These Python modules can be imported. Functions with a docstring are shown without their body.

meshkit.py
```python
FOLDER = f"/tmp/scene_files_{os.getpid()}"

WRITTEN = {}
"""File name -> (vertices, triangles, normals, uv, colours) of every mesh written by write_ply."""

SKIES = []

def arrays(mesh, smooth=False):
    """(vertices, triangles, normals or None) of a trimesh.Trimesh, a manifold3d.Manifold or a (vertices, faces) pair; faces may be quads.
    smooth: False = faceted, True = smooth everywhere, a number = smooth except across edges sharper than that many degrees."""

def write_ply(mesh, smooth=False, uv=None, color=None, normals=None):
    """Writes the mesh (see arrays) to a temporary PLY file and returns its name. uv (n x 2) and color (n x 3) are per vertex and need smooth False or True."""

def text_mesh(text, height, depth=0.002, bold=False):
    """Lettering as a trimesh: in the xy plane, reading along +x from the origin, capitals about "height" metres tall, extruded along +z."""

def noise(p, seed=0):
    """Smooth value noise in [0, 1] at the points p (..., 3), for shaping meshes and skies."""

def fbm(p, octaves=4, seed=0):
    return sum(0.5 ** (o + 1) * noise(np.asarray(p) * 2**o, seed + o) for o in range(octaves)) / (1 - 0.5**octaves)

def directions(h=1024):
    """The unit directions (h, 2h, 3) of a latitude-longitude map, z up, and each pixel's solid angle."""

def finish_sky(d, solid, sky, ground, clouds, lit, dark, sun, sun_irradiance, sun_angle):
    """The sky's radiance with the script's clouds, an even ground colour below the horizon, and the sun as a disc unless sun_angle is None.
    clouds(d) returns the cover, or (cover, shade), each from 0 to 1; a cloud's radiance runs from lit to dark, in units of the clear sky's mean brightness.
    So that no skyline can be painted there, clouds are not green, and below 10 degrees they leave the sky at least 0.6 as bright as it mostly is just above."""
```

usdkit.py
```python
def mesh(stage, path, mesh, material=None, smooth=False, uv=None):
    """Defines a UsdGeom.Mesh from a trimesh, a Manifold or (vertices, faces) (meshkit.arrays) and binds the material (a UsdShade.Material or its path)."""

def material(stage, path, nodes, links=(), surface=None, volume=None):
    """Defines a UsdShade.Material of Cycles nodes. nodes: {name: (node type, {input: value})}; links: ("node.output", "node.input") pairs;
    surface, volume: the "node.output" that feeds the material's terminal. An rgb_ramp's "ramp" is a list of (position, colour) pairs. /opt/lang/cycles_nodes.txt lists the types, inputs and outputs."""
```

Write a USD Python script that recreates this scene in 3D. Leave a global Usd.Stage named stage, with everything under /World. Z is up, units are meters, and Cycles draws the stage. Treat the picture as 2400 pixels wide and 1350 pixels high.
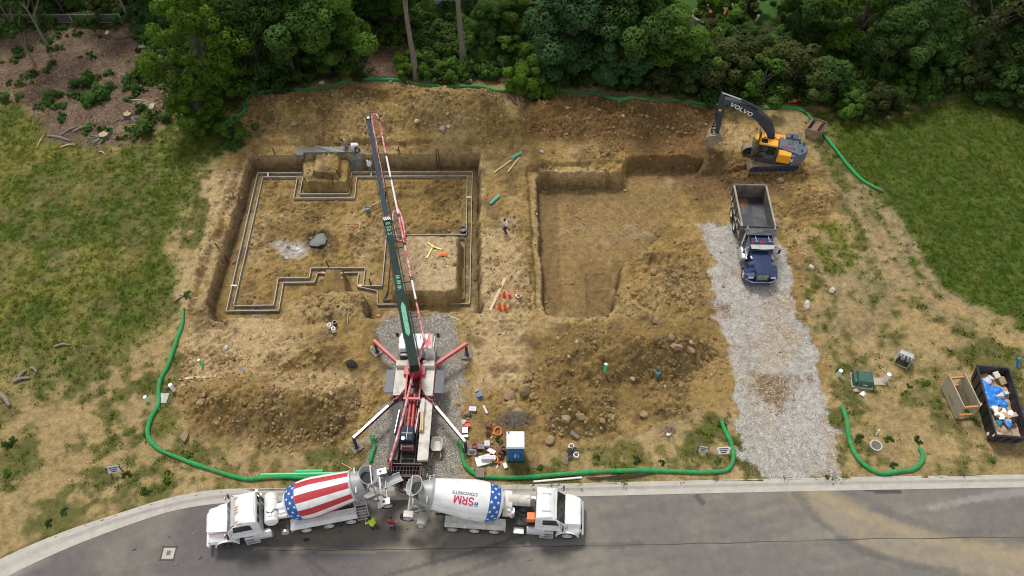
import math, random
import numpy as np
import trimesh, manifold3d, shapely, shapely.geometry as sg
from shapely import contains_xy
from scipy.interpolate import RegularGridInterpolator
from scipy import ndimage
import usdkit, meshkit
from pxr import Usd, UsdGeom, UsdLux, UsdShade, Sdf, Gf, Vt

random.seed(7)
RNG = np.random.default_rng(7)
stage = Usd.Stage.CreateInMemory()
UsdGeom.SetStageUpAxis(stage, 'Z')
UsdGeom.SetStageMetersPerUnit(stage, 1.0)
UsdGeom.Xform.Define(stage, '/World')
UsdGeom.Scope.Define(stage, '/World/Looks')

# ------------------------------------------------------------------ camera, sky, sun, exposure
CAM_H, PITCH, FPX = 50.0, 53.2, 1870.0          # drone 50 m above the road, looking 53 degrees down
cam = UsdGeom.Camera.Define(stage, '/World/camera')
cam.AddTranslateOp().Set(Gf.Vec3d(0, 0, CAM_H))
cam.AddRotateXOp().Set(90.0 - PITCH)
cam.CreateHorizontalApertureAttr(36.0)
cam.CreateFocalLengthAttr(36.0 * FPX / 2400.0)
cam.CreateFStopAttr(0.0)
cam.CreateClippingRangeAttr(Gf.Vec2f(0.5, 5000))
cam.CreateExposureAttr(1.02)

SUN_ELEV, SUN_AZ = math.radians(58), math.radians(-22)       # azimuth: clockwise from +y; high, beyond the site, hidden by thin cloud
sun_dir = np.array([math.cos(SUN_ELEV) * math.sin(SUN_AZ), math.cos(SUN_ELEV) * math.cos(SUN_AZ), math.sin(SUN_ELEV)])
sun = UsdLux.DistantLight.Define(stage, '/World/sun')
sun.CreateIntensityAttr(0.40)
sun.CreateAngleAttr(14.0)
sun.CreateColorAttr(Gf.Vec3f(1.0, 0.95, 0.88))
sun.CreateNormalizeAttr(True)
sun.AddRotateZOp().Set(math.degrees(-SUN_AZ))
sun.AddRotateXOp().Set(-(90 - math.degrees(SUN_ELEV)))
usdkit.material(stage, '/World/Looks/sky_look', {
    't': ('sky_texture', {'sky_type': 'single_scattering', 'sun_disc': False, 'sun_elevation': SUN_ELEV, 'sun_rotation': SUN_AZ,
                          'aerosol_density': 2.5, 'air_density': 1.0}),
    'tc': ('texture_coordinate', {}),
    'n': ('noise_texture', {'scale': 3.0, 'detail': 5.0, 'roughness': 0.6}),
    'r': ('rgb_ramp', {'ramp': [(0.25, (0.55, 0.55, 0.55)), (0.6, (0.92, 0.92, 0.92))]}),
    'm': ('mix_color', {'b': (5.2, 5.15, 5.2), 'use_clamp': False}),
    'bg': ('background_shader', {'strength': 0.07})},
    [('tc.generated', 'n.vector'), ('n.fac', 'r.fac'), ('r.color', 'm.fac'), ('t.color', 'm.a'), ('m.result', 'bg.color')],
    surface='bg.background')
sky = UsdLux.DomeLight.Define(stage, '/World/sky')
sky.CreateIntensityAttr(1.0)
UsdShade.MaterialBindingAPI.Apply(sky.GetPrim()).Bind(UsdShade.Material.Get(stage, '/World/Looks/sky_look'))
sky.GetPrim().SetCustomDataByKey('kind', 'structure')

# ------------------------------------------------------------------ survey: photograph measurements turned into ground positions
_S, _C = math.sin(math.radians(PITCH)), math.cos(math.radians(PITCH))
def at(u, v, z=0.0):
    a, b = (u - 1200) / FPX, (v - 675) / FPX
    d = np.array([a, _C - b * _S, -_S - b * _C])
    return d[:2] * ((z - CAM_H) / d[2])
def poly(pts, z=0.0):
    return sg.Polygon([tuple(at(*p) if len(p) > 2 else at(p[0], p[1], z)) for p in pts]).buffer(0)

# ------------------------------------------------------------------ naming, things and parts
_used = {}
def numbered(parent, name):
    k = _used.get((parent, name), 0)
    _used[(parent, name)] = k + 1
    return name if k == 0 else '%s_%03d' % (name, k)
def cd(prim, **kw):
    for k, v in kw.items():
        if v: prim.SetCustomDataByKey(k, v)
    return prim
def thing(name, label, cat, loc=(0, 0, 0), rz=0.0, group=None, R=None, scale=None):
    x = UsdGeom.Xform.Define(stage, '/World/' + numbered('/World', name))
    if R is not None:
        m = np.eye(4); m[:3, :3] = R; m[:3, 3] = loc
        x.AddTransformOp().Set(Gf.Matrix4d(*m.T.ravel().tolist()))
    else:
        x.AddTranslateOp().Set(Gf.Vec3d(*[float(c) for c in loc])); x.AddRotateZOp().Set(float(rz))
        if scale is not None: x.AddScaleOp().Set(Gf.Vec3f(*([float(scale)] * 3 if np.ndim(scale) == 0 else [float(s) for s in scale])))
    cd(x.GetPrim(), label=label, category=cat, group=group)
    return str(x.GetPath())
def holder(parent, name, label=None):
    x = UsdGeom.Xform.Define(stage, parent + '/' + numbered(parent, name))
    cd(x.GetPrim(), label=label)
    return str(x.GetPath())
def put(parent, name, vf, mat, smooth=False, label=None, cat=None, group=None, kind=None, colors=None, normals=None):
    path = parent + '/' + numbered(parent, name)
    m = usdkit.mesh(stage, path, vf, LOOK[mat] if isinstance(mat, str) else mat, smooth)
    if normals is not None:
        m.CreateNormalsAttr(Vt.Vec3fArray.FromNumpy(np.asarray(normals, np.float32))); m.SetNormalsInterpolation('vertex')
    if colors is not None:
        for nm, c in colors.items():
            UsdGeom.PrimvarsAPI(m).CreatePrimvar(nm, Sdf.ValueTypeNames.Color3fArray, 'vertex').Set(Vt.Vec3fArray.FromNumpy(np.asarray(c, np.float32)))
    cd(m.GetPrim(), label=label, category=cat, group=group, kind=kind)
    return path
W = '/World'

# ------------------------------------------------------------------ mesh builder
def rot(rx=0, ry=0, rz=0):
    rx, ry, rz = map(math.radians, (rx, ry, rz))
    cx, sx, cy, sy, cz, sz = math.cos(rx), math.sin(rx), math.cos(ry), math.sin(ry), math.cos(rz), math.sin(rz)
    X = np.array([[1, 0, 0], [0, cx, -sx], [0, sx, cx]]); Y = np.array([[cy, 0, sy], [0, 1, 0], [-sy, 0, cy]]); Z = np.array([[cz, -sz, 0], [sz, cz, 0], [0, 0, 1]])
    return Z @ Y @ X
def frame_to(d, up=(0, 0, 1)):
    """matrix whose third column points along d"""
    d = np.asarray(d, float); d = d / np.linalg.norm(d)
    u = np.asarray(up, float)
    if abs(d @ u) > .99: u = np.array([1.0, 0, 0])
    x = np.cross(u, d); x /= np.linalg.norm(x)
    return np.stack([x, np.cross(d, x), d], 1)
def _hullfaces(p):
    h = trimesh.convex.convex_hull(p)
    return np.asarray(h.vertices), np.asarray(h.faces)
_sg = np.array([[i, j, k] for i in (-1, 1) for j in (-1, 1) for k in (-1, 1)], float)
def _chv(s, c):
    s = np.asarray(s, float) / 2
    return np.vstack([_sg * (s - np.array(e) * c) for e in ((0, 1, 1), (1, 0, 1), (1, 1, 0))])
_t = trimesh.Trimesh(*_hullfaces(_chv((1, 1.1, 1.2), .1)))
_i = [int(np.argmin(((_chv((1, 1.1, 1.2), .1) - v) ** 2).sum(1))) for v in _t.vertices]
CHF = np.array(_i)[_t.faces]
BOXV = _sg / 2
BOXF = trimesh.convex.convex_hull(BOXV); BOXF = np.array([int(np.argmin(((BOXV - v) ** 2).sum(1))) for v in BOXF.vertices])[BOXF.faces]

class B:
    def __init__(s): s.v, s.f, s.n = [], [], 0
    def add(s, v, f):
        v, f = np.asarray(v, float), np.asarray(f, int)
        if f.shape[1] == 4: f = np.vstack([f[:, [0, 1, 2]], f[:, [0, 2, 3]]])
        s.v.append(v); s.f.append(f + s.n); s.n += len(v)
        return s
    def tm(s, t): return s.add(t.vertices, t.faces)
    def box(s, c, size, R=None, ch=0.0):
        ch = min(ch, min(size) * .45)
        v, f = (_chv(size, ch), CHF) if ch > 0 else (BOXV * np.asarray(size, float), BOXF)
        if R is not None: v = v @ np.asarray(R).T
        return s.add(v + np.asarray(c, float), f)
    def beam(s, p, q, w, h, up=(0, 0, 1), ch=0.0, ext=0.0):
        """box of section w (sideways) x h (along up) from p to q"""
        p, q = np.asarray(p, float), np.asarray(q, float)
        d = q - p; L = np.linalg.norm(d)
        return s.box((p + q) / 2, (w, h, L + ext), frame_to(d, up), ch)
    def cyl(s, p, q, r, r2=None, n=14, cap=True):
        p, q = np.asarray(p, float), np.asarray(q, float)
        R = frame_to(q - p); r2 = r if r2 is None else r2
        a = np.arange(n) * 2 * math.pi / n
        ring = np.stack([np.cos(a), np.sin(a), 0 * a], 1)
        v = np.vstack([p + ring * r @ R.T, q + ring * r2 @ R.T])
        i = np.arange(n); j = (i + 1) % n
        f = [np.stack([i, j, j + n, i + n], 1)]
        s.add(v, f[0])
        if cap:
            if r > 0: s.add(np.vstack([v[:n], p]), np.stack([j, i, 0 * i + n], 1))
            if r2 > 0: s.add(np.vstack([v[n:], q]), np.stack([i, j, 0 * i + n], 1))
        return s
    def pipe(s, p, q, r, ri, n=14):
        p, q = np.asarray(p, float), np.asarray(q, float)
        R = frame_to(q - p)
        L = np.linalg.norm(q - p)
        return s.lathe([(ri, 0), (r, 0), (r, L), (ri, L), (ri, 0)], n, R, p)
    def lathe(s, prof, n=24, R=None, o=(0, 0, 0), a0=0.0, a1=2 * math.pi):
        """profile (radius, along) turned about z, then R and o"""
        full = abs(a1 - a0 - 2 * math.pi) < 1e-6
        a = a0 + (a1 - a0) * np.arange(n + (not full)) / n
        m = len(a); P = np.asarray(prof, float)
        v = np.stack([np.outer(P[:, 0], np.cos(a)), np.outer(P[:, 0], np.sin(a)), np.repeat(P[:, 1:2], m, 1)], -1).reshape(-1, 3)
        k = len(P); I, J = np.meshgrid(np.arange(k - 1), np.arange(m if full else m - 1), indexing='ij')
        J2 = (J + 1) % m
        f = np.stack([I * m + J, I * m + J2, (I + 1) * m + J2, (I + 1) * m + J], -1).reshape(-1, 4)
        if R is not None: v = v @ np.asarray(R).T
        return s.add(v + np.asarray(o, float), f)
    def tube(s, pts, r, n=8, cap=True, rs=None):
        P = np.asarray(pts, float); k = len(P)
        rs = np.full(k, r) if rs is None else np.asarray(rs)
        T = np.gradient(P, axis=0); T /= np.maximum(np.linalg.norm(T, axis=1, keepdims=True), 1e-9)
        x = frame_to(T[0])[:, 0]; V = []
        a = np.arange(n) * 2 * math.pi / n
        for i in range(k):
            x = x - T[i] * (x @ T[i]); x /= max(np.linalg.norm(x), 1e-9); y = np.cross(T[i], x)
            V.append(P[i] + rs[i] * (np.outer(np.cos(a), x) + np.outer(np.sin(a), y)))
        I, J = np.meshgrid(np.arange(k - 1), np.arange(n), indexing='ij'); J2 = (J + 1) % n
        f = np.stack([I * n + J, I * n + J2, (I + 1) * n + J2, (I + 1) * n + J], -1).reshape(-1, 4)
        s.add(np.vstack(V), f)
        if cap:
            j = np.arange(n)
            s.add(np.vstack([V[0], P[:1]]), np.stack([(j + 1) % n, j, 0 * j + n], 1)); s.add(np.vstack([V[-1], P[-1:]]), np.stack([j, (j + 1) % n, 0 * j + n], 1))
        return s
    def hull(s, pts): return s.add(*_hullfaces(np.asarray(pts, float)))
    def prism(s, pts, axis, c0, c1, ch=0.0):
        """closed polygon in the two axes other than `axis`, extruded from c0 to c1"""
        P = np.asarray(pts, float)
        pg = sg.Polygon(P)
        t = trimesh.creation.extrude_polygon(pg, c1 - c0, engine='earcut')
        v, f = np.array(t.vertices), np.array(t.faces)
        v[:, 2] += c0
        o = {'z': [0, 1, 2], 'y': [0, 2, 1], 'x': [2, 0, 1]}[axis]
        v = v[:, o]
        if axis == 'y': f = f[:, ::-1]
        return s.add(v, f)
    def sphere(s, c, r, sub=2, sc=(1, 1, 1), R=None):
        t = ICO[sub]; v = t.vertices * r * np.asarray(sc)
        if R is not None: v = v @ np.asarray(R).T
        return s.add(v + np.asarray(c, float), t.faces)
    def xf(s, R=None, o=(0, 0, 0)):
        for k in range(len(s.v)): s.v[k] = (s.v[k] @ np.asarray(R).T if R is not None else s.v[k]) + np.asarray(o, float)
        return s
    def get(s): return np.vstack(s.v), np.vstack(s.f)
    def put(s, parent, name, mat, smooth=False, **kw): return put(parent, name, s.get(), mat, smooth, **kw)
ICO = [trimesh.creation.icosphere(k) for k in range(4)]
def text(t, h, depth=.01, bold=True): return meshkit.text_mesh(t, h, depth, bold)
def spline(pts, n=8):
    """Catmull-Rom through the points"""
    P = np.asarray(pts, float); P = np.vstack([2 * P[0] - P[1], P, 2 * P[-1] - P[-2]])
    out = []
    for i in range(1, len(P) - 2):
        for t in np.arange(n) / n:
            a, b, c, d = P[i - 1], P[i], P[i + 1], P[i + 2]
            out.append(.5 * (2 * b + (c - a) * t + (2 * a - 5 * b + 4 * c - d) * t * t + (3 * b - a - 3 * c + d) * t ** 3))
    return np.vstack(out + [P[-2]])

# ------------------------------------------------------------------ materials
LOOK = {}
def look(name, col, rough=.6, metal=0.0, var=.15, scale=3.0, dirt=None, amt=0.0, dscale=1.2, spec=.5, bump=0.0, coat=0.0):
    """painted / plain surface: its colour varies a little by noise; dirt = colour of grime that lies on it in patches (amt = how much)"""
    c = np.asarray(col, float)
    nodes = {'tc': ('texture_coordinate', {}), 'n': ('noise_texture', {'scale': scale, 'detail': 5.0, 'roughness': .6}),
             'r': ('rgb_ramp', {'ramp': [(.3, tuple(c * (1 - var))), (.7, tuple(np.minimum(c * (1 + var), 1)))]}),
             'p': ('principled_bsdf', {'roughness': rough, 'metallic': metal, 'specular_ior_level': spec, 'coat_weight': coat})}
    links = [('tc.object', 'n.vector'), ('n.fac', 'r.fac')]
    out = 'r.color'
    if dirt is not None:
        nodes['dn'] = ('noise_texture', {'scale': dscale, 'detail': 8.0, 'roughness': .7, 'distortion': .6})
        lo = .62 - .35 * amt
        nodes['dr'] = ('rgb_ramp', {'ramp': [(lo, (0, 0, 0)), (min(lo + .18, 1), (min(1, .35 + amt),) * 3)]})
        nodes['dm'] = ('mix_color', {'b': tuple(dirt)})
        links += [('tc.object', 'dn.vector'), ('dn.fac', 'dr.fac'), ('dr.color', 'dm.fac'), (out, 'dm.a')]
        out = 'dm.result'
    links.append((out, 'p.base_color'))
    if bump:
        nodes['bn'] = ('noise_texture', {'scale': scale * 6, 'detail': 4.0}); nodes['b'] = ('bump', {'strength': .8, 'distance': bump})
        links += [('tc.object', 'bn.vector'), ('bn.fac', 'b.height'), ('b.normal', 'p.normal')]
    LOOK[name] = usdkit.material(stage, '/World/Looks/' + name, nodes, links, surface='p.BSDF')
MUD = (.22, .155, .085)
look('white_paint', (.76, .76, .755), .35, var=.06, dirt=(.46, .43, .37), amt=.3, dscale=1.6, coat=.2)
look('drum_white', (.74, .74, .73), .4, var=.06, dirt=(.45, .43, .39), amt=.34, coat=.2)
look('drum_dusty', (.62, .61, .57), .6, var=.1, dirt=(.40, .37, .31), amt=.5)
look('red_stripe', (.42, .035, .045), .4, var=.1, dirt=(.4, .2, .18), amt=.15)
look('faded_red', (.42, .16, .22), .5, var=.1)
look('band_blue', (.02, .10, .34), .4, var=.08)
look('logo_red', (.5, .03, .10), .5, var=.05)
look('logo_grey', (.16, .16, .18), .5, var=.05)
look('steel_grey', (.33, .34, .35), .5, .3, dirt=(.42, .41, .37), amt=.4)
look('cement_grey', (.40, .395, .37), .8, 0, .18, dirt=(.28, .27, .25), amt=.3)
look('chassis_black', (.03, .03, .03), .6, 0, .3, dirt=(.16, .13, .09), amt=.25)
look('tyre', (.028, .028, .03), .8, 0, .2, dirt=(.20, .16, .11), amt=.25)
look('rim_white', (.6, .6, .58), .5, 0, .1, dirt=(.3, .26, .2), amt=.3)
look('rim_steel', (.55, .55, .55), .35, .7, .1, dirt=(.3, .26, .2), amt=.25)
look('chrome', (.75, .76, .78), .15, 1.0, .03)
look('alu', (.55, .56, .57), .4, .6, .1, dirt=(.35, .32, .28), amt=.2)
look('amber', (.75, .25, .04), .3, 0, .05)
look('orange_box', (.75, .17, .04), .5, 0, .1)
look('tar', (.05, .048, .046), .8, 0, .15)
look('rubber_black', (.02, .02, .022), .6, 0, .2)
look('pump_red', (.38, .035, .04), .45, 0, .15, dirt=(.30, .16, .13), amt=.3)
look('pump_dark_red', (.075, .016, .018), .5, 0, .2, dirt=(.1, .06, .05), amt=.3)
look('pipe_red', (.50, .08, .09), .45, 0, .2, scale=4, dirt=(.72, .66, .66), amt=.45, dscale=2.2)
look('pipe_white', (.70, .66, .68), .5, 0, .1, dirt=(.50, .12, .12), amt=.25, dscale=2.5)
look('boom_green', (.006, .024, .019), .6, 0, .3, scale=2, dirt=(.016, .035, .03), amt=.2, spec=.15)
look('boom_letter', (.02, .34, .16), .5, 0, .2, dirt=(.012, .03, .024), amt=.45, dscale=3)
look('deck_cream', (.52, .50, .44), .6, 0, .1, dirt=(.22, .19, .15), amt=.4)
look('dark_blue', (.012, .028, .045), .6, 0, .2, dirt=(.06, .07, .08), amt=.2, spec=.2)
look('slate_plate', (.055, .065, .085), .5, 0, .15, dirt=(.12, .12, .12), amt=.2)
look('blue_truck', (.009, .029, .098), .22, .2, .15, coat=.8, dirt=(.03, .045, .08), amt=.1)
look('bed_dark', (.06, .065, .075), .4, .4, .25, dirt=(.16, .16, .17), amt=.4, dscale=.8)
look('bed_side', (.11, .10, .09), .6, .2, .25, dirt=(.25, .2, .15), amt=.45, dscale=1.0)
look('bed_rim', (.30, .27, .22), .7, 0, .15, dirt=(.18, .15, .12), amt=.4)
look('excavator_yellow', (.68, .32, .015), .4, 0, .08, dirt=(.35, .22, .08), amt=.2, coat=.2)
look('excavator_grey', (.075, .095, .125), .5, 0, .12, dirt=(.2, .18, .15), amt=.2)
look('excavator_dark', (.025, .032, .042), .45, 0, .2, dirt=(.09, .085, .075), amt=.22)
look('steel_mud', (.26, .215, .15), .7, .1, .2, dirt=(.19, .12, .07), amt=.5, bump=.01)
look('steel_rust', (.19, .10, .055), .75, .1, .25, dirt=(.10, .06, .04), amt=.4)
look('glass_dark', (.012, .018, .02), .06, 0, .05, spec=.8)
look('wood', (.42, .28, .15), .7, 0, .2, scale=5, dirt=(.25, .17, .1), amt=.3, bump=.004)
look('wood_pale', (.52, .40, .24), .7, 0, .15, scale=5, dirt=(.3, .23, .15), amt=.25)
look('wood_orange', (.46, .23, .09), .7, 0, .2, scale=5)
look('wood_grey', (.20, .17, .135), .85, 0, .25, scale=5, bump=.006)
look('bark', (.085, .072, .055), .9, 0, .3, scale=4, bump=.02)
look('bark_pale', (.165, .145, .115), .9, 0, .25, scale=3, dirt=(.12, .1, .08), amt=.35, bump=.02)
look('sock_green', (.016, .27, .072), .85, 0, .3, scale=5, dirt=(.10, .16, .06), amt=.42, dscale=.8, bump=.03)
look('pipe_green', (.06, .50, .20), .4, 0, .06, dirt=(.25, .4, .2), amt=.15)
look('pipe_mint', (.40, .62, .50), .5, 0, .05, dirt=(.4, .42, .32), amt=.2)
look('pipe_teal', (.10, .42, .30), .5, 0, .08, dirt=(.3, .36, .24), amt=.2)
look('pvc_white', (.74, .73, .70), .45, 0, .05, dirt=(.42, .37, .29), amt=.25)
look('plastic_black', (.015, .016, .019), .35, 0, .2, dirt=(.1, .09, .08), amt=.12)
look('dumpster_black', (.016, .016, .022), .5, 0, .25, dirt=(.07, .06, .055), amt=.3)
look('tarp_blue', (.015, .19, .62), .4, 0, .15, scale=2)
look('box_green', (.025, .085, .06), .5, 0, .15, dirt=(.2, .25, .2), amt=.2, dscale=4)
look('toilet_blue', (.012, .12, .30), .45, 0, .06, dirt=(.04, .14, .27), amt=.15)
look('toilet_roof', (.80, .81, .82), .4, 0, .03)
look('panel_beige', (.37, .34, .26), .6, 0, .08, dirt=(.27, .23, .16), amt=.35, dscale=.8)
look('panel_letter', (.06, .055, .045), .7, 0, .2)
look('cardboard', (.40, .29, .18), .85, 0, .15)
look('cardboard_pale', (.54, .47, .37), .85, 0, .12)
look('paper_white', (.76, .75, .74), .7, 0, .06)
look('rag_grey', (.22, .21, .21), .9, 0, .3)
look('cone_orange', (.74, .095, .025), .55, 0, .08)
look('tool_yellow', (.75, .42, .02), .45, 0, .08)
look('strap_lime', (.62, .68, .16), .5, 0, .12, dirt=(.5, .5, .35), amt=.3)
look('bright_red', (.55, .035, .03), .5, 0, .12)
look('dull_maroon', (.12, .035, .03), .6, 0, .25, dirt=(.1, .07, .05), amt=.3)
look('bucket_teal', (.02, .20, .30), .5, 0, .1)
look('tote_blue', (.05, .13, .32), .5, 0, .12)
look('form_metal', (.30, .31, .33), .5, .3, .15, dirt=(.20, .15, .10), amt=.4)
look('form_dark', (.15, .12, .09), .7, 0, .2, dirt=(.25, .2, .14), amt=.4)
look('form_white', (.38, .375, .37), .55, 0, .1, dirt=(.30, .25, .18), amt=.45, dscale=1.5)
look('stake_rust', (.055, .035, .025), .8, .2, .3)
look('wet_concrete', (.135, .142, .13), .55, 0, .12, scale=6, bump=.02)
look('cement_powder', (.52, .52, .53), .9, 0, .12, scale=6)
look('concrete', (.40, .38, .335), .85, 0, .1, scale=2, dirt=(.33, .30, .25), amt=.35, bump=.004)
look('iron', (.14, .125, .11), .7, .4, .2, dirt=(.22, .19, .15), amt=.3)
look('sign_dark', (.03, .028, .035), .5, 0, .1)
look('sign_grey', (.5, .5, .55), .5, 0, .1)
look('fence_grey', (.21, .20, .19), .6, .3, .15)
look('skin', (.42, .23, .15), .6, 0, .08)
look('hair_dark', (.02, .015, .012), .8, 0, .2)
look('cloth_white', (.66, .68, .74), .9, 0, .08)
look('cloth_beige', (.45, .34, .23), .9, 0, .12)
look('cloth_navy', (.03, .035, .07), .9, 0, .15)
look('cloth_grey', (.18, .18, .19), .9, 0, .2, dirt=(.3, .29, .27), amt=.3)
look('cloth_dark', (.035, .03, .03), .9, 0, .2)
look('cloth_red', (.45, .03, .04), .9, 0, .1)
look('cloth_lime', (.52, .74, .03), .8, 0, .08)
look('house_wall', (.42, .46, .50), .8, 0, .06)
look('house_roof', (.24, .17, .16), .9, 0, .2, scale=8)
look('house_stone', (.30, .28, .25), .9, 0, .2)
look('foam_orange', (.80, .20, .06), .6, 0, .1)
LOOK['clear_glass'] = usdkit.material(stage, '/World/Looks/clear_glass', {'f': ('fresnel', {'IOR': 1.45}), 't': ('transparent_bsdf', {'color': (.55, .62, .6)}), 'g': ('glossy_bsdf', {'roughness': .04, 'color': (.9, .9, .9)}), 'm': ('mix_closure', {})},
    [('f.fac', 'm.fac'), ('t.BSDF', 'm.closure1'), ('g.BSDF', 'm.closure2')], surface='m.closure')
def leaf_look(name, c1, c2, c3, rough=.55):
    LOOK[name] = usdkit.material(stage, '/World/Looks/' + name, {
        'g': ('geometry', {}), 'o': ('object_info', {}), 'tc': ('texture_coordinate', {}),
        'n': ('noise_texture', {'scale': .55, 'detail': 2.0}),
        'a': ('math', {'math_type': 'multiply_add', 'value2': .55, 'value3': -.02}),
        'b': ('math', {'math_type': 'multiply_add', 'value2': .5}),
        'r': ('rgb_ramp', {'ramp': [(.05, c1), (.5, c2), (.95, c3)]}),
        'h': ('hsv', {}), 'hv': ('math', {'math_type': 'multiply_add', 'value2': .5, 'value3': .75}),
        'p': ('principled_bsdf', {'roughness': rough, 'specular_ior_level': .06}), 't': ('translucent_bsdf', {}), 'm': ('mix_closure', {'fac': .40})},
        [('tc.object', 'n.vector'), ('g.random_per_island', 'a.value1'), ('n.fac', 'b.value1'), ('a.value', 'b.value3'), ('b.value', 'r.fac'),
         ('o.random', 'hv.value1'), ('hv.value', 'h.value'), ('r.color', 'h.color'), ('h.color', 'p.base_color'), ('h.color', 't.color'), ('p.BSDF', 'm.closure1'), ('t.BSDF', 'm.closure2')], surface='m.closure')
leaf_look('leaf_dark', (.055, .105, .026), (.105, .195, .042), (.175, .285, .062))
leaf_look('leaf_mid', (.062, .125, .02), (.13, .23, .034), (.20, .32, .05))
leaf_look('leaf_bright', (.07, .14, .016), (.15, .26, .026), (.25, .36, .05))
leaf_look('leaf_bluish', (.055, .125, .045), (.11, .22, .072), (.175, .30, .105))
leaf_look('leaf_olive', (.055, .07, .02), (.10, .12, .034), (.18, .19, .05))
leaf_look('grass_green', (.060, .115, .010), (.102, .168, .013), (.152, .215, .022))
leaf_look('grass_lime', (.135, .165, .014), (.20, .225, .022), (.26, .27, .045))
leaf_look('grass_dry', (.17, .125, .05), (.235, .18, .08), (.31, .245, .115))
# ------------------------------------------------------------------ the ground: one sheet of earth, pits and spoil heaps
F, Rm, F2 = -1.75, .15, -1.50
def grow(a, b, step, lim, cap=.36, far=700.):
    """coordinates from a to b every `step`, then slowly coarser to +-far"""
    mid = np.arange(a, b, step); lo, hi = [mid[0]], [mid[-1]]; s = step
    while lo[-1] > -far or hi[-1] < far:
        s *= 1.12
        if s > cap and lo[-1] > lim[0]: sl = cap
        else: sl = s if lo[-1] <= lim[0] else min(s, cap)
        sh = min(s, cap) if hi[-1] < lim[1] else s
        if lo[-1] > -far: lo.append(lo[-1] - sl)
        if hi[-1] < far: hi.append(hi[-1] + sh)
        if min(sl, sh) <= cap: s = min(s, cap * 1.0) if (lo[-1] > lim[0] or hi[-1] < lim[1]) else s
    return np.unique(np.round(np.concatenate([lo, mid, hi]), 4))
GX = grow(-30.5, 26.0, .11, (-57, 57))
GY = grow(20.5, 64.5, .11, (8, 84))
XX, YY = np.meshgrid(GX, GY, indexing='ij')
PTS = np.stack([XX, YY, 0 * XX], -1)
def nz(scale, oct=3, seed=0): return meshkit.fbm(PTS * scale, oct, seed) - .5
def sst(a, b, x): t = np.clip((x - a) / (b - a), 0, 1); return t * t * (3 - 2 * t)
# a regular fine raster for signed distances
RS = .1
RX, RY = np.arange(-60, 60, RS), np.arange(6, 90, RS)
RXX, RYY = np.meshgrid(RX, RY, indexing='ij')
def sd(pg):
    """signed distance (negative inside) at the ground's vertices"""
    ins = contains_xy(pg, RXX, RYY)
    d = ndimage.distance_transform_edt(~ins) * RS - ndimage.distance_transform_edt(ins) * RS
    return RegularGridInterpolator((RX, RY), d, bounds_error=False, fill_value=30.0)(np.stack([XX, YY], -1))
N1, N2, N3 = nz(.18, 3, 1), nz(.9, 3, 5), nz(3.1, 3, 9)
clod = np.abs(nz(1.9, 3, 21)) * 2           # ridged lumps
Z = .13 + .25 * N1 * sst(22, 30, YY)
HEAP = np.zeros_like(Z); LUMP = np.zeros_like(Z)
SITE = poly([(590, 225), (700, 215), (850, 198), (1000, 203), (1190, 215), (1400, 225), (1600, 245), (1680, 262), (1790, 300), (1890, 350), (1960, 430), (1990, 520), (1900, 560), (1880, 650), (1890, 760), (1940, 860), (1950, 960), (1750, 980), (1640, 960), (1450, 1040), (1250, 1060), (1090, 1100), (870, 1100), (830, 1050), (640, 1060), (470, 1040), (420, 960), (420, 860), (430, 740), (480, 560), (500, 400), (560, 330)])
dS = sd(SITE) + 1.2 * N2
site = sst(.6, -.6, dS)
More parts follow.
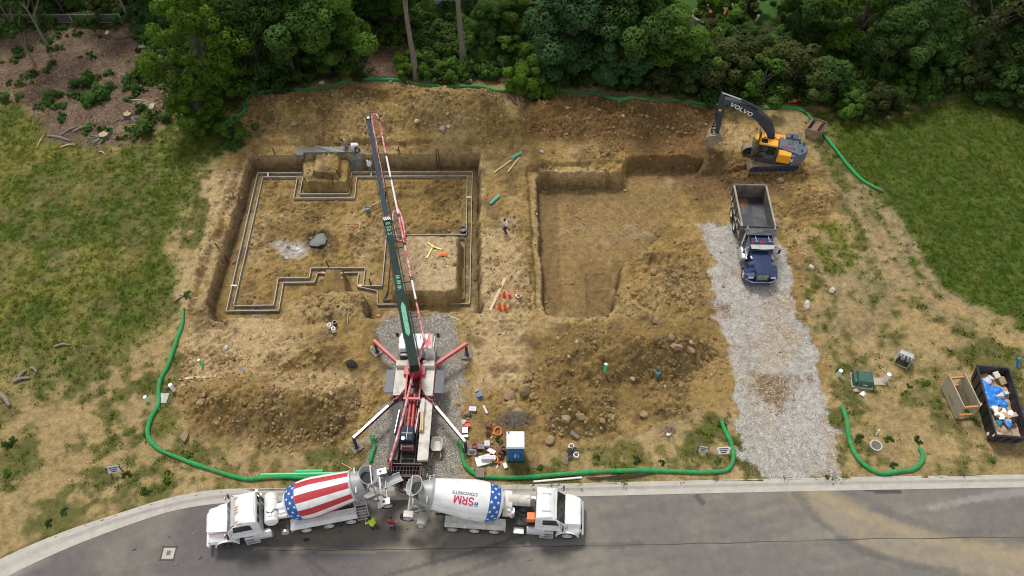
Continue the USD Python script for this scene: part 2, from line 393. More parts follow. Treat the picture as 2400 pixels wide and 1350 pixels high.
for pts, h, w in [
    ([(590, 235), (700, 215), (850, 200), (1000, 205), (1150, 215), (1190, 250), (1180, 290), (1100, 312), (900, 318), (700, 318), (600, 310)], 1.0, 2.6),
    ([(1215, 245), (1400, 225), (1600, 245), (1660, 275), (1650, 315), (1500, 330), (1300, 325), (1225, 300)], .85, 2.0),
    ([(440, 890), (560, 870), (700, 880), (850, 890), (850, 960), (800, 1040), (640, 1052), (480, 1035), (420, 980)], 1.35, 2.6),
    ([(610, 820), (700, 800), (800, 800), (850, 850), (700, 870), (610, 860)], .55, 1.3),
    ([(1250, 840), (1330, 780), (1450, 770), (1620, 760), (1685, 830), (1600, 885), (1450, 905), (1445, 960), (1440, 1010), (1370, 1040), (1270, 1010), (1235, 920)], 1.25, 2.2),
    ([(1850, 440), (1940, 430), (1990, 470), (1930, 505), (1860, 490)], .6, 1.2),
    ([(1940, 720), (2020, 715), (2050, 760), (2010, 790), (1950, 770)], .4, 1.0),
    ([(690, 700), (770, 680), (850, 690), (850, 745), (720, 760)], .35, 1.0),
    ([(1480, 590), (1600, 540), (1650, 600), (1660, 720), (1560, 740), (1470, 700)], .5, 1.5),
    ([(1490, 940), (1600, 900), (1620, 960), (1520, 1000)], .5, 1.2),
    ([(1200, 560), (1240, 560), (1245, 720), (1200, 720)], .3, .8)]:
    d = sd(poly(pts)) + .9 * N2
    m = sst(.3, -w, d); HEAP += 1.35 * h * m; LUMP = np.maximum(LUMP, m ** .5)
Z += HEAP * (1 + .7 * N2 + .5 * N1)
def carve(pg, zf, slope=6.0, rag=.35):
    global Z
    d = sd(pg) + rag * N2 + .12 * N3
    Z = np.minimum(Z, zf + slope * np.maximum(d, 0))
    return d
def raise_(pg, zt, slope=6.0, rag=.3):
    global Z
    d = sd(pg) + rag * N2 + .12 * N3
    Z = np.maximum(Z, zt - slope * np.maximum(d, 0))
    return d
# benches beside the pits
carve(poly([(575, 362), (600, 362), (505, 738), (448, 738)], -.2), -.35, 1.3, .8)
carve(poly([(592, 362), (1140, 358), (1135, 337), (600, 340)], -.2), -.28, 1.0, .4)
carve(poly([(1236, 398), (1262, 398), (1275, 722), (1258, 722)], -.2), -.32, 3.0)
carve(poly([(1236, 398), (1262, 398), (1472, 402), (1472, 380), (1240, 392)], -.1), -.12, 1.5)
PIT1 = poly([(598, 397, F), (1122, 393, F), (1120, 560, F), (1121, 727, Rm), (888, 718, Rm), (888, 741, -.1), (864, 741, -.1), (860, 692, Rm), (850, 678, Rm), (800, 676, Rm), (735, 684, Rm), (690, 702, Rm), (658, 717, Rm), (650, 737, Rm), (560, 734, Rm), (500, 741, Rm), (500, 735, F), (540, 600, F)])
PIT2 = poly([(1258, 441, F2), (1470, 440, F2), (1470, 403, F2), (1640, 398, F2), (1600, 470, F2), (1560, 540, F2), (1500, 610, F2), (1450, 640, F2), (1440, 690, F2), (1434, 722, Rm), (1415, 735, Rm), (1330, 739, Rm), (1286, 732, Rm), (1274, 720, F2)])
d1 = carve(PIT1, F)
sl2 = .30 + 5.6 * (1 - sst(at(1440, 600, F2)[0] - .5, at(1500, 600, F2)[0], XX) * sst(at(1600, 400, F2)[1] + .4, at(1600, 420, F2)[1], YY) * sst(at(1440, 665, F2)[1], at(1440, 625, F2)[1], YY))
d2 = carve(PIT2, F2, sl2)
d3 = carve(poly([(1690, 402), (1640, 398), (1600, 450), (1640, 470), (1720, 430)], -.9), -.7, .5)
STEPS = 0
for pts, dep in (([(1258, 440), (1304, 440), (1312, 600), (1316, 740), (1272, 740)], .09), ([(1372, 643), (1432, 640), (1436, 740), (1374, 740)], .09), ([(1432, 612), (1520, 608), (1560, 560), (1600, 560), (1540, 640), (1440, 645)], .08), ([(1258, 438), (1470, 436), (1470, 470), (1258, 474)], .07), ([(1380, 683), (1430, 682), (1432, 735), (1380, 735)], .07)):
    q = sst(.06, -.08, sd(poly(pts, F2)) + .18 * N2 + .1 * N3) * sst(.25, -.1, d2); Z -= dep * q; STEPS = np.maximum(STEPS, q * min(1, dep * 8))
# earth left standing inside the first pit
GAR = poly([(955, 557, -.35), (1066, 557, -.35), (1073, 560, -.35), (1070, 682, -.35), (1040, 690, -.35), (920, 683, -.35), (930, 600, -.35)])
raise_(GAR, -.12 + .2 * N2 + .12 * N3, 4.5, .45)
raise_(poly([(718, 449, F), (818, 449, F), (822, 396, F), (812, 350), (735, 350), (714, 396, F)]), -.62 + .1 * N3, 5.5, .25)
raise_(poly([(733, 405, -.2), (790, 410, -.2), (796, 385), (790, 352), (742, 352)]), -.05 + .2 * N3, 3.5, .2)
raise_(poly([(762, 632, -.25), (802, 632, -.25), (812, 680), (745, 685)]), -.25 + .1 * N3, 4.5, .15)
# the ground between the footings stands a little above the footing trench
INNER = poly([(615, 420, -1.5), (693, 420, -1.5), (684, 470, -1.5), (836, 470, -1.5), (845, 420, -1.5), (1086, 420, -1.5), (1084, 540, -1.5), (900, 545, -1.5), (885, 664, -1.5), (862, 664, -1.5), (862, 618, -1.5), (722, 620, -1.5), (717, 642, -1.5), (644, 643, -1.5), (633, 708, -1.5), (558, 708, -1.5)])
din = sd(INNER) + .25 * N2
inn = sst(.15, -.3, din) * (Z < -1.2)
Z += inn * (.13 + .25 * N2 + .2 * (clod - .25) + .14 * N3)
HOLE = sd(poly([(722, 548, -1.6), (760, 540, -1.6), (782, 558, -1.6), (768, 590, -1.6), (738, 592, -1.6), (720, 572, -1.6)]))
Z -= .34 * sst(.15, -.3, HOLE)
Z -= .12 * sst(.1, -.05, sd(poly([(940, 434, -1.55), (976, 434, -1.55), (976, 470, -1.55), (940, 470, -1.55)])))
# gravel tracks, tracks of tyres
DRIVE = poly([(1640, 513), (1700, 520), (1790, 500), (1822, 560), (1840, 605), (1862, 680), (1872, 745), (1905, 830), (1935, 930), (1960, 1050), (1978, 1119), (1758, 1119), (1745, 1060), (1730, 960), (1715, 860), (1700, 790), (1664, 745), (1668, 690), (1660, 640), (1665, 590)])
PAD = poly([(925, 742), (1060, 738), (1078, 800), (1093, 880), (1082, 960), (1078, 1050), (1092, 1100), (1098, 1148), (868, 1148), (866, 1100), (866, 1000), (915, 930), (898, 840), (880, 770)])
dD, dP = sd(DRIVE) + 1.9 * N2 + .9 * N3, sd(PAD) + 1.3 * N2 + .7 * N3
drive, pad = sst(.18, -.18, dD), sst(.3, -.35, dP)
rough = site * (.35 + .65 * np.clip(LUMP + sst(.05, .25, np.abs(N1)), 0, 1)) * (1 - .9 * np.maximum(drive, pad))
floor2 = sst(.2, -.5, d2)
rough *= 1 - .7 * floor2
rough *= 1 - .85 * sst(.2, -.4, d1) * (1 - inn)
rough *= sst(21.2, 22.5, YY)
Z += rough * (.20 * N2 + .42 * (clod - .22) + .30 * N3 + .16 * nz(6.2, 2, 77))
Z += (1 - site) * (.05 * N3 + .06 * N2) * sst(21.3, 22.3, YY)
for pl in ([(1640, 440), (1560, 470), (1500, 520)], [(1650, 460), (1580, 500), (1520, 560)], [(1880, 520), (1980, 640), (2010, 700)], [(2000, 480), (2080, 590), (1960, 740)], [(2040, 520), (2120, 640), (2080, 720)], [(1130, 905), (1230, 985)], [(1090, 840), (1120, 900), (1250, 960)]):
    ln = sg.LineString([tuple(at(*p)) for p in pl]).buffer(.18)
    Z -= .07 * sst(.25, -.1, sd(ln) + .2 * N3)
LUD = sd(poly([(1165, 745), (1225, 745), (1225, 845), (1165, 850)]))
Z += .03 * sst(.2, -.3, LUD) * np.sin(YY * 9)
# prints of steel tracks
CLEAT = 0
for pl, w in (([(1195, 735), (1195, 860)], .55), ([(1232, 735), (1238, 840)], .4), ([(1700, 415), (1600, 450), (1500, 520), (1400, 600)], .3), ([(1715, 440), (1620, 480), (1530, 560), (1450, 620)], .3), ([(1130, 905), (1230, 985)], .3), ([(1660, 570), (1560, 660), (1480, 740)], .3), ([(1640, 540), (1530, 640)], .3), ([(1880, 440), (1950, 560), (1900, 700)], .3), ([(1060, 840), (1130, 800), (1180, 700)], .28), ([(700, 760), (820, 745), (900, 770)], .28)):
    ln = sg.LineString(spline([at(*p, -1.4 if p[1] < 640 and 1380 < p[0] < 1640 else .1) for p in pl], 6)); q = sd(ln.buffer(w)) + .12 * N3; near = q < .3
    s_ = np.zeros_like(Z); s_[near] = shapely.line_locate_point(ln, shapely.points(XX[near], YY[near]))
    m = sst(.12, -.08, q) * np.clip(.75 + 2 * N2, 0, 1); wv_ = np.sin(s_ * 2 * math.pi / .42); Z += m * (.032 * wv_ - .05); CLEAT = np.maximum(CLEAT, m * (wv_ < -.1))
# the road bed lies under the road sheet
KTOP = [(2400, 1112), (2000, 1118), (1750, 1123), (1500, 1129), (1240, 1135), (900, 1141), (700, 1144), (520, 1147), (400, 1166), (300, 1196), (150, 1246), (0, 1311), (-150, 1400)]
KBOT = [(2400, 1142), (2000, 1149), (1750, 1154), (1500, 1160), (1240, 1166), (900, 1172), (700, 1175), (540, 1178), (420, 1194), (320, 1224), (170, 1280), (30, 1345), (-110, 1425)]
kt = np.array([at(u, v, .13) for u, v in KTOP]); kb = np.array([at(u, v, 0) for u, v in KBOT])
ext = lambda a: np.vstack([a[0] + (a[0] - a[1]) * 30, a, a[-1] + (a[-1] - a[-2]) * 12])
kt, kb = ext(kt), ext(kb)
ROADP = sg.Polygon(np.vstack([kb, [(kb[-1][0], -60), (kb[0][0], -60)]])).buffer(0)
UNDER = sg.Polygon(np.vstack([kt, [(kt[-1][0], -60), (kt[0][0], -60)]])).buffer(-.15)
under = contains_xy(UNDER, XX, YY)
Z = np.where(under, -.25, Z)
Z = np.where((YY < 4) & ~under, np.minimum(Z, .13), Z)
tz_ = RegularGridInterpolator((GX, GY), Z, bounds_error=False, fill_value=.13)
def tz(x, y): return float(tz_((x, y)))
def on(u, v, dz=0.0):
    """ground point seen at (u, v) in the photograph: x, y, z"""
    z = .1
    for _ in range(6):
        x, y = at(u, v, z + dz); z = tz(x, y)
    return np.array([x, y, z + dz])

# ---- what the ground is made of (albedo only)
def c3(*c): return np.array(c, float)
tan, tan_d, tan_l, red, dark = c3(.285, .195, .074), c3(.18, .121, .044), c3(.37, .268, .132), c3(.150, .085, .034), c3(.115, .079, .038)
mix = lambda a, b, m: a + (b - a) * m[..., None]
COL = np.broadcast_to(tan, XX.shape + (3,)).copy()
COL = mix(COL, tan_l, sst(.0, .22, nz(.33, 4, 31)) * .8)
COL = mix(COL, tan_d, sst(.02, .2, nz(.5, 4, 37)) * .75)
LIGHT = poly([(420, 740), (640, 740), (720, 800), (650, 880), (430, 900)]).union(poly([(480, 400), (560, 400), (490, 600), (430, 720), (400, 700), (440, 560)])).union(poly([(1110, 560), (1210, 500), (1240, 740), (1240, 900), (1100, 900)])).union(poly([(940, 560), (1060, 560), (1060, 640), (940, 660)])).union(poly([(640, 880), (820, 870), (830, 930), (660, 950)]))
COL = mix(COL, c3(.43, .32, .178), sst(.8, -1.0, sd(LIGHT) + 2.2 * N2 + 1.0 * N3) * .8)
REDP = poly([(1215, 240), (1660, 245), (1700, 330), (1640, 420), (1560, 400), (1480, 372), (1330, 345), (1225, 320)])
COL = mix(COL, red, sst(.6, -1.2, sd(REDP) + 1.8 * N2) * .8)
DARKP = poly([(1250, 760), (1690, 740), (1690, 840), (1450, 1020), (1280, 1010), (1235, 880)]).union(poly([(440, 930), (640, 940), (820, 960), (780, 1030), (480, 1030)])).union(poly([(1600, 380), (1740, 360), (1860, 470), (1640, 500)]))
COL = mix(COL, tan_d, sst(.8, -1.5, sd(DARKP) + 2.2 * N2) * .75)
wall_band = np.maximum(sst(.4, .05, d1) * sst(-.9, -.0, d1), sst(.4, .05, d2) * sst(-.5, 0, d2) * sst(2.5, 5, sl2)) * sst(.0, -.3, Z)
COL = mix(COL, dark, np.clip(wall_band * 1.0, 0, 1) * .85)  # darker earth along the steep pit walls and the floor beside them
gfine_ = nz(1.4, 3, 57)
COL = mix(COL, c3(.225, .152, .07), floor2 * .6)
COL = mix(COL, c3(.14, .094, .046), STEPS * .65)
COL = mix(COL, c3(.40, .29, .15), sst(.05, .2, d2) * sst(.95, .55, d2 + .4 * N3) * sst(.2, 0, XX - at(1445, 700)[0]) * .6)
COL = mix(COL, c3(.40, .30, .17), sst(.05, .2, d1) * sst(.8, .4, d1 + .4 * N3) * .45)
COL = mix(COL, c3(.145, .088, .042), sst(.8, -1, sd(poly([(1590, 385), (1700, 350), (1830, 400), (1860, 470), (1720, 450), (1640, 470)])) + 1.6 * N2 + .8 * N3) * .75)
COL = mix(COL, c3(.30, .225, .13), floor2 * sst(.12, .3, nz(.5, 4, 83) + .2 * nz(2.2, 2, 85)) * .8)
COL = mix(COL, c3(.115, .078, .04), sst(.10, .26, nz(.8, 4, 97)) * site * (1 - floor2) * .65)
COL = mix(COL, c3(.43, .325, .195), sst(.3, -.3, sd(GAR) + .4 * N2) * (.9 - .5 * sst(.0, .2, gfine_)))
wet = sst(.3, -.3, sd(poly([(825, 360, -1), (850, 350), (850, 400, -1.5), (820, 396, -1.5)])) + .6 * N3)
COL = mix(COL, c3(.23, .24, .23), wet * .85)
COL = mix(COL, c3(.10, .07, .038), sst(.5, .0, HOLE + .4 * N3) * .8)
cem = sst(.35, -.5, sd(poly([(630, 570), (655, 562), (700, 570), (735, 578), (720, 595), (690, 608), (660, 604), (650, 585)], F)) + 1.5 * N3 + .4 * N2)
COL = mix(COL, c3(.55, .55, .56), cem * (.35 + .6 * sst(-.1, .25, N3)))
puddle = sst(.1, -.1, sd(poly([(1185, 945), (1200, 940), (1225, 965), (1215, 972), (1195, 960)])) + .3 * N3)
COL = mix(COL, c3(.40, .29, .16), puddle)
# grass and weeds
RLAWN = poly([(1905, 262), (2000, 285), (2130, 262), (2250, 225), (2500, 225), (2500, 830), (2400, 780), (2300, 715), (2200, 690), (2110, 600), (2060, 510), (1995, 430), (1955, 350), (1920, 300)])
LLAWN = poly([(-140, 212), (60, 235), (130, 318), (280, 338), (430, 330), (520, 260), (585, 300), (500, 360), (445, 470), (395, 560), (400, 690), (400, 760), (270, 850), (60, 930), (-140, 980)])
gpatch = nz(.42, 4, 51); gfine = nz(1.4, 3, 57)
gr = sst(.9, -.9, sd(RLAWN) + 3.2 * N2 + 1.6 * N3) * (.97 - .25 * sst(.12, .3, gpatch))
gl = sst(1.0, -1.2, sd(LLAWN) + 2.5 * N2) * (.92 - .95 * sst(.0, .16, gpatch + .5 * gfine)) * (.45 + .55 * sst(27, 36, YY))
spots = 0
for pts in ([(1895, 530), (1950, 515), (2005, 545), (1950, 560)], [(1905, 570), (1985, 560), (2020, 640), (1930, 645)], [(2010, 480), (2040, 500), (2060, 540), (2030, 520)], [(2060, 565), (2080, 570), (2085, 590)], [(2020, 640), (2060, 620), (2070, 660), (2030, 680)], [(2105, 620), (2130, 640), (2150, 690), (2120, 680)], [(1945, 480), (1985, 490), (1970, 510)], [(1990, 545), (2020, 560), (2015, 580)]):
    spots = np.maximum(spots, sst(.7, -.5, sd(poly(pts)) + 1.4 * N2))
verge = (1 - site) * sst(58.5, 50, YY) * np.clip(.26 + 2.2 * gpatch + 1.6 * gfine, 0, .85)
midr = sst(1.5, -3, sd(poly([(1900, 700), (2400, 740), (2400, 1100), (1990, 1100)])))
verge *= 1 - .25 * midr
G = np.maximum(np.maximum(gr, gl), np.maximum(spots * .85, verge * .62))
GREENEDGE = poly([(400, 250), (500, 190), (575, 225), (585, 300), (520, 380), (430, 400), (330, 360)]).union(poly([(0, 250), (90, 270), (130, 335), (0, 420)]))
G = np.maximum(G, sst(1.2, -1.2, sd(GREENEDGE) + 2.2 * N2) * np.clip(.75 + gfine * 1.5, 0, 1))
G *= (1 - site * (1 - np.clip(spots, 0, 1))) * (1 - drive) * (1 - pad)
edge = sst(60.0, 62.5, YY + 1.5 * N2 + 1.2 * sst(0, -30, XX) * 0)
WOODS = poly([(-300, 230), (0, 235), (60, 250), (130, 320), (330, 340), (420, 260), (560, 240), (590, 225), (720, 205), (860, 182), (1000, 195), (1210, 205), (1420, 212), (1600, 232), (1720, 250), (1890, 245), (2000, 280), (2130, 262), (2260, 222), (2700, 240), (3600, -200), (-1200, -200)])
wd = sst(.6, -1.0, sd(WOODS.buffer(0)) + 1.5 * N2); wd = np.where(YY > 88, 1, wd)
G = G * (1 - wd)
COL = mix(COL, c3(.335, .252, .128), (1 - site) * (1 - wd) * .65)
COL = mix(COL, c3(.10, .083, .036), sst(.12, .6, verge + .25 * gfine) * (1 - wd) * .85)
gcol = mix(np.broadcast_to(c3(.088, .118, .02), XX.shape + (3,)).copy(), c3(.19, .18, .045), sst(-.04, .22, nz(.3, 4, 61)) * .85)
gcol = mix(gcol, c3(.056, .096, .013), gr * .75)
COL = mix(COL, gcol, np.clip(G * 1.1, 0, .95))
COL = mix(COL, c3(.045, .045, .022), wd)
LITTER = poly([(-60, 90), (150, 60), (290, 62), (370, 110), (430, 160), (430, 230), (330, 335), (250, 345), (130, 335), (60, 250), (-60, 230)]).union(poly([(850, 130), (950, 110), (960, 190), (860, 190)]))
lit = sst(.8, -.8, sd(LITTER) + 1.8 * N2)
COL = mix(COL, mix(np.broadcast_to(c3(.085, .058, .038), XX.shape + (3,)).copy(), c3(.17, .115, .075), sst(-.1, .2, gfine)), lit * .9)
BLAWN = poly([(1180, -60), (1500, -60), (1600, 10), (1660, 60), (1850, 60), (1900, -60), (1900, -120), (1180, -120)])
COL = mix(COL, c3(.045, .10, .02), sst(.5, -1, sd(BLAWN)))
COL = mix(COL, c3(.37, .36, .335), drive * .9)
COL = mix(COL, c3(.235, .225, .2), pad * .85)
dirtd = sst(.05, .22, nz(.45, 3, 71) + .35 * N3)
COL = mix(COL, c3(.32, .24, .145), drive * dirtd * .7)
for pl in ([(1800, 690), (1790, 800), (1810, 950), (1830, 1118)], [(1755, 690), (1740, 800), (1765, 950), (1785, 1118)]):
    COL = mix(COL, c3(.33, .295, .24), drive * sst(.5, -.2, sd(sg.LineString([tuple(at(*p)) for p in pl]).buffer(.25)) + .9 * N2 + .5 * N3) * .6)
COL = mix(COL, c3(.35, .28, .185), drive * sst(.6, -.8, sd(poly([(1760, 800), (1860, 790), (1880, 850), (1790, 870)])) + 1.5 * N3) * .7)
MUDD = poly([(1770, 880), (1835, 880), (1850, 925), (1810, 960), (1770, 930)]).union(poly([(1880, 880), (1900, 880), (1895, 905)])).union(poly([(1655, 715), (1710, 712), (1712, 735), (1660, 738)]))
COL = mix(COL, c3(.2, .135, .07), sst(.5, -.5, sd(MUDD) + 1.6 * N3 + 1.5 * N2))
COL = np.where(under[..., None], c3(.1, .1, .1), COL)
COL = mix(COL, COL * .72, CLEAT * .8)
TRK = 0
for pl, w in (([(1965, 420), (2030, 490), (2085, 575), (2080, 640), (2030, 720), (1990, 780)], .8), ([(2000, 440), (2070, 520), (2120, 600), (2180, 690), (2300, 760)], .7), ([(1900, 560), (1990, 690), (2010, 760)], .55), ([(2080, 600), (1990, 690), (1930, 760)], .6)):
    cl = sg.LineString(spline([at(*p) for p in pl], 5))
    for o in (-.95, .95): TRK = np.maximum(TRK, sst(.35, -.4, sd(cl.offset_curve(o).buffer(w * .5)) + 1.1 * N2 + .6 * N3))
TRK = TRK * (1 - wd); G = G * (1 - .85 * TRK)
COL = mix(COL, mix(np.broadcast_to(c3(.25, .19, .105), XX.shape + (3,)).copy(), c3(.33, .25, .15), sst(-.1, .2, gfine)), TRK * .85)
churn = np.stack([rough * (1 - np.clip(G * 1.5, 0, 1)) + .25 * (1 - site) * (1 - wd), rough * 0, rough * 0], -1)
grassy = np.stack([G, drive + pad, lit + wd * .5], -1)
nx, ny = XX.shape
ii = np.arange(nx * ny).reshape(nx, ny)
GF = np.stack([ii[:-1, :-1], ii[1:, :-1], ii[1:, 1:], ii[:-1, 1:]], -1).reshape(-1, 4)
LOOK['earth'] = usdkit.material(stage, '/World/Looks/earth', {
    'a': ('attribute', {'attribute': 'soil'}), 'k': ('attribute', {'attribute': 'cover'}), 'ks': ('separate_color', {}),
    'g': ('geometry', {}),
    'n1': ('noise_texture', {'scale': 2.3, 'detail': 6.0, 'roughness': .65}),
    'n2': ('noise_texture', {'scale': 9.0, 'detail': 5.0, 'roughness': .7}),
    'v': ('voronoi_texture', {'scale': 20.0}), 'vb': ('rgb_to_bw', {}),
    'r1': ('rgb_ramp', {'ramp': [(.28, (.62, .62, .62)), (.5, (1, 1, 1)), (.74, (1.38, 1.36, 1.3))]}),
    'r2': ('rgb_ramp', {'ramp': [(.28, (.5, .49, .47)), (.45, (.93, .93, .92)), (.6, (1.08, 1.08, 1.07)), (.76, (1.5, 1.5, 1.46))]}),
    'rv': ('rgb_ramp', {'ramp': [(.0, (.5, .5, .51)), (.45, (.97, .97, .97)), (1.0, (1.5, 1.5, 1.54))]}),
    'm1': ('mix_color', {'blend_type': 'multiply', 'fac': 1.0, 'use_clamp': False}), 'm2': ('mix_color', {'blend_type': 'multiply', 'fac': 1.0, 'use_clamp': False}),
    'm3': ('mix_color', {'blend_type': 'multiply', 'use_clamp': False}),
    'ch': ('attribute', {'attribute': 'churn'}), 'cs': ('separate_color', {}), 'n3': ('noise_texture', {'scale': 3.6, 'detail': 9.0, 'roughness': .78, 'distortion': .4}),
    'r3': ('rgb_ramp', {'ramp': [(.30, (.38, .37, .35)), (.44, (.80, .79, .78)), (.5, (1.06, 1.06, 1.06)), (.66, (1.25, 1.25, 1.24)), (.74, (1.6, 1.58, 1.52))]}),
    'm4': ('mix_color', {'blend_type': 'multiply', 'use_clamp': False}),
    'b': ('bump', {'strength': 1.0, 'distance': .10}), 'b2': ('bump', {'strength': 1.0, 'distance': .035}),
    'p': ('principled_bsdf', {'roughness': .95, 'specular_ior_level': .15})},
    [('g.position', 'n1.vector'), ('g.position', 'n2.vector'), ('g.position', 'v.vector'), ('n1.fac', 'r1.fac'), ('n2.fac', 'r2.fac'),
     ('v.color', 'vb.color'), ('vb.val', 'rv.fac'), ('k.color', 'ks.color'),
     ('a.color', 'm1.a'), ('r1.color', 'm1.b'), ('m1.result', 'm2.a'), ('r2.color', 'm2.b'), ('m2.result', 'm3.a'), ('rv.color', 'm3.b'), ('ks.g', 'm3.fac'),
     ('m3.result', 'm4.a'), ('g.position', 'n3.vector'), ('n3.fac', 'r3.fac'), ('r3.color', 'm4.b'), ('ch.color', 'cs.color'), ('cs.r', 'm4.fac'), ('m4.result', 'p.base_color'), ('n3.fac', 'b.height'), ('n2.fac', 'b2.height'), ('b.normal', 'b2.normal'), ('b2.normal', 'p.normal')], surface='p.BSDF')
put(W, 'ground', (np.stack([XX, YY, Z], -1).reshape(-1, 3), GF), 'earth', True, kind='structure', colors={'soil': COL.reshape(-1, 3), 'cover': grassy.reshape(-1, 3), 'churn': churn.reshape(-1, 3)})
Gi = RegularGridInterpolator((GX, GY), grassy, bounds_error=False, fill_value=0.0)

# ---- road sheet with dust and tyre marks, kerb of separate pours
rx = np.arange(-60, 60, .14); ry = np.arange(2, 24, .14)
QX, QY = np.meshgrid(rx, ry, indexing='ij')
QP = np.stack([QX, QY, 0 * QX], -1)
rn1, rn2 = meshkit.fbm(QP * .22, 4, 3) - .5, meshkit.fbm((QP @ rot(0, 0, 12)) * np.array([.3, 2.2, 1]), 5, 8) - .5
rc = np.broadcast_to(c3(.150, .140, .130), QX.shape + (3,)).copy()
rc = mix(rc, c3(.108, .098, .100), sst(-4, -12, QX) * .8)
rc = mix(rc, c3(.21, .19, .155), sst(.0, .22, rn1) * .6)
rc = mix(rc, c3(.24, .21, .16), sst(.06, .30, rn2 + .4 * rn1) * sst(-6, 12, QX) * .35)
rc = mix(rc, c3(.11, .105, .102), sst(.05, .3, -rn2) * .35)
def rline(pl, w): return sg.LineString(spline([at(*p) for p in pl], 6)).buffer(w)
def rsd(pg):
    ins = contains_xy(pg, QX, QY)
    return (ndimage.distance_transform_edt(~ins) - ndimage.distance_transform_edt(ins)) * .14
for pl, w, s, col, amt in [
    ([(1880, 1140), (1960, 1200), (2050, 1250), (2170, 1290), (2330, 1310), (2500, 1320)], 1.1, 1.0, (.27, .228, .16), .75),
    ([(1905, 1140), (1990, 1190), (2120, 1240), (2270, 1280), (2480, 1330)], .4, .6, (.31, .245, .15), .55),
    ([(1860, 1150), (1930, 1230), (2050, 1300), (2240, 1345)], .25, .5, (.08, .078, .078), .5),
    ([(1960, 1145), (2080, 1200), (2240, 1250), (2440, 1270)], .3, .6, (.09, .088, .086), .4),
    ([(2030, 1170), (2200, 1170), (2240, 1200), (2190, 1300), (2050, 1250)], .3, 1.2, (.20, .18, .15), .4),
    ([(2180, 1190), (2290, 1168), (2420, 1150)], .2, .4, (.26, .25, .23), .7),
    ([(900, 1350), (1010, 1320), (1120, 1290), (1260, 1240), (1310, 1220)], .13, .2, (.07, .068, .068), .55),
    ([(1060, 1350), (1180, 1310), (1330, 1285), (1500, 1275)], .2, .3, (.07, .068, .068), .45),
    ([(560, 1270), (680, 1290), (760, 1340), (800, 1370)], .12, .2, (.07, .068, .068), .55),
    ([(620, 1275), (700, 1300), (740, 1345)], .1, .2, (.075, .07, .07), .45),
    ([(600, 1285), (800, 1290), (1000, 1284), (1040, 1260), (1060, 1240)], .14, .25, (.26, .23, .17), .6),
    ([(30, 1330), (70, 1300), (100, 1290)], .6, 1.2, (.34, .31, .27), .5),
    ([(620, 1225), (800, 1245), (1000, 1220)], .8, 1.2, (.20, .17, .12), .55),
    ([(2030, 1150), (2110, 1153)], .12, .15, (.04, .04, .04), .8),
    ([(1635, 1165), (1645, 1178)], .2, .3, (.06, .058, .058), .7)]:
    d = rsd(rline(pl, w)) + s * 1.5 * rn2 + s * 1.0 * rn1
    rc = mix(rc, c3(*col), sst(s * .6, -s * .4, d) * amt)
qi = np.arange(QX.size).reshape(QX.shape)
cen = contains_xy(ROADP, QX, QY)
keep = (cen[:-1, :-1] | cen[1:, :-1] | cen[1:, 1:] | cen[:-1, 1:]).ravel()
QF = np.stack([qi[:-1, :-1], qi[1:, :-1], qi[1:, 1:], qi[:-1, 1:]], -1).reshape(-1, 4)[keep]
LOOK['asphalt'] = usdkit.material(stage, '/World/Looks/asphalt', {
    'a': ('attribute', {'attribute': 'soil'}), 'g': ('geometry', {}),
    'n1': ('noise_texture', {'scale': 30.0, 'detail': 4.0, 'roughness': .7}), 'n2': ('noise_texture', {'scale': 1.7, 'detail': 7.0, 'roughness': .7}),
    'r1': ('rgb_ramp', {'ramp': [(.3, (.72, .72, .72)), (.7, (1.28, 1.28, 1.27))]}), 'r2': ('rgb_ramp', {'ramp': [(.3, (.82, .82, .83)), (.62, (1.05, 1.05, 1.04)), (.78, (1.35, 1.32, 1.25))]}),
    'm1': ('mix_color', {'blend_type': 'multiply', 'fac': 1.0, 'use_clamp': False}), 'm2': ('mix_color', {'blend_type': 'multiply', 'fac': 1.0, 'use_clamp': False}),
    'b': ('bump', {'strength': .6, 'distance': .01}), 'p': ('principled_bsdf', {'roughness': .85, 'specular_ior_level': .3})},
    [('g.position', 'n1.vector'), ('g.position', 'n2.vector'), ('n1.fac', 'r1.fac'), ('n2.fac', 'r2.fac'), ('a.color', 'm1.a'), ('r1.color', 'm1.b'), ('m1.result', 'm2.a'), ('r2.color', 'm2.b'),
     ('m2.result', 'p.base_color'), ('n1.fac', 'b.height'), ('b.normal', 'p.normal')], surface='p.BSDF')
uq, inv = np.unique(QF, return_inverse=True)
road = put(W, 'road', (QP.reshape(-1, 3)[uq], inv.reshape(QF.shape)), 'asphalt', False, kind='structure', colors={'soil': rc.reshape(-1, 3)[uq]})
far = B()
for a, b, c, d in ((-700, -60, -300, 24), (60, 700, -300, 21.9), (-60, 60, -300, 2)): far.add([(a, c, -.02), (b, c, -.02), (b, d, -.02), (a, d, -.02)], [[0, 1, 2, 3]])
v, f = far.get()
put(W, 'far_road', (v, f), 'asphalt', False, kind='structure', colors={'soil': np.broadcast_to(c3(.14, .13, .125), (len(v), 3))})
sl = [at(*p) for p in [(600, 1290), (800, 1289), (1000, 1287), (1250, 1281), (1500, 1277), (1800, 1270), (2100, 1262), (2600, 1258)]]
sl = spline(sl, 10); sl[:, 1] += .03 * np.sin(np.arange(len(sl)) * 1.3)
wv = (.008 + .03 * meshkit.noise(np.stack([sl[:, 0], sl[:, 1], 0 * sl[:, 0]], -1) * .8, 4))[:, None] * np.array([0, 1])
v = np.vstack([np.c_[sl - wv, np.full(len(sl), .004)], np.c_[sl + wv, np.full(len(sl), .004)]])
n = len(sl); i = np.arange(n - 1)
put(W, 'road_seam', (v, np.stack([i, i + 1, i + 1 + n, i + n], 1)), 'tar', kind='structure')
kerb = str(cd(UsdGeom.Xform.Define(stage, '/World/kerb').GetPrim(), kind='structure').GetPath())
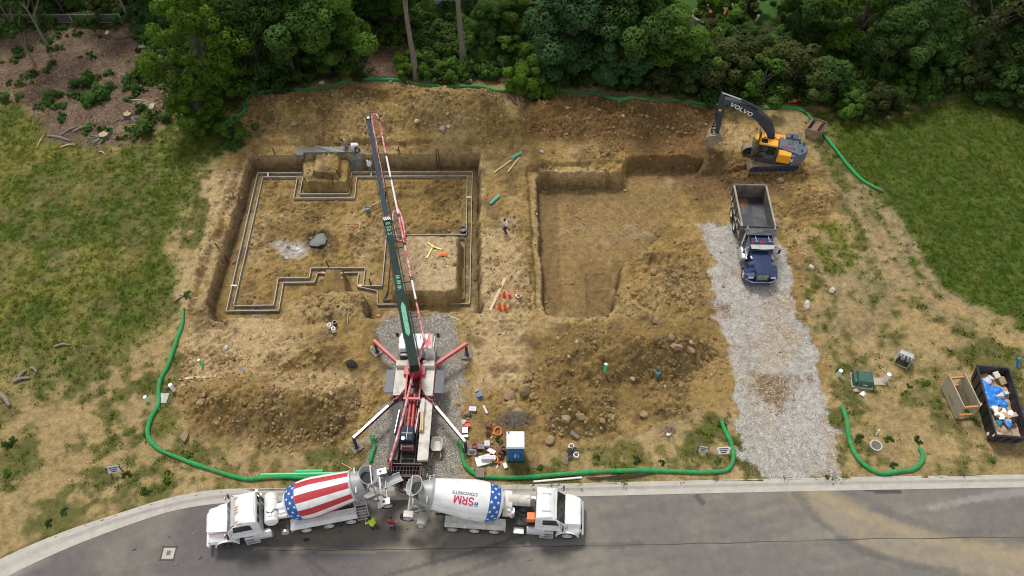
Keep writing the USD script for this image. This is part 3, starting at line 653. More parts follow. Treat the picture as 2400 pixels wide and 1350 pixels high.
def resample(a, s):
    L = np.r_[0, np.cumsum(np.linalg.norm(np.diff(a, axis=0), axis=1))]
    return np.stack([np.interp(s, L, a[:, k]) for k in (0, 1)], 1), L[-1]
kt_s = np.vstack([kt[:1], spline(kt[1:-1], 8), kt[-1:]]); kb_s = np.vstack([kb[:1], spline(kb[1:-1], 8), kb[-1:]])
_, LT = resample(kt_s, [0]); _, LB = resample(kb_s, [0])
cuts = np.arange(0, 1, 3.05 / LT)
for a, b in zip(cuts[:-1], cuts[1:]):
    m, _ = resample(kt_s, [(a + b) / 2 * LT])
    if abs(m[0][0]) > 48: continue
    s = np.linspace(a, b - .012 / LT * 1.0, 5)
    T, _ = resample(kt_s, s * LT); Bm, _ = resample(kb_s, s * LB)
    rows = []
    jz = random.uniform(-.004, .004)
    for t, z in ((-.02, -.2), (-.02, .12), (.0, .135), (.22, .13), (.36, .115), (.52, .03), (.62, .012), (1.0, .016), (1.0, -.2)):
        rows.append(np.c_[T + (Bm - T) * t, np.full(5, z + jz)])
    v = np.vstack(rows); k = len(rows)
    f = [[r * 5 + c, r * 5 + c + 1, (r + 1) * 5 + c + 1, (r + 1) * 5 + c] for r in range(k - 1) for c in range(4)]
    bb = B().add(v, f)
    for c in (0, 4): bb.add(v[c::5], [[0, r, r + 1] if c == 0 else [0, r + 1, r] for r in range(1, k - 1)])
    bb.put(kerb, 'kerb_section', 'concrete', 20)
# ------------------------------------------------------------------ vehicle parts
RY90 = rot(-90)          # z -> y
def panel(pts, th=.02, off=.004):
    """flat polygon plate through 3-D points, proud of the surface along its normal"""
    P = np.asarray(pts, float); n = np.cross(P[1] - P[0], P[2] - P[0]); n /= np.linalg.norm(n)
    k = len(P); v = np.vstack([P + n * off, P + n * (off + th)])
    f = [[0, i + 1, i] for i in range(1, k - 1)] + [[k, k + i, k + i + 1] for i in range(1, k - 1)]
    for i in range(k): j = (i + 1) % k; f += [[i, j, k + j], [i, k + j, k + i]]
    return v, f
def wheel(parent, c, r=.52, w=.3, rimlook='rim_white', out=1, label=None, dish=.05):
    """a tyre with a tread, its rim and nuts; axle along y, out = side of the dish"""
    h = holder(parent, 'wheel', label); c = np.asarray(c, float)
    prof = [(r * .58, -w * .42), (r * .80, -w * .5), (r * .95, -w * .46), (r, -w * .34), (r, w * .34), (r * .95, w * .46), (r * .80, w * .5), (r * .58, w * .42)]
    b = B().lathe(prof, 26, RY90, c)
    for k in range(26):
        a = (k + .5) * 2 * math.pi / 26
        b.box(c + np.array([math.cos(a) * r, 0, math.sin(a) * r]), (.03, w * .6, r * .14), rot(0, -math.degrees(a), 0))
    b.put(h, 'tyre', 'tyre', 30)
    o = out
    b = B().lathe([(r * .59, o * w * .43), (r * .55, o * w * .40), (r * .50, o * w * (.34 - dish)), (r * .30, o * w * (.30 - dish * 2)), (r * .22, o * w * .30), (r * .20, o * w * .42), (0, o * w * .42)], 22, RY90, c)
    b.lathe([(r * .59, -o * w * .43), (r * .5, -o * w * .2), (0, -o * w * .2)], 14, RY90, c)
    for k in range(8):
        a = k * math.pi / 4
        b.cyl(c + np.array([math.cos(a) * r * .36, o * w * .2, math.sin(a) * r * .36]), c + np.array([math.cos(a) * r * .36, o * w * .33, math.sin(a) * r * .36]), .022, n=6)
    b.put(h, 'rim', rimlook, 30)
def star(c, ex, ey, n, r):
    P = [c + (ex * math.cos(a) + ey * math.sin(a)) * (r if k % 2 == 0 else r * .42) for k, a in enumerate(np.arange(10) * math.pi / 5 + math.pi / 2)]
    return np.vstack([P, [c + n * .004]]), [[k, (k + 1) % 10, 10] for k in range(10)]
def hullbox(sections):
    """hull of rectangles (x, half width, z0, z1)"""
    return [(x, s * hw, z) for x, hw, z0, z1 in sections for s in (-1, 1) for z in (z0, z1)]
def door_and_windows(t, s, x0, x1, hw, zf=1.05, zt=2.72, open_glass=False):
    """cab door on side s with its window, handle and mirror"""
    y = s * (hw + .002)
    o = (lambda P: P if s < 0 else P[::-1])
    d = B().add(*panel(o([(x0, y, zf), (x1, y, zf), (x1, y, 1.95), (x1 - .28, y - s * .06, zt), (x0, y - s * .06, zt)]), .02)).put(t, 'door', 'white_paint')
    B().add(*panel(o([(x0 + .1, y - s * .01, 1.95), (x1 - .12, y - s * .01, 1.95), (x1 - .32, y - s * .055, zt - .1), (x0 + .1, y - s * .055, zt - .1)]), .012, .022)).put(d, 'window', 'glass_dark')
    B().box((x0 + .16, y + s * .035, 1.72), (.16, .03, .04), ch=.01).put(d, 'handle', 'chrome')
    b = B().tube([(x1 - .05, y, 2.5), (x1 + .12, y + s * .22, 2.45), (x1 + .12, y + s * .22, 1.75), (x1 - .02, y, 1.7)], .018, 6)
    b.box((x1 + .14, y + s * .26, 2.1), (.09, .24, .42), ch=.03).put(t, 'mirror', 'plastic_black', 30)

def drum(t, p0, tilt, flag, rear=(.64, 5.2)):
    ca, sa = math.cos(math.radians(tilt)), math.sin(math.radians(tilt))
    p0 = np.array(p0, float); A, U, L = np.array([-ca, 0, sa]), np.array([sa, 0, ca]), np.array([0, 1.0, 0])
    prof = [(.02, .06), (.45, .02), (.82, .12), (.98, .28), (1.12, .6), (1.20, 1.0), (1.24, 1.45), (1.24, 1.95), (1.18, 2.5), (.94, 4.5), (.80, 4.82), (.72, 5.0), rear[:1] + (rear[1],)]
    pr = np.array(prof)
    rad = lambda s: float(np.interp(s, pr[:, 1], pr[:, 0]))
    def at_(s, th, off=0.0):
        r = rad(s) + off; th = math.radians(th)
        return p0 + A * s + r * (math.cos(th) * U + math.sin(th) * L)
    def patch(s0, s1, a0, a1, off=.004, ns=8, na=4):
        ss = np.unique(np.r_[np.linspace(s0, s1, ns), pr[(pr[:, 1] > s0) & (pr[:, 1] < s1), 1]]); aa = np.linspace(a0, a1, na + 1)
        v = [at_(s, a, off) for s in ss for a in aa]; m = len(aa)
        f = [[i * m + j, i * m + j + 1, (i + 1) * m + j + 1, (i + 1) * m + j] for i in range(len(ss) - 1) for j in range(m - 1)]
        return v, f
    R = np.stack([L, np.cross(A, L), A], 1)
    body = B().lathe(prof[:10], 48, R, p0).put(t, 'drum', 'drum_white', 25)
    B().lathe([(.945, 4.48), (.80, 4.82), (.72, 5.0), (rear[0], rear[1]), (rear[0] - .05, rear[1]), (.55, 4.7)], 32, R, p0).put(t, 'drum_cone', 'steel_grey', 25)
    B().lathe([(.97, 4.42), (1.01, 4.44), (1.01, 4.54), (.96, 4.56)], 40, R, p0).put(t, 'drum_ring', 'alu' if flag else 'steel_grey', 25)
    B().add(*patch(.3, 1.02, 0, 360, .006, 6, 56)).put(body, 'star_band', 'band_blue', True)
    b = B()
    for i in range(3):
        for k in range(12):
            s, th = .46 + .22 * i, (k + .5 * (i % 2) + .3) * 360 / 12
            c = at_(s, th, .012); tr = math.radians(th); n = math.cos(tr) * U + math.sin(tr) * L; ey = (at_(s + .05, th) - at_(s - .05, th)); ey /= np.linalg.norm(ey); ex = np.cross(ey, n); n2 = np.cross(ex, ey)
            B().add(*star(c, ex, ey, n2 if n2 @ n > 0 else -n2, .118 if flag else .125)).put(body, 'star', 'drum_white')
    if flag:
        for k in range(8):
            B().add(*patch(1.03, 4.40, k * 45 + 8, k * 45 + 30.5)).put(body, 'stripe', 'red_stripe', True)
    else:
        B().add(*patch(1.03, 4.40, 62, 100)).put(body, 'stripe', 'faded_red', True)
        def wrap(tm, s0, th0, sc=1):
            v = np.array(tm.vertices); out = []
            for x, y, z in v: out.append(at_(s0 + x, th0 - math.degrees(y / 1.2), .014 + z))
            return np.array(out), tm.faces
        tm = text('SRM', .46, .006); tm.vertices[:, 0] *= .92
        B().add(*wrap(tm.subdivide_to_size(.2), 1.96, -17)).put(body, 'lettering', 'logo_red')
        tm = text('CONCRETE', .18, .006); tm.vertices[:, 0] *= 1.16
        B().add(*wrap(tm, 1.80, -3)).put(body, 'lettering', 'logo_grey')
        b = B().add(*patch(1.72, 1.93, -39, -28, .012, 3, 3)); lg = b.put(body, 'emblem', 'band_blue', True)
        b = B()
        for s, th in ((1.77, -36), (1.87, -36), (1.82, -31)):
            c = at_(s, th, .02); b.add(*star(c, A, np.cross(A, c - p0 - A * s) / rad(s), (c - p0 - A * s) / rad(s), .05))
        b.put(lg, 'stars', 'drum_white')
    return at_, p0, A, U

def mixer_truck(label, loc, rz, flag, axles, nose, seat_side):
    t = thing('concrete_mixer_truck', label, 'truck', loc, rz)
    side = seat_side      # the side that faces the road
    # frame
    xe = axles[-1] - 1.1
    b = B()
    for y in (-.43, .43): b.box(((nose - .2 + xe) / 2, y, .98), (nose - .2 - xe, .09, .28), ch=.01)
    for x in np.linspace(-.4, xe + .2, 6): b.box((x, 0, .98), (.12, .84, .2))
    for x in axles + [0]: b.cyl((x, -.95, .52), (x, .95, .52), .09)
    b.put(t, 'chassis', 'chassis_black')
    for s in (-1, 1):
        wheel(t, (0, s * 1.02, .55), .55, .40, 'rim_white' if not flag else 'chassis_black', s, dish=.3)
        for k, x in enumerate(axles):
            wheel(t, (x, s * .99, .52 if k else .56), .52, .52, 'rim_white', s, dish=.1)
    # hood, fenders, grille, bumper
    hw = .84
    zc = 1.90 if flag else 1.80
    hb = B().hull(hullbox([(nose, .52 if flag else .72, .85, zc - .28), (nose - .1, .62 if flag else .78, .85, zc - .16), (-.25, hw, .95, zc), (-.45, hw + .06, .95, zc + .0)]) + [(nose - .12, 0, zc - .11), (-.5, .3, zc + .07), (-.5, -.3, zc + .07)])
    hood = hb.put(t, 'hood', 'white_paint', 25)
    g = B()
    for k in range(9): g.box((nose + .012, -.4 + .1 * k, 1.2), (.03, .02, .55))
    g.box((nose + .005, 0, 1.2), (.02, .95, .66)).put(t, 'grille', 'chassis_black')
    B().box((nose + .14, 0, .62), (.18, 2.25, .34), ch=.06).put(t, 'bumper', 'white_paint' if flag else 'chrome', 20)
    for s in (-1, 1):
        pr = [(.74 * math.cos(a), .55 + .74 * math.sin(a)) for a in np.linspace(math.radians(5), math.radians(178), 12)]
        inn_ = [(.66 * math.cos(a), .55 + .66 * math.sin(a)) for a in np.linspace(math.radians(178), math.radians(5), 12)]
        y0, y1 = (.72, 1.26) if s > 0 else (-1.26, -.72)
        b = B().prism(pr + inn_, 'y', y0, y1)
        b.hull([(nose - .05, s * .6, 1.0), (nose - .05, s * 1.15, .95), (nose - .08, s * .62, 1.4), (nose - .1, s * 1.1, 1.25), (.45, s * 1.22, 1.12), (.45, s * .7, 1.5), (.0, s * 1.2, 1.26), (.0, s * .75, 1.6), (.45, s * .7, 1.0), (.45, s * 1.2, 1.0)])
        b.put(t, 'fender', 'white_paint', 25)
        B().box((nose - .02, s * .98, 1.1), (.12, .26, .2), ch=.05).put(t, 'headlight', 'alu', 20)
    if flag:
        B().add(*panel([(nose - .25, side * .80, 1.62), (-.55, side * .925, 1.80), (-.55, side * .92, 1.87), (nose - .25, side * .79, 1.67)][::1 if side < 0 else -1], .012, .02)).put(hood, 'stripe', 'red_stripe')
    # cab
    x0, x1 = (-2.30, -.50) if flag else (-2.05, -.42)
    cw = 1.06
    cb = B().hull(hullbox([(x0, cw, 1.0, 2.6), (x1 + .2, cw - .04, 1.0, 1.87), (x1 - .46, cw - .05, 1.0, 2.72)]) + [(x, s * y, z) for s in (-1, 1) for x, y, z in ((x0 + .04, cw - .07, 2.84), (x1 - .68, cw - .16, 2.88), (x0 + .15, .6, 2.95), (x1 - .85, .55, 2.97))])
    cab = cb.put(t, 'cab', 'white_paint', 22)
    ws = [(x1 + .175, -.94, 1.90), (x1 + .175, .94, 1.90), (x1 - .44, .90, 2.70), (x1 - .44, -.90, 2.70)]
    B().add(*panel(ws, .012, .012)).put(t, 'windshield', 'glass_dark')
    for y in (-.45, .2): B().beam((x1 + .19, y, 1.93), (x1 - .04, y + .35, 2.24), .02, .02).put(t, 'wiper', 'rubber_black')
    B().hull(hullbox([(x1 - .46, .92, 2.74, 2.78), (x1 - (.24 if flag else .34), .95, 2.66, 2.70)])).put(t, 'sun_visor', 'alu' if flag else 'white_paint', 20)
    for y in ((-.78, -.18, 0, .18, .78) if flag else ()):
        B().hull([(x1 - .50, y - .05, 2.86), (x1 - .50, y + .05, 2.86), (x1 - .64, y + .03, 2.91), (x1 - .64, y - .03, 2.91), (x1 - .52, y - .04, 2.95), (x1 - .52, y + .04, 2.95), (x1 - .8, y, 2.95)]).put(t, 'marker_light', 'amber')
    if not flag:
        for y in (-.55, .55): B().tube([(x0 + .35, y, 2.95), (x0 + .42, y, 3.04), (x1 - .8, y, 3.04), (x1 - .74, y, 2.93)], .03, 6).put(t, 'grab_rail', 'white_paint')
    b = B()
    for ya, yb in ((-.85, -.5), (-.42, .42), (.5, .85)): b.add(*panel([(x0 - .002, yb, 2.1), (x0 - .002, ya, 2.1), (x0 - .002, ya, 2.62), (x0 - .002, yb, 2.62)], .012, .004))
    b.put(t, 'rear_window', 'glass_dark')
    for s in (-1, 1):
        door_and_windows(t, s, x0 + .35, x1 - .05, cw)
        b = B()
        for k in range(3): b.box((x0 + .75, s * (1.12 + .05 * k), .95 - .26 * k), (.85, .28, .04), ch=.01)
        for x in (x0 + .34, x0 + 1.16): b.beam((x, s * 1.06, 1.0), (x, s * 1.26, .35), .03, .12)
        b.put(t, 'step', 'alu')
        B().cyl((x0 + .62, s * .98, .78), (x0 - .5, s * .98, .78), .30, n=20).put(t, 'fuel_tank', 'alu', 30)
        b = B().cyl((x1 + .25, s * 1.0, 1.55), (x1 + .25, s * 1.18, 2.0), .02, n=6); b.box((x1 + .26, s * 1.2, 2.1), (.1, .2, .24), ch=.04)
        b.put(t, 'hood_mirror', 'chrome', 20)
    if flag:
        b = B().cyl((x0 - .14, -side * .86, 1.1), (x0 - .14, -side * .86, 3.2), .08, n=14); b.cyl((x0 - .14, -side * .86, 1.5), (x0 - .14, -side * .86, 2.5), .12, n=14)
        b.put(t, 'exhaust_stack', 'chrome', 30)
    # water tank and drum drive
    if flag:
        b = B()
        R = rot(-90)
        b.lathe([(0, -1.0), (.3, -.98), (.41, -.88), (.42, -.8), (.42, .8), (.41, .88), (.3, .98), (0, 1.0)], 26, R, (x0 - .72, side * -.02, 2.0))
        for y in (-.55, .55): b.lathe([(.425, y - .03), (.435, y - .03), (.435, y + .03), (.425, y + .03)], 26, R, (x0 - .72, 0, 2.0))
        b.cyl((x0 - .72, side * .55, 2.38), (x0 - .72, side * .55, 2.48), .1).put(t, 'water_tank', 'white_paint', 30)
        b = B().box((x0 - .72, 0, 1.35), (.3, 1.3, .6)); b.box((x0 - .72, side * .9, 1.2), (.5, .1, .5)).put(t, 'tank_bracket', 'chassis_black')
        B().tube([(x0 - .5, side * .3, 2.44), (x0 - .8, side * .45, 2.46), (x0 - 1.0, side * .2, 2.4), (x0 - 1.2, side * .2, 2.1)], .025, 6).put(t, 'hose', 'rubber_black', True)
        wheelx = x0 - 1.25
        B().cyl((x0 - 1.3, side * 1.1, .9), (x0 - 1.3, side * 1.28, .9), .24, n=20).put(t, 'air_tank', 'alu', 30)
    else:
        b = B().lathe([(0, 0), (.28, .03), (.36, .1), (.36, 1.35), (.28, 1.42), (0, 1.45)], 24, rot(0, -90), (x0 - .28, -side * .42, 1.95))
        b.cyl((x0 - .55, -side * .5, 2.25), (x0 - .55, -side * .5, 2.36), .11).put(t, 'water_tank', 'drum_dusty', 30)
        B().box((x0 - 1.0, 0, 1.14), (1.9, 1.7, .06)).put(t, 'deck_plate', 'chassis_black')
        B().box((x0 - .28, side * .52, 1.62), (.5, .48, .5), ch=.03).put(t, 'toolbox', 'orange_box')
        b = B()
        rr = random.Random(3)
        for k in range(7):
            y = side * rr.uniform(-.1, .6)
            b.tube(spline([(x0 - .2, y, 1.5), (x0 - .7, y + rr.uniform(-.2, .2), 1.75 + rr.uniform(0, .3)), (x0 - 1.2, y + rr.uniform(-.2, .2), 1.6), (x0 - 1.7, side * .2, 1.6)], 4), .022, 5)
        b.put(t, 'hose', 'rubber_black', True)
        b = B().box((x0 - 1.75, -side * .55, 1.7), (.55, .75, 1.0), ch=.05)
        b.put(t, 'drive_housing', 'drum_dusty')
        B().cyl((x0 - 1.5, side * .25, 1.2), (x0 - 1.5, side * .25, 1.95), .22, n=16).put(t, 'oil_reservoir', 'white_paint', 30)
        b = B().box((x0 - 1.0, side * 1.1, .82), (.62, .4, .04));
        for k in range(6): b.box((x0 - 1.25 + .1 * k, side * 1.1, .85), (.03, .38, .02))
        b.put(t, 'side_step', 'alu')
    fx = -4.02 if flag else -4.12
    b = B().cyl((fx + .55, 0, 2.02), (fx - .05, 0, 2.16), .26, n=18); b.box((fx + .3, side * .28, 1.9), (.5, .4, .5), ch=.08); b.cyl((fx + .55, side * .5, 1.85), (fx + .05, side * .5, 1.9), .16); b.box((fx + .18, 0, 1.5), (.35, .8, .8))
    b.put(t, 'drum_gearbox', 'white_paint' if flag else 'drum_dusty', 30)
    at_, p0, A, U = drum(t, (fx, 0, 2.2), 13.0, flag)
    # rear pedestal and rollers
    pe = at_(4.5, 180)
    b = B()
    for s in (-1, 1):
        b.beam((pe[0], s * .42, 1.1), (pe[0], s * .75, pe[2] + .35), .16, .12); b.beam((pe[0] - .9, s * .42, 1.1), (pe[0], s * .6, pe[2] + .1), .1, .1)
        b.cyl((pe[0] + .1, s * .62, pe[2] + .22), (pe[0] - .12, s * .62, pe[2] + .26), .13)
    b.box((pe[0], 0, pe[2] - .1), (.3, 1.3, .12)); b.put(t, 'drum_pedestal', 'steel_grey' if flag else 'cement_grey')
    # deck fenders over the tandem wheels
    fa, fb = axles[0] + (.85 if flag else .72), axles[-1] - .45
    for s in (-1, 1):
        o = [(s * .58, 1.22), (s * 1.02, 1.20), (s * 1.26, 1.08), (s * 1.26, 1.04), (s * 1.02, 1.15), (s * .58, 1.17)]
        b = B().prism(o if s > 0 else o[::-1], 'x', fb, fa)
        b.box((fa - .02, s * .95, .95), (.04, .58, .5)); b.put(t, 'deck_fender', 'white_paint' if flag else 'drum_dusty')
        b = B().box((fb - .05, s * .95, .72), (.02, .6, .6)).put(t, 'mud_flap', 'rubber_black')
    # charging hopper, collector, chute, ladder
    re = at_(5.15, 0) * .5 + at_(5.15, 180) * .5
    hop = B()
    ho = re + np.array([-.15, 0, .45])
    R = rot(0, -20, 0)
    k = 22; a = np.linspace(0, 2 * math.pi, k, endpoint=False)
    top = np.stack([.62 * np.cos(a), .66 * np.sin(a), 0 * a + .52 + .14 * np.cos(a)], 1); low = np.stack([.3 * np.cos(a) + .05, .3 * np.sin(a), 0 * a - .1], 1)
    topi, lowi = top * [.93, .93, 1], low * [.9, .9, 1]
    i = np.arange(k); j = (i + 1) % k
    hop.add(np.vstack([low, top, topi, lowi]) @ R.T + ho, np.vstack([np.stack([i, j, j + k, i + k], 1), np.stack([i + k, j + k, j + 2 * k, i + 2 * k], 1), np.stack([i + 2 * k, j + 2 * k, j + 3 * k, i + 3 * k], 1)]))
    hop.put(t, 'charge_hopper', 'steel_grey' if flag else 'cement_grey', 30)
    B().cyl(ho + R @ [0.02, 0, .12], ho + R @ [.02, 0, .14], .42, n=20).put(t, 'hopper_throat', 'rubber_black')
    b = B()
    for s in (-1, 1):
        b.beam((pe[0], s * .7, pe[2] + .35), (re[0] - .5, s * .62, re[2] + .9), .07, .07); b.beam((re[0] - .5, s * .62, re[2] + .9), (re[0] - .55, s * .55, 1.3), .07, .07)
        b.beam((pe[0] + .1, s * .8, pe[2] + 1.6), (pe[0], s * .72, pe[2] + .3), .07, .09)
    b.beam((re[0] - .5, -.62, re[2] + .9), (re[0] - .5, .62, re[2] + .9), .07, .07); b.beam((pe[0] + .1, -.8, pe[2] + 1.6), (pe[0] + .1, .8, pe[2] + 1.6), .08, .08)
    b.put(t, 'rear_frame', 'steel_grey' if flag else 'cement_grey')
    ck = 14; a = np.linspace(0, math.pi, ck)
    low_ = re + np.array([-.45, 0, -.6])
    v = np.vstack([np.stack([-.35 - .35 * np.sin(a), .55 * np.cos(a), 0 * a + .35], 1), np.stack([-.30 - .18 * np.sin(a), .28 * np.cos(a), 0 * a - .45], 1)]) + re + [.2, 0, -.5]
    i = np.arange(ck - 1); f = np.stack([i, i + 1, i + 1 + ck, i + ck], 1)
    B().add(np.vstack([v, v]), np.vstack([f, f[:, ::-1] + 2 * ck])).put(t, 'collector', 'steel_grey' if flag else 'cement_grey', 30)
    b = B()
    lx, ly = (re[0] + .55, side * .98)
    if flag:
        for q in (-.36, .36): b.tube([(lx + q, ly - side * .1, 2.0), (lx + q, ly - side * .1, 3.0), (lx + q, ly - side * .3, 3.15)], .022, 6); b.beam((lx + q, ly + side * .3, .7), (lx + q, ly - side * .1, 2.1), .05, .03)
        for k in range(6): b.box((lx, ly + side * (.3 - .08 * k), .75 + .27 * k), (.72, .06, .03))
        for k in range(9): b.box((lx, ly - side * .02 - side * .42 * 0 + side * (-.1 - .055 * k), 2.12), (.72, .022, .04))
        for z in (2.55, 3.0): b.box((lx, ly - side * .1, z), (.72, .025, .025))
        for k in range(8): b.box((lx - .36 + .1 * k, ly - side * .1, 2.55), (.02, .02, .9))
    else:
        for q in (-.22, .22): b.tube([(lx + q, -ly, 1.0), (lx + q, -ly, 3.9), (lx + q, -ly + side * .3, 4.0)], .022, 6)
        for k in range(9): b.box((lx, -ly, 1.2 + .3 * k), (.44, .03, .03))
    b.put(t, 'ladder', 'alu' if flag else 'cement_grey')
    # trailing booster axle, lifted, two wheels on arms
    bx, bz = re[0] - (1.12 if flag else .85), 1.75
    b = B()
    for s in (-1, 1): b.beam((xe + .3, s * .35, 1.15), (bx + .3, s * .55, bz + .65), .12, .14); b.beam((bx + .3, s * .55, bz + .65), (bx, s * .72, bz), .1, .1)
    b.cyl((bx, -.95, bz), (bx, .95, bz), .07); b.beam((bx + .3, -.6, bz + .65), (bx + .3, .6, bz + .65), .1, .1)
    b.put(t, 'booster_arm', 'steel_grey' if flag else 'cement_grey')
    for s in (-1, 1):
        wheel(t, (bx, s * 1.02, bz), .46, .3, 'rim_white', s, dish=.25)
        fn = B().box((bx + .42, s * 1.02, bz + .22), (.5, .42, .06), rot(0, 35, 0), ch=.02); fn.box((bx + .12, s * 1.02, bz + .52), (.62, .42, .05), rot(0, 4, 0), ch=.02)
        fp = fn.put(t, 'booster_fender', 'white_paint' if flag else 'drum_dusty')
        if flag: B().cyl((bx + .2, s * 1.02, bz + .545), (bx + .2, s * 1.02, bz + .556), .085).put(fp, 'reflector', 'dull_maroon')
    return t, re, side

# the two mixers back up to the pump from either side
def veh(p_front, p_rear):
    a, b = on(*p_front)[:2], on(*p_rear)[:2]
    d = a - b
    return a, b, math.degrees(math.atan2(d[1], d[0]))
def chute(t, p, q, w, look_, hang=None):
    p, q = np.array(p, float), np.array(q, float); d = q - p; R = frame_to(d); L = np.linalg.norm(d)
    a = np.linspace(math.radians(205), math.radians(335), 9); k = len(a)
    o = np.stack([w * np.cos(a), w * .8 * np.sin(a) + .1], 1)
    if R[2, 1] < 0: o[:, 1] *= -1
    v = np.vstack([np.c_[o, np.zeros(k)], np.c_[o, np.full(k, L)]]) @ R.T + p
    n = np.vstack([np.c_[o * .93, np.zeros(k)], np.c_[o * .93, np.full(k, L)]]) @ R.T + p
    i = np.arange(k - 1); f = np.stack([i, i + 1, i + 1 + k, i + k], 1)
    b = B().add(v, f).add(n, f[:, ::-1])
    for e in (0, k - 1): b.beam(v[e], v[e + k], .05, .05)
    for e in (0, L): b.tube((np.c_[o * 1.04, np.full(k, e)] @ R.T + p), .03, 6)
    return b.put(t, 'chute', look_, 30)
A_, B_, rz1 = veh((520, 1281), (775, 1232))
M1, re1, s1 = mixer_truck('white mixer truck with a red and white striped drum and blue star band', (A_[0] + .42, A_[1] + .98, 0), rz1, True, [-4.85, -6.25, -7.65], 1.02, +1)
chute(M1, (re1[0] - .35, -.1, 2.05), (re1[0] - 2.15, -.75, 1.62), .34, 'steel_grey')
A_, B_, rz2 = veh((1328, 1262), (1084, 1247))
M2, re2, s2 = mixer_truck('white mixer truck with lettering on a plain white drum and a blue star band', (A_[0] + .05, A_[1] + 1.05, 0), rz2, False, [-4.6, -5.85, -7.25], .82, -1)
chute(M2, (re2[0] - .3, .2, 2.0), (re2[0] - 1.15, 1.0, 1.7), .3, 'cement_grey')
b = B().lathe([(.34, 0), (.3, .5), (.26, .95)], 18, rot(62, 0, 0), (re2[0] + .15, -1.02, 2.1)); b.lathe([(.30, .02), (.27, .5), (.2, .9), (0, .9)], 18, rot(62, 0, 0), (re2[0] + .15, -1.02, 2.1))
b.put(M2, 'folding_chute', 'cement_grey', 30)
# ------------------------------------------------------------------ concrete pump truck with its long telescopic boom
PX, PY = -6.87, 21.9
pz0 = .1
T = thing('concrete_pump_truck', 'red and cream concrete pump truck on four outriggers with a long dark green boom', 'truck', (PX, PY, pz0), 89.2)
b = B()
for y in (-.45, .45): b.box((4.6, y, .95), (9.6, .1, .3), ch=.01)
for x in np.linspace(.6, 9, 7): b.box((x, 0, .95), (.12, .9, .22))
for x in (1.2, 2.55, 8.7): b.cyl((x, -1.0, .55), (x, 1.0, .55), .1)
b.put(T, 'chassis', 'chassis_black')
for s in (-1, 1):
    wheel(T, (8.7, s * 1.08, .54), .54, .34, 'rim_steel', s); wheel(T, (1.25, s * 1.0, .54), .54, .55, 'rim_steel', s); wheel(T, (2.6, s * 1.0, .54), .54, .55, 'rim_steel', s)
cb = B().hull(hullbox([(8.05, 1.22, .85, 2.5), (9.65, 1.22, .85, 1.7), (9.5, 1.2, .85, 2.45)]) + [(x, s * y, z) for s in (-1, 1) for x, y, z in ((8.1, 1.12, 2.76), (9.35, 1.1, 2.74), (8.3, .6, 2.82), (9.2, .6, 2.82))])
cab = cb.put(T, 'cab', 'white_paint', 22)
B().hull([(8.12, -.42, 2.826), (9.2, -.50, 2.826), (9.36, -1.08, 2.75), (8.12, -1.1, 2.775), (8.12, -1.2, 2.5), (9.45, -1.19, 2.45), (8.12, -.42, 2.8), (9.2, -.5, 2.8)]).put(cab, 'roof_panel', 'pipe_red', 25, label='faded red right part of the white cab roof')
b = B()
for y in (.95, .3, .0, -.3): b.tube([(9.15, y, 2.82), (9.12, y, 2.9), (8.85, y, 2.9), (8.82, y, 2.82)], .02, 5)
b.put(cab, 'roof_rail', 'alu')
B().add(*panel([(9.66, 1.1, 1.72), (9.66, -1.1, 1.72), (9.52, -1.08, 2.42), (9.52, 1.08, 2.42)], .01, .01)).put(T, 'windshield', 'glass_dark')
for s in (-1, 1):
    B().add(*panel([(8.5, s * 1.225, 1.65), (9.5, s * 1.225, 1.65), (9.4, s * 1.215, 2.4), (8.5, s * 1.215, 2.4)][::1 if s < 0 else -1], .01, .008)).put(T, 'side_window', 'glass_dark')
    b = B().tube([(9.4, s * 1.2, 2.4), (9.6, s * 1.42, 2.5), (9.6, s * 1.42, 1.9)], .025, 6); b.box((9.58, s * 1.46, 2.2), (.1, .22, .5), ch=.04); b.put(T, 'mirror', 'plastic_black', 25)
B().box((7.85, .75, 2.15), (.4, .75, .5), ch=.08).put(T, 'air_cleaner', 'plastic_black', 25)
B().cyl((7.9, -.75, 1.8), (7.9, -.75, 2.75), .14, n=16).cyl((7.9, -.75, 2.75), (7.9, -.75, 2.8), .1).put(T, 'exhaust_stack', 'deck_cream', 30)
B().box((6.95, 0, 1.35), (2.3, 1.0, .5)).box((4.2, 0, 1.28), (4.6, .7, .3)).put(T, 'subframe', 'pump_dark_red')
for s in (-1, 1):
    b = B().prism([(4.95, .52 + .4 * (1)), (5.5, .55), (7.55, .45), (7.55, 1.36), (4.95, 1.36)], 'z', 1.62, 1.76)
    v, f = b.get(); v[:, 1] *= s
    B().add(v, f if s > 0 else f[:, ::-1]).box((7.32, s * .93, 1.93), (.46, .84, .34), ch=.03).put(T, 'side_deck', 'deck_cream', 20)
    B().box((6.3, s * 1.37, 1.15), (2.6, .05, .9)).put(T, 'side_panel', 'pump_red')
    B().box((6.18, s * 1.74, 1.5), (1.85, .64, .05), rot(s * -4, 0, 0), ch=.015).box((6.1, s * 2.03, 1.505), (.16, .06, .055), rot(s * -4, 0, 0)).put(T, 'lid', 'slate_plate')
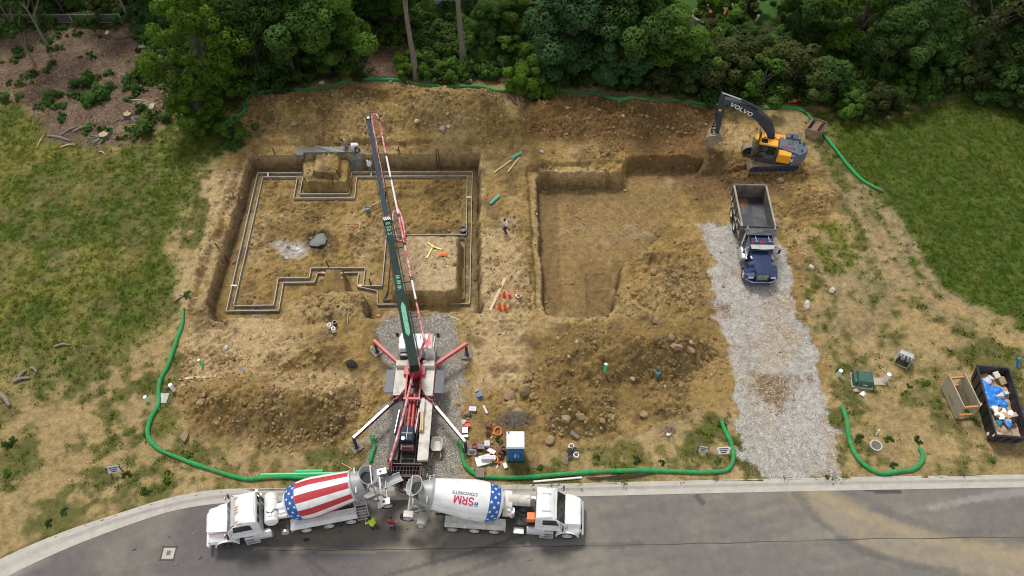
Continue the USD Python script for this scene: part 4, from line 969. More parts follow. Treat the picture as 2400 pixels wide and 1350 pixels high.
# pedestal and turret
b = B().cyl((6.85, 0, 1.5), (6.85, 0, 2.35), .52, .42, n=24); b.box((6.85, 0, 1.9), (.9, 1.5, .3), ch=.04)
b.put(T, 'pedestal', 'pump_red', 30)
b = B().cyl((6.85, 0, 2.35), (6.85, 0, 2.6), .46, n=24)
bd = np.array([22.8, 5.3]); ba = math.atan2(bd[1], bd[0]) + math.radians(.8)      # the boom swings a little to the left of the cab
c_, s_ = math.cos(ba), math.sin(ba); SL = (4.75 - 3.35) / 23.4
def bm(l, w=0, h=0): return np.array([6.85 + c_ * l - s_ * w, s_ * l + c_ * w, 3.3 + SL * l + h])
for w in (-.36, .36): b.beam(bm(-.25, w, -1.0), bm(-.35, w, .15), .1, .7, up=(c_, s_, 0))
b.put(T, 'turret', 'pump_red', 30)
BR = np.stack([[-s_, c_, 0], np.cross([c_, s_, SL], [-s_, c_, 0]), np.array([c_, s_, SL]) / math.hypot(1, SL)], 1)
def taper(l0, l1, w0, w1, h0, h1, z0=0, z1=0):
    return [bm(l, s * w / 2, t * h / 2 + z) for l, w, h, z in ((l0, w0, h0, z0), (l1, w1, h1, z1)) for s in (-1, 1) for t in (-1, 1)]
boom = B().hull(taper(-.7, 2.5, .62, .66, .8, .85)).hull(taper(2.5, 12.4, .66, .46, .85, .6)).put(T, 'boom', 'boom_green')
b = B().hull(taper(12.1, 12.5, .6, .58, .74, .72)); b.put(boom, 'collar', 'chassis_black')
b = B()
for k in range(4): b.box(bm(12.2, -.21 + .14 * k, .38), (.07, .012, .3), BR @ rot(0, 25, 0))
b.put(boom, 'hazard_stripe', 'pipe_white')
B().hull(taper(12.3, 23.4, .40, .30, .5, .36)).put(T, 'boom_extension', 'dark_blue', label='slimmer telescoped end of the boom')
b = B().hull(taper(23.2, 23.75, .40, .36, .5, .44)); b.cyl(bm(23.78, -.25), bm(23.78, .25), .2, n=14)
hd = b.put(T, 'boom_head', 'chassis_black'); B().box(bm(23.3, .0, .26), (.2, .012, .2), BR).put(hd, 'plate', 'pvc_white')
def lettering(word, l0, h, flip=1):
    tm = text(word, h, .01); v = np.array(tm.vertices); v -= v.mean(0) * [0, 1, 0]
    out = [bm(l0 - x, (y), (.425 - (l0 - x - 2.5) / 9.9 * .125) + .006 + z) for x, y, z in v]
    return np.array(out), tm.faces
tm = lettering('E 29 2', 11.9, .30); B().add(*tm).put(boom, 'lettering', 'boom_letter')
tm = lettering('W M W', 6.9, .28); B().add(*tm).put(boom, 'lettering', 'boom_letter')
B().hull([bm(l, w, .425 + .012 * q) for l in (1.9, 4.1) for w in (-.16, .16) for q in (0, 1)] + [bm(l, 0, .425 + .012 * q) for l in (1.6, 4.5) for q in (0, 1)]).put(boom, 'emblem', 'boom_letter')
B().beam(bm(-.1, 0, -1.0), bm(4.2, 0, -.36), .2, .2).put(T, 'boom_cylinder', 'pump_dark_red')
b = B()
for w, h in ((-.42, .1), (-.47, 0), (.36, -.1)): b.tube([bm(l, w * (1 - .25 * l / 20), h - .05 * math.sin(l)) for l in np.linspace(.3, 20, 24)], .022, 5)
b.put(T, 'hydraulic_hose', 'rubber_black', True)
# delivery line beside the boom, in lengths joined by couplings
pw = lambda l: -1.02 + .18 * l / 23
colr = ['pipe_red', 'pipe_white', 'pipe_red', 'pipe_red', 'pipe_white', 'pipe_white', 'pipe_red']
cuts = [1.5, 4.6, 6.6, 9.8, 12.6, 16.4, 19.0, 23.2]
for k in range(7):
    B().cyl(bm(cuts[k], pw(cuts[k]), .12), bm(cuts[k + 1], pw(cuts[k + 1]), .12), .078, n=12).put(T, 'delivery_pipe', colr[k], 30)
b = B()
for l in cuts[1:-1] + [23.0]:
    b.cyl(bm(l - .06, pw(l), .12), bm(l + .06, pw(l), .12), .115, n=12); b.cyl(bm(l - .22, pw(l), .12), bm(l - .12, pw(l), .12), .1, n=12)
b.put(T, 'coupling', 'chassis_black', 30)
for l in (3.4, 6.4, 9.6, 15.6, 21.0): B().beam(bm(l, -.2, 0), bm(l - .05, pw(l), .06), .06, .08).put(T, 'pipe_bracket', 'chassis_black')
B().tube(spline([bm(23.2, pw(23), .12), bm(23.55, pw(23) + .06, .12), bm(23.78, pw(23) + .28, .1), bm(23.75, -.35, 0), bm(23.4, -.26, -.12)], 6), .085, 12).put(T, 'pipe_bend', 'pipe_red', True)
B().cyl(bm(23.4, -.27, -.14), bm(15.5, -.33, -.32), .075, n=12).put(T, 'return_pipe', 'pipe_red', 30)
B().tube(spline([bm(13.6, pw(13), .12), bm(12.9, pw(13) - .12, .14), bm(12.2, pw(12) - .2, .12), bm(10.8, pw(11) - .18, .0), bm(10.3, pw(11) + .05, -.1), bm(10.4, pw(11) + .42, -.1), bm(11.2, pw(11) + .5, -.1), bm(12.4, pw(12) + .5, -.08), bm(13.0, pw(13) + .3, .05), bm(12.9, pw(13), .1)], 5), .08, 10).put(T, 'pipe_loop', 'pipe_red', True)
b = B()
for l in (10.6, 11.4, 12.2): b.beam(bm(l, -.25, -.05), bm(l, pw(l) - .15, 0), .06, .07)
b.beam(bm(10.3, -.62, 0), bm(12.9, -.62, 0), .06, .07); b.put(T, 'loop_frame', 'chassis_black')
B().tube(spline([bm(1.5, pw(1), .12), bm(1.15, pw(1), .05), bm(.95, -.75, -.3), bm(.55, -.5, -.8), bm(.2, -.1, -1.2)], 6), .08, 12).put(T, 'pipe_bend', 'pipe_red', True)
hx = bm(15.5, -.33, -.32)
B().tube(spline([hx, hx + [-.3, .05, -.35], hx + [-.35, .3, -1.6], hx + [-.1, .5, -3.2]], 6), .07, 10).put(T, 'end_hose', 'rubber_black', True)
# rear: engine, pumping cylinders, deck, timbers, delivery line, hopper
for k, y in enumerate((-.13, .13)):
    B().cyl((1.9, y, 1.62), (5.1, y, 1.62), .11, n=14).cyl((3.1, y, 1.62), (3.3, y, 1.62), .14, n=14).put(T, 'pumping_cylinder', 'pump_red', 30)
b = B()
for y in (-.48, .48): b.beam((4.4, y, 1.85), (6.5, y, 2.0), .1, .16)
b.box((4.55, 0, 2.0), (.16, 1.15, .14)); b.put(T, 'boom_rest', 'pump_red')
for s in (-1, 1): B().beam((6.2, s * .5, 1.7), (4.75, s * 1.1, 1.62), .16, .12).put(T, 'brace', 'chassis_black')
en = B().box((1.95, .08, 1.75), (1.05, .86, .6), ch=.06).put(T, 'engine_cover', 'dark_blue', 20)
B().box((1.95, .08, 2.06), (.9, .03, .02)).box((1.95, .08, 2.062), (.03, .7, .02)).put(en, 'seam', 'steel_grey'); B().cyl((1.55, .3, 2.0), (1.55, .3, 2.14), .12).put(en, 'filler_cap', 'alu', 30)
B().box((1.15, .05, 1.5), (.5, .9, .4), ch=.05).cyl((1.1, -.3, 1.7), (1.1, .35, 1.72), .12).put(T, 'valve_block', 'pump_dark_red', 25)
B().box((2.55, -1.02, 1.42), (4.5, .72, .08), ch=.02).box((.7, -1.02, 1.3), (.8, .7, .2), ch=.02).put(T, 'rear_deck', 'deck_cream')
B().box((2.5, .96, 1.35), (4.3, .66, .08)).box((2.5, 1.27, 1.0), (4.3, .06, .75)).put(T, 'rear_deck', 'chassis_black', label='dark left rear deck')
B().box((4.15, -.72, 1.62), (1.0, .32, .34), ch=.02).box((4.75, -.72, 1.55), (.15, .2, .18)).put(T, 'toolbox', 'deck_cream')
B().beam((2.2, -.38, 1.55), (4.0, -.5, 1.6), .08, .08).put(T, 'lance', 'pipe_red')
for k in range(6): B().box((3.0 + .03 * (k % 3), -.72 - .11 * (k % 2), 1.52 + .1 * (k // 2)), (1.45, .1, .09), rot(0, 0, -2 + k), ch=.008).put(T, 'timber', 'wood_pale')
B().cyl((3.9, .83, 1.55), (2.2, .98, 1.55), .06, n=10).put(T, 'accumulator', 'alu', 30)
B().tube(spline([bm(-.1, .1, -1.0), (6.0, .12, 2.2), (4.6, .3, 2.05), (2.4, .62, 1.85), (.4, 1.0, 1.7), (-.05, 1.08, 1.45), (-.15, 1.08, 1.0)], 6), .085, 12).put(T, 'feed_line', 'pipe_red', True)
b = B()
for s in (-1, 1): b.box((-.35, s * .95, .95), (.9, .05, .7))
b.box((-.75, 0, .95), (.05, 1.9, .75)); b.box((.08, 0, 1.0), (.06, 1.95, .8)); b.box((-.3, 0, .65), (.9, 1.8, .05))
b.put(T, 'hopper', 'pump_dark_red')
b = B()
for k in range(9): b.box((-.34, -.84 + .21 * k, 1.22), (.8, .03, .03))
for k in range(3): b.box((-.62 + .28 * k, 0, 1.235), (.03, 1.8, .03))
b.put(T, 'hopper_grate', 'chassis_black')
b = B()
a = np.linspace(0, 2 * math.pi, 15)
b.tube(np.stack([-1.25 + .3 * np.cos(a), .45 * np.sin(a) + .05, 0 * a + .55], 1), .04, 6, False)
b.box((-1.2, 0, .5), (.5, .12, .12)); b.box((-1.0, .35, .6), (.5, .2, .3)).put(T, 'outlet_frame', 'pump_dark_red')
for nm, ix, iy, tx, ty, colr_, z0, z1 in (('o', 7.6, 1.15, 9.5, 3.2, 'pump_red', 1.35, 1.45), ('o', 7.5, -1.15, 9.35, -3.42, 'pump_red', 1.35, 1.45), ('o', 4.85, 1.1, 1.88, 3.72, 'deck_cream', 1.42, 1.3), ('o', 4.85, -1.1, 1.72, -3.74, 'deck_cream', 1.42, 1.3)):
    h = holder(T, 'outrigger')
    if colr_ == 'pump_red': B().beam((ix, iy, z0), (tx, ty, z1), .24, .3, ch=.02, ext=.15).put(h, 'arm', 'pump_red')
    else:
        B().beam((ix, iy, z0), (tx, ty, z1), .2, .26, ch=.02, ext=.15).put(h, 'arm', 'pump_dark_red'); d = np.array([tx - ix, ty - iy]); d /= np.hypot(*d)
        B().beam((ix + d[0] * .8, iy + d[1] * .8, z0 + .135), (tx + .0, ty, z1 + .14), .17, .02).put(h, 'cover_strip', 'white_paint')
        bb = B()
        for q in (1.1, 2.2, 2.9): bb.beam((ix + d[0] * q, iy + d[1] * q, z0 + .14 - .04 * q), (ix + d[0] * (q + .45), iy + d[1] * (q + .45), z0 + .14 - .04 * (q + .45)), .09, .03)
        bb.put(h, 'slot', 'steel_grey'); B().tube([(ix + .4, iy * .6, 1.6), (ix - .1, iy, 1.62), (ix - .2, iy * 1.2, 1.6)], .07, 8).put(h, 'hinge', 'pump_red', True)
    gx, gy = PX - math.sin(math.radians(89.2)) * ty + math.cos(math.radians(89.2)) * tx, PY + math.sin(math.radians(89.2)) * tx + math.cos(math.radians(89.2)) * ty
    gz = tz(gx, gy) - pz0
    B().cyl((tx, ty, gz + .2), (tx, ty, z1 + .08), .085, n=12).cyl((tx, ty, .5), (tx, ty, z1 + .1), .11, n=12).cyl((tx, ty, gz + .14), (tx, ty, gz + .22), .2, n=14).put(h, 'jack', 'chassis_black', 30)
    pd = put(W, 'outrigger_pad', B().box((0, 0, 0), (.8, .8, .12), rot(0, 0, 40 if ty > 0 else 2), ch=.01).xf(o=(gx, gy, tz(gx, gy) + .07)).get(), 'wood_grey', label=['square pad under the front left outrigger beside the black bag', 'square pad under the front right outrigger jack', 'square pad under the rear left outrigger near the rubble heap', 'square pad under the rear right outrigger by the portable toilet tools'][_used.get((W, 'outrigger_pad'), 0)], cat='pad')

# ------------------------------------------------------------------ excavator
EX = np.array([22.75, 51.35]); ez = tz(*EX)
ez = max(tz(21.2, 50.4), tz(24.4, 50.2), tz(21, 52.6), tz(24.3, 52.6), ez) * .5 + .5 * ez
E_ = thing('excavator', 'yellow and grey tracked excavator digging with its dark boom raised', 'excavator', (EX[0], EX[1], ez), 165.0)
for s in (-1, 1):
    h = holder(E_, 'track')
    pr = []
    for a in np.linspace(math.pi / 2, 3 * math.pi / 2, 9): pr.append((-1.78 + .45 * math.cos(a), .47 + .45 * math.sin(a)))
    for a in np.linspace(-math.pi / 2, math.pi / 2, 9): pr.append((1.78 + .45 * math.cos(a), .47 + .45 * math.sin(a)))
    pr = np.array(pr); L = np.r_[0, np.cumsum(np.linalg.norm(np.diff(np.vstack([pr, pr[:1]]), axis=0), axis=1))]; cl = np.vstack([pr, pr[:1]])
    b = B()
    n = 48
    for k in range(n):
        q = (k + .5) / n * L[-1]; e = q + .02
        p = np.array([np.interp(q, L, cl[:, 0]), np.interp(q, L, cl[:, 1])]); d = np.array([np.interp(e % L[-1], L, cl[:, 0]), np.interp(e % L[-1], L, cl[:, 1])]) - p
        an = math.degrees(math.atan2(d[1], d[0]))
        b.box((p[0], s * 1.19, p[1]), (.2, .6, .045), rot(0, -an, 0)); b.box((p[0] + .03 * math.sin(math.radians(an)), s * 1.19, p[1] - .03 * math.cos(math.radians(an))), (.03, .58, .05), rot(0, -an, 0))
    b.xf(rot(0, 0, 18)).put(h, 'track_chain', 'steel_mud')
    b = B().box((0, s * 1.15, .45), (3.2, .34, .4), ch=.06)
    for x in (-1.78, 1.78): b.cyl((x, s * .98, .47), (x, s * 1.32, .47), .38, n=20)
    for x in np.linspace(-1.3, 1.3, 7): b.cyl((x, s * 1.0, .2), (x, s * 1.34, .2), .13, n=10)
    b.xf(rot(0, 0, 18)).put(h, 'track_frame', 'excavator_dark', 30)
B().box((0, 0, .75), (1.5, 1.7, .4), ch=.1).cyl((0, 0, .9), (0, 0, 1.12), .65, n=28).put(E_, 'undercarriage', 'excavator_dark', 25)
B().prism([(1.75, .55), (1.75, -1.3), (-1.6, -1.36), (-1.6, 1.36), (1.2, 1.36)], 'z', 1.1, 1.3).put(E_, 'deck', 'excavator_dark')
a = np.linspace(math.radians(110), math.radians(250), 12)
cwp = [(-1.55, 1.33)] + [(2.85 * math.cos(t) * 1.0, 1.40 * math.sin(t) * 1.03) for t in a] + [(-1.55, -1.33)]
cwp = [(min(x, -1.55), max(-1.36, min(1.36, y))) for x, y in cwp]
cwp = sorted(set(cwp), key=lambda q: math.atan2(q[1], q[0] + 1.9) % (2 * math.pi))
b = B().hull([(x, y, z) for x, y in cwp for z in (1.08, 1.95)] + [(x * .96 - .03, y * .94, 2.12) for x, y in cwp])
B_cw = b.put(E_, 'counterweight', 'excavator_grey', 25)
b = B().hull([(x, y, z) for x, y in ((-1.95, 1.0), (-1.95, -1.0), (-.35, -.55), (-.35, .55)) for z in (1.3, 2.30)])
hd = b.put(E_, 'engine_hood', 'excavator_grey', 20)
bb = B()
for k in range(5): bb.box((-1.1 - .1 * k, -.2, 2.31), (.04, .5, .02))
for x, y in ((-1.6, .5), (-1.75, -.4), (-2.3, .35), (-2.4, -.5)): bb.cyl((x, y, 2.1), (x, y, 2.33), .07, n=10)
bb.put(hd, 'grille', 'excavator_dark')
b = B().hull([(x, y, z) for x in (-2.1, -.85) for y in (-1.3, -.72) for z in (1.3, 2.48)])
bx = b.put(E_, 'exhaust_box', 'excavator_grey', 20)
bb = B()
for k in range(4): bb.box((-1.75 + .18 * k, -1.0, 2.49), (.1, .36, .02))
bb.put(bx, 'vent', 'excavator_dark')
B().cyl((-1.3, -.8, 2.3), (-1.3, -.8, 2.75), .07, n=12).put(E_, 'exhaust_stack', 'excavator_dark', 30)
B().tube([(-.55, .35, 2.31), (-.75, .42, 2.4), (-1.5, .42, 2.4), (-1.7, .5, 2.31)], .025, 6).put(E_, 'handrail', 'bright_red')
B().box((-.9, 1.02, 1.75), (1.15, .68, .9), ch=.05).put(E_, 'side_door', 'excavator_yellow', 20)
B().box((-1.58, 1.34, 1.75), (.2, .03, .3)).put(E_, 'model_plate', 'sign_grey')
B().box((.0, -.98, 1.72), (1.9, .72, .84), ch=.06).box((1.25, -.98, 1.5), (.7, .7, .45), ch=.05).put(E_, 'fuel_tank_cover', 'excavator_yellow', 20)
B().box((.35, -.98, 2.18), (.8, .5, .08), ch=.02).box((-.5, -.9, 2.2), (.3, .3, .14), ch=.03).put(E_, 'step_plate', 'foam_orange')
# cab: yellow roof on dark posts, glass all round
b = B()
P4 = [(1.72, .42), (1.72, 1.32), (-.12, 1.32), (-.12, .42)]
T4 = [(1.35, .46), (1.35, 1.26), (-.08, 1.26), (-.08, .46)]
for (x, y), (u, v) in zip(P4, T4): b.beam((x, y, 1.3), (u, v, 2.86), .09, .09)
b.beam((.78, 1.32, 1.3), (.7, 1.26, 2.86), .08, .08)
for k in range(4):
    j = (k + 1) % 4
    b.beam((*P4[k], 1.38), (*P4[j], 1.38), .1, .16); b.beam((*T4[k], 2.84), (*T4[j], 2.84), .08, .08)
b.beam((-.12, 1.32, 1.95), (.78, 1.32, 1.95), .05, .05)
cabx = b.put(E_, 'cab', 'excavator_dark')
B().hull([(x, y, z) for x, y in ((1.42, .44), (1.42, 1.28), (-.16, 1.28), (-.16, .44)) for z in (2.88,)] + [(x, y, 2.98) for x, y in ((1.34, .5), (1.34, 1.22), (-.1, 1.22), (-.1, .5))]).put(cabx, 'roof', 'excavator_yellow', 20)
B().box((1.0, .86, 2.985), (.5, .52, .02), ch=.005).put(cabx, 'roof_window', 'glass_dark')
for nm, q in (('windshield', [(1.74, .46, 1.45), (1.74, 1.28, 1.45), (1.38, 1.22, 2.8), (1.38, .5, 2.8)]), ('side_window', [(1.62, 1.33, 1.47), (.84, 1.33, 1.47), (.76, 1.275, 2.8), (1.3, 1.275, 2.8)]), ('door_window', [(.7, 1.33, 2.0), (-.06, 1.33, 2.0), (-.04, 1.275, 2.8), (.64, 1.275, 2.8)]), ('door_panel', [(.72, 1.33, 1.45), (-.08, 1.33, 1.45), (-.08, 1.33, 1.93), (.72, 1.33, 1.93)])):
    B().add(*panel(q, .008, .0)).put(cabx, nm, 'clear_glass' if nm != 'door_panel' else 'slate_plate')
B().box((.35, .87, 1.75), (.5, .5, .18), ch=.05).box((.1, .87, 2.1), (.15, .48, .7), rot(0, -8, 0), ch=.05).put(E_, 'driver_seat', 'plastic_black', 25)
B().box((.8, .87, 1.34), (1.5, .74, .06)).box((1.2, .87, 1.6), (.2, .5, .4), ch=.05).put(E_, 'cab_floor', 'cardboard')
b = B().tube([(1.42, 1.3, 2.5), (1.75, 1.45, 2.45), (1.75, 1.45, 2.1)], .02, 6); b.box((1.75, 1.48, 2.2), (.06, .18, .3), ch=.03).put(E_, 'mirror', 'plastic_black')
# boom, arm, bucket
Q0, Q1, Q2, Q3 = np.array([.35, -.12, 1.75]), np.array([1.25, -.12, 4.15]), np.array([5.15, -.12, 5.75]), np.array([5.0, -.12, 2.25])
bp = spline([Q0, (.55, -.12, 3.0), Q1 + [.1, 0, 0], (2.4, -.12, 4.95), (3.8, -.12, 5.5), Q2], 5)
hh = np.interp(np.linspace(0, 1, len(bp)), [0, .18, .42, .7, 1], [.30, .60, .86, .66, .34]); wd_ = .5
Tn = np.gradient(bp, axis=0); Tn /= np.linalg.norm(Tn, axis=1, keepdims=True); Nn = np.stack([-Tn[:, 2], 0 * Tn[:, 0], Tn[:, 0]], 1)
b = B()
for i in range(len(bp) - 1):
    b.hull([bp[k] + Nn[k] * hh[k] / 2 * t + [0, s * wd_ / 2, 0] for k in (i, i + 1) for t in (-1, 1) for s in (-1, 1)])
bo = b.put(E_, 'boom', 'excavator_dark')
tm = text('VOLVO', .36, .012); v = np.array(tm.vertices); v[:, 0] *= 1.25; v[:, 1] -= .18
d = (Q2 - bp[11]); d /= np.linalg.norm(d); o = bp[23] - .05 * d
v2 = o - v[:, :1] * d + v[:, 1:2] * np.array([-d[2], 0, d[0]]) + np.array([0, 1, 0]) * (wd_ / 2 + .004 + v[:, 2:3])
B().add(v2, tm.faces).put(bo, 'lettering', 'pvc_white')
for s in (-1, 1):
    b = B().cyl((1.15, -.12 + s * .34, 1.55), (1.4, -.12 + s * .34, 2.75), .11, n=12); b.put(E_, 'lift_cylinder', 'excavator_dark', 30)
    B().cyl((1.4, -.12 + s * .34, 2.75), (1.62, -.12 + s * .34, 3.95), .06, n=10).put(E_, 'lift_rod', 'chrome', 30)
B().cyl(bp[14] + [0, 0, .62], bp[20] + [0, 0, .55], .11, n=12).put(E_, 'arm_cylinder', 'excavator_dark', 30)
ak = Q2 + np.array([.25, 0, .65])
B().cyl(bp[20] + [0, 0, .55], ak, .06, n=10).put(E_, 'arm_rod', 'alu', 30)
b = B().hull([p + [0, s * .2, 0] for s in (-1, 1) for p in (ak + [.12, 0, .05], ak + [-.15, 0, -.1], Q2 + [-.30, 0, -.5], Q2 + [.42, 0, -.2], Q2 + [.3, 0, -1.2], Q2 + [-.28, 0, -.9])])
b.hull([p + [0, s * .17, 0] for s in (-1, 1) for p in (Q2 + [-.28, 0, -.8], Q2 + [.32, 0, -1.1], Q3 + [.16, 0, -.1], Q3 + [-.16, 0, -.15])])
ar = b.put(E_, 'arm', 'excavator_dark')
for z in (-1.0,): B().box(Q2 + [.1, .205, z], (.22, .014, .22)).put(ar, 'warning_label', 'tool_yellow')
b = B().cyl(Q2 + [.42, 0, -.6], Q3 + [.40, 0, 1.2], .09, n=10); b.cyl(Q3 + [.40, 0, 1.2], Q3 + [.5, 0, .3], .05, n=8); b.put(E_, 'bucket_cylinder', 'excavator_dark', 30)
b = B().beam(Q3 + [.55, -.2, .3], Q3 + [.1, -.2, .35], .06, .14).beam(Q3 + [.55, .2, .3], Q3 + [.1, .2, .35], .06, .14).beam(Q3 + [.55, 0, .3], Q3 + [.42, 0, -.35], .3, .12); b.put(E_, 'bucket_link', 'excavator_dark')
def bucket_mesh(w, r=.72, teeth=5):
    a = np.linspace(math.radians(70), math.radians(300), 14)
    o = np.stack([r * np.cos(a), r * np.sin(a)], 1); i = o * .94
    b = B().prism(np.vstack([o, i[::-1]]), 'y', -w / 2, w / 2)
    side = np.vstack([o, [[r * .55, -r * .35]]])
    for s in (-1, 1): b.prism(side, 'y', s * w / 2 - (.04 if s > 0 else 0), s * w / 2 + (0 if s > 0 else .04))
    b.box((r * math.cos(a[-1]) + .02, 0, r * math.sin(a[-1])), (.06, w + .06, .12), rot(0, -30, 0))
    tb = B()
    for k in range(teeth):
        y = -w / 2 + (k + .5) * w / teeth
        tb.hull([(r * math.cos(a[-1]) + x, y + s, r * math.sin(a[-1]) + z) for s in (-.05, .05) for x, z in ((-.06, .05), (-.06, -.07))] + [(r * math.cos(a[-1]) + .30, y + s, r * math.sin(a[-1]) + .08) for s in (-.02, .02)])
    return b, tb
b, tb = bucket_mesh(1.25)
R = rot(0, 150, 0)
o = Q3 + np.array([.12, 0, -.75])
hk = b.xf(R, o).put(E_, 'bucket', 'steel_mud', 20); tb.xf(R, o).put(hk, 'tooth', 'steel_mud')
B().beam(Q3 + [-.15, 0, -.1], Q3 + [.5, 0, -.3], .34, .3).put(hk, 'bucket_ears', 'excavator_dark')

# ------------------------------------------------------------------ dump truck on the gravel drive
dtx, dty = 19.28, 38.2; dz = tz(dtx, 41)
D = thing('dump_truck', 'dark blue dump truck with an empty grey tipper bed on the gravel drive', 'truck', (dtx, dty, dz), -91.3)
b = B()
for y in (-.42, .42): b.box((-3.2, y, .92), (8.2, .09, .28), ch=.01)
for x in (0, -5.0, -6.4): b.cyl((x, -.95, .53), (x, .95, .53), .1)
for x in (-1.6, -3, -4.2, -5.7, -7.1): b.box((x, 0, .9), (.14, .84, .2))
b.put(D, 'chassis', 'chassis_black')
for s in (-1, 1):
    wheel(D, (0, s * 1.06, .55), .55, .36, 'rim_steel', s)
    for x in (-5.0, -6.4): wheel(D, (x, s * 1.0, .53), .53, .54, 'rim_white', s, dish=.12)
B().hull(hullbox([(.78, .48, .75, 1.55), (.7, .55, .75, 1.68), (-.95, .78, .8, 1.98), (-1.15, .82, .8, 2.0)]) + [(.7, 0, 1.74), (-1.0, .35, 2.06), (-1.0, -.35, 2.06)]).put(D, 'hood', 'blue_truck', 25)
B().box((-.15, 0, 1.93), (1.7, .03, .02), rot(0, 10, 0)).put(D, 'hood_hinge', 'chassis_black')
g = B().box((.81, 0, 1.14), (.05, .98, .92), ch=.03).put(D, 'grille', 'plastic_black', 20)
bb = B()
for k in range(12): bb.box((.84, -.41 + .0745 * k, 1.12), (.02, .035, .8))
bb.put(g, 'bars', 'chrome')
B().hull([(x, s * y, z) for s in (-1, 1) for x, y, z in ((.86, .5, 1.58), (.76, .52, 1.56), (.86, .5, 1.68), (.66, .52, 1.72))] + [(.8, 0, 1.77), (.7, 0, 1.8)]).put(D, 'radiator_cap', 'blue_truck', 20)
B().hull([(.98, -.7, .45), (.98, .7, .45), (.98, -.7, .8), (.98, .7, .8), (.62, -1.22, .45), (.62, 1.22, .45), (.62, -1.22, .8), (.62, 1.22, .8), (.5, -1.2, .5), (.5, 1.2, .5), (.5, 1.2, .78), (.5, -1.2, .78)]).put(D, 'bumper', 'blue_truck', 20)
b = B()
for s in (-1, 1): b.beam((.99, s * .02, .8), (.98, s * .7, .8), .05, .06); b.beam((.98, s * .7, .8), (.61, s * 1.23, .8), .05, .06)
b.put(D, 'bumper_trim', 'chrome')
for s in (-1, 1):
    pr = [(.72 * math.cos(q), .55 + .70 * math.sin(q)) for q in np.linspace(math.radians(20), math.radians(165), 11)]
    ip = [(.65 * math.cos(q), .55 + .63 * math.sin(q)) for q in np.linspace(math.radians(165), math.radians(20), 11)]
    b = B().prism(pr + ip, 'y', *((.58, 1.24) if s > 0 else (-1.24, -.58)))
    b.hull([(.74, s * .58, .85), (.74, s * 1.1, .85), (.74, s * .58, 1.2), (.72, s * 1.05, 1.15), (.4, s * .6, 1.25), (.4, s * 1.22, 1.15), (.4, s * 1.22, .9), (.4, s * .6, .9)]).put(D, 'fender', 'blue_truck', 25)
    B().box((.76, s * .86, 1.08), (.06, .42, .2), ch=.03).put(D, 'headlight', 'alu', 20)
    B().cyl((-1.0, s * .98, 1.25), (-.82, s * .98, 1.25), .19, n=20).put(D, 'air_cleaner', 'chrome', 30)
    b = B().cyl((-2.55, s * 1.05, 1.0), (-2.55, s * 1.05, 3.0), .075, n=14); b.cyl((-2.55, s * 1.05, 3.0), (-2.68, s * 1.08, 3.25), .075, n=14); b.cyl((-2.55, s * 1.05, 1.4), (-2.55, s * 1.05, 2.5), .11, n=14)
    b.put(D, 'exhaust_stack', 'chrome', 30)
    B().cyl((-1.25, s * 1.0, .78), (-2.4, s * 1.0, .78), .30, n=20).put(D, 'fuel_tank', 'alu', 30)
    B().box((-1.55, s * 1.12, .55), (.8, .3, .05)).box((-3.9, s * 1.15, 1.1), (2.0, .12, .3)).put(D, 'running_board', 'bed_rim')
cabd = B().hull(hullbox([(-2.25, .92, .9, 2.62), (-1.12, .94, .9, 2.0), (-1.3, .9, .9, 2.6)]) + [(x, s * y, z) for s in (-1, 1) for x, y, z in ((-2.2, .84, 2.74), (-1.4, .82, 2.72))]).put(D, 'cab', 'blue_truck', 22)
B().add(*panel([(-1.12, -.84, 2.06), (-1.12, .84, 2.06), (-1.27, .82, 2.52), (-1.27, -.82, 2.52)], .012, .01)).put(cabd, 'windshield', 'glass_dark')
B().hull([(-1.28, -.92, 2.62), (-1.28, .92, 2.62), (-.98, -.86, 2.5), (-.98, .86, 2.5), (-.9, 0, 2.5), (-1.28, -.92, 2.59), (-1.28, .92, 2.59), (-.98, .86, 2.47), (-.98, -.86, 2.47)]).put(cabd, 'sun_visor', 'alu', 20)
for y in (-.8, -.15, 0, .15, .8): B().hull([(-1.34, y - .05, 2.73), (-1.34, y + .05, 2.73), (-1.4, y, 2.82), (-1.55, y, 2.78), (-1.5, y - .05, 2.73), (-1.5, y + .05, 2.73)]).put(cabd, 'marker_light', 'bright_red')
for y in (-.5, .5): B().cyl((-2.05, y, 2.83), (-1.55, y, 2.83), .035, .05, n=10).cyl((-1.55, y, 2.83), (-1.42, y, 2.83), .04, .13, n=12).box((-1.8, y, 2.78), (.06, .06, .1)).put(cabd, 'air_horn', 'chrome', 30)
for s in (-1, 1):
    B().add(*panel([(-2.0, s * .925, 1.95), (-1.22, s * .94, 1.95), (-1.36, s * .905, 2.5), (-2.0, s * .91, 2.5)][::1 if s < 0 else -1], .012, .006)).put(cabd, 'side_window', 'glass_dark')
    b = B().tube([(-1.2, s * .95, 2.45), (-1.05, s * 1.32, 2.4), (-1.05, s * 1.32, 1.8), (-1.2, s * .98, 1.7)], .018, 6); b.box((-1.03, s * 1.36, 2.1), (.09, .2, .45), ch=.03).put(D, 'mirror', 'chrome' if s < 0 else 'plastic_black', 20)
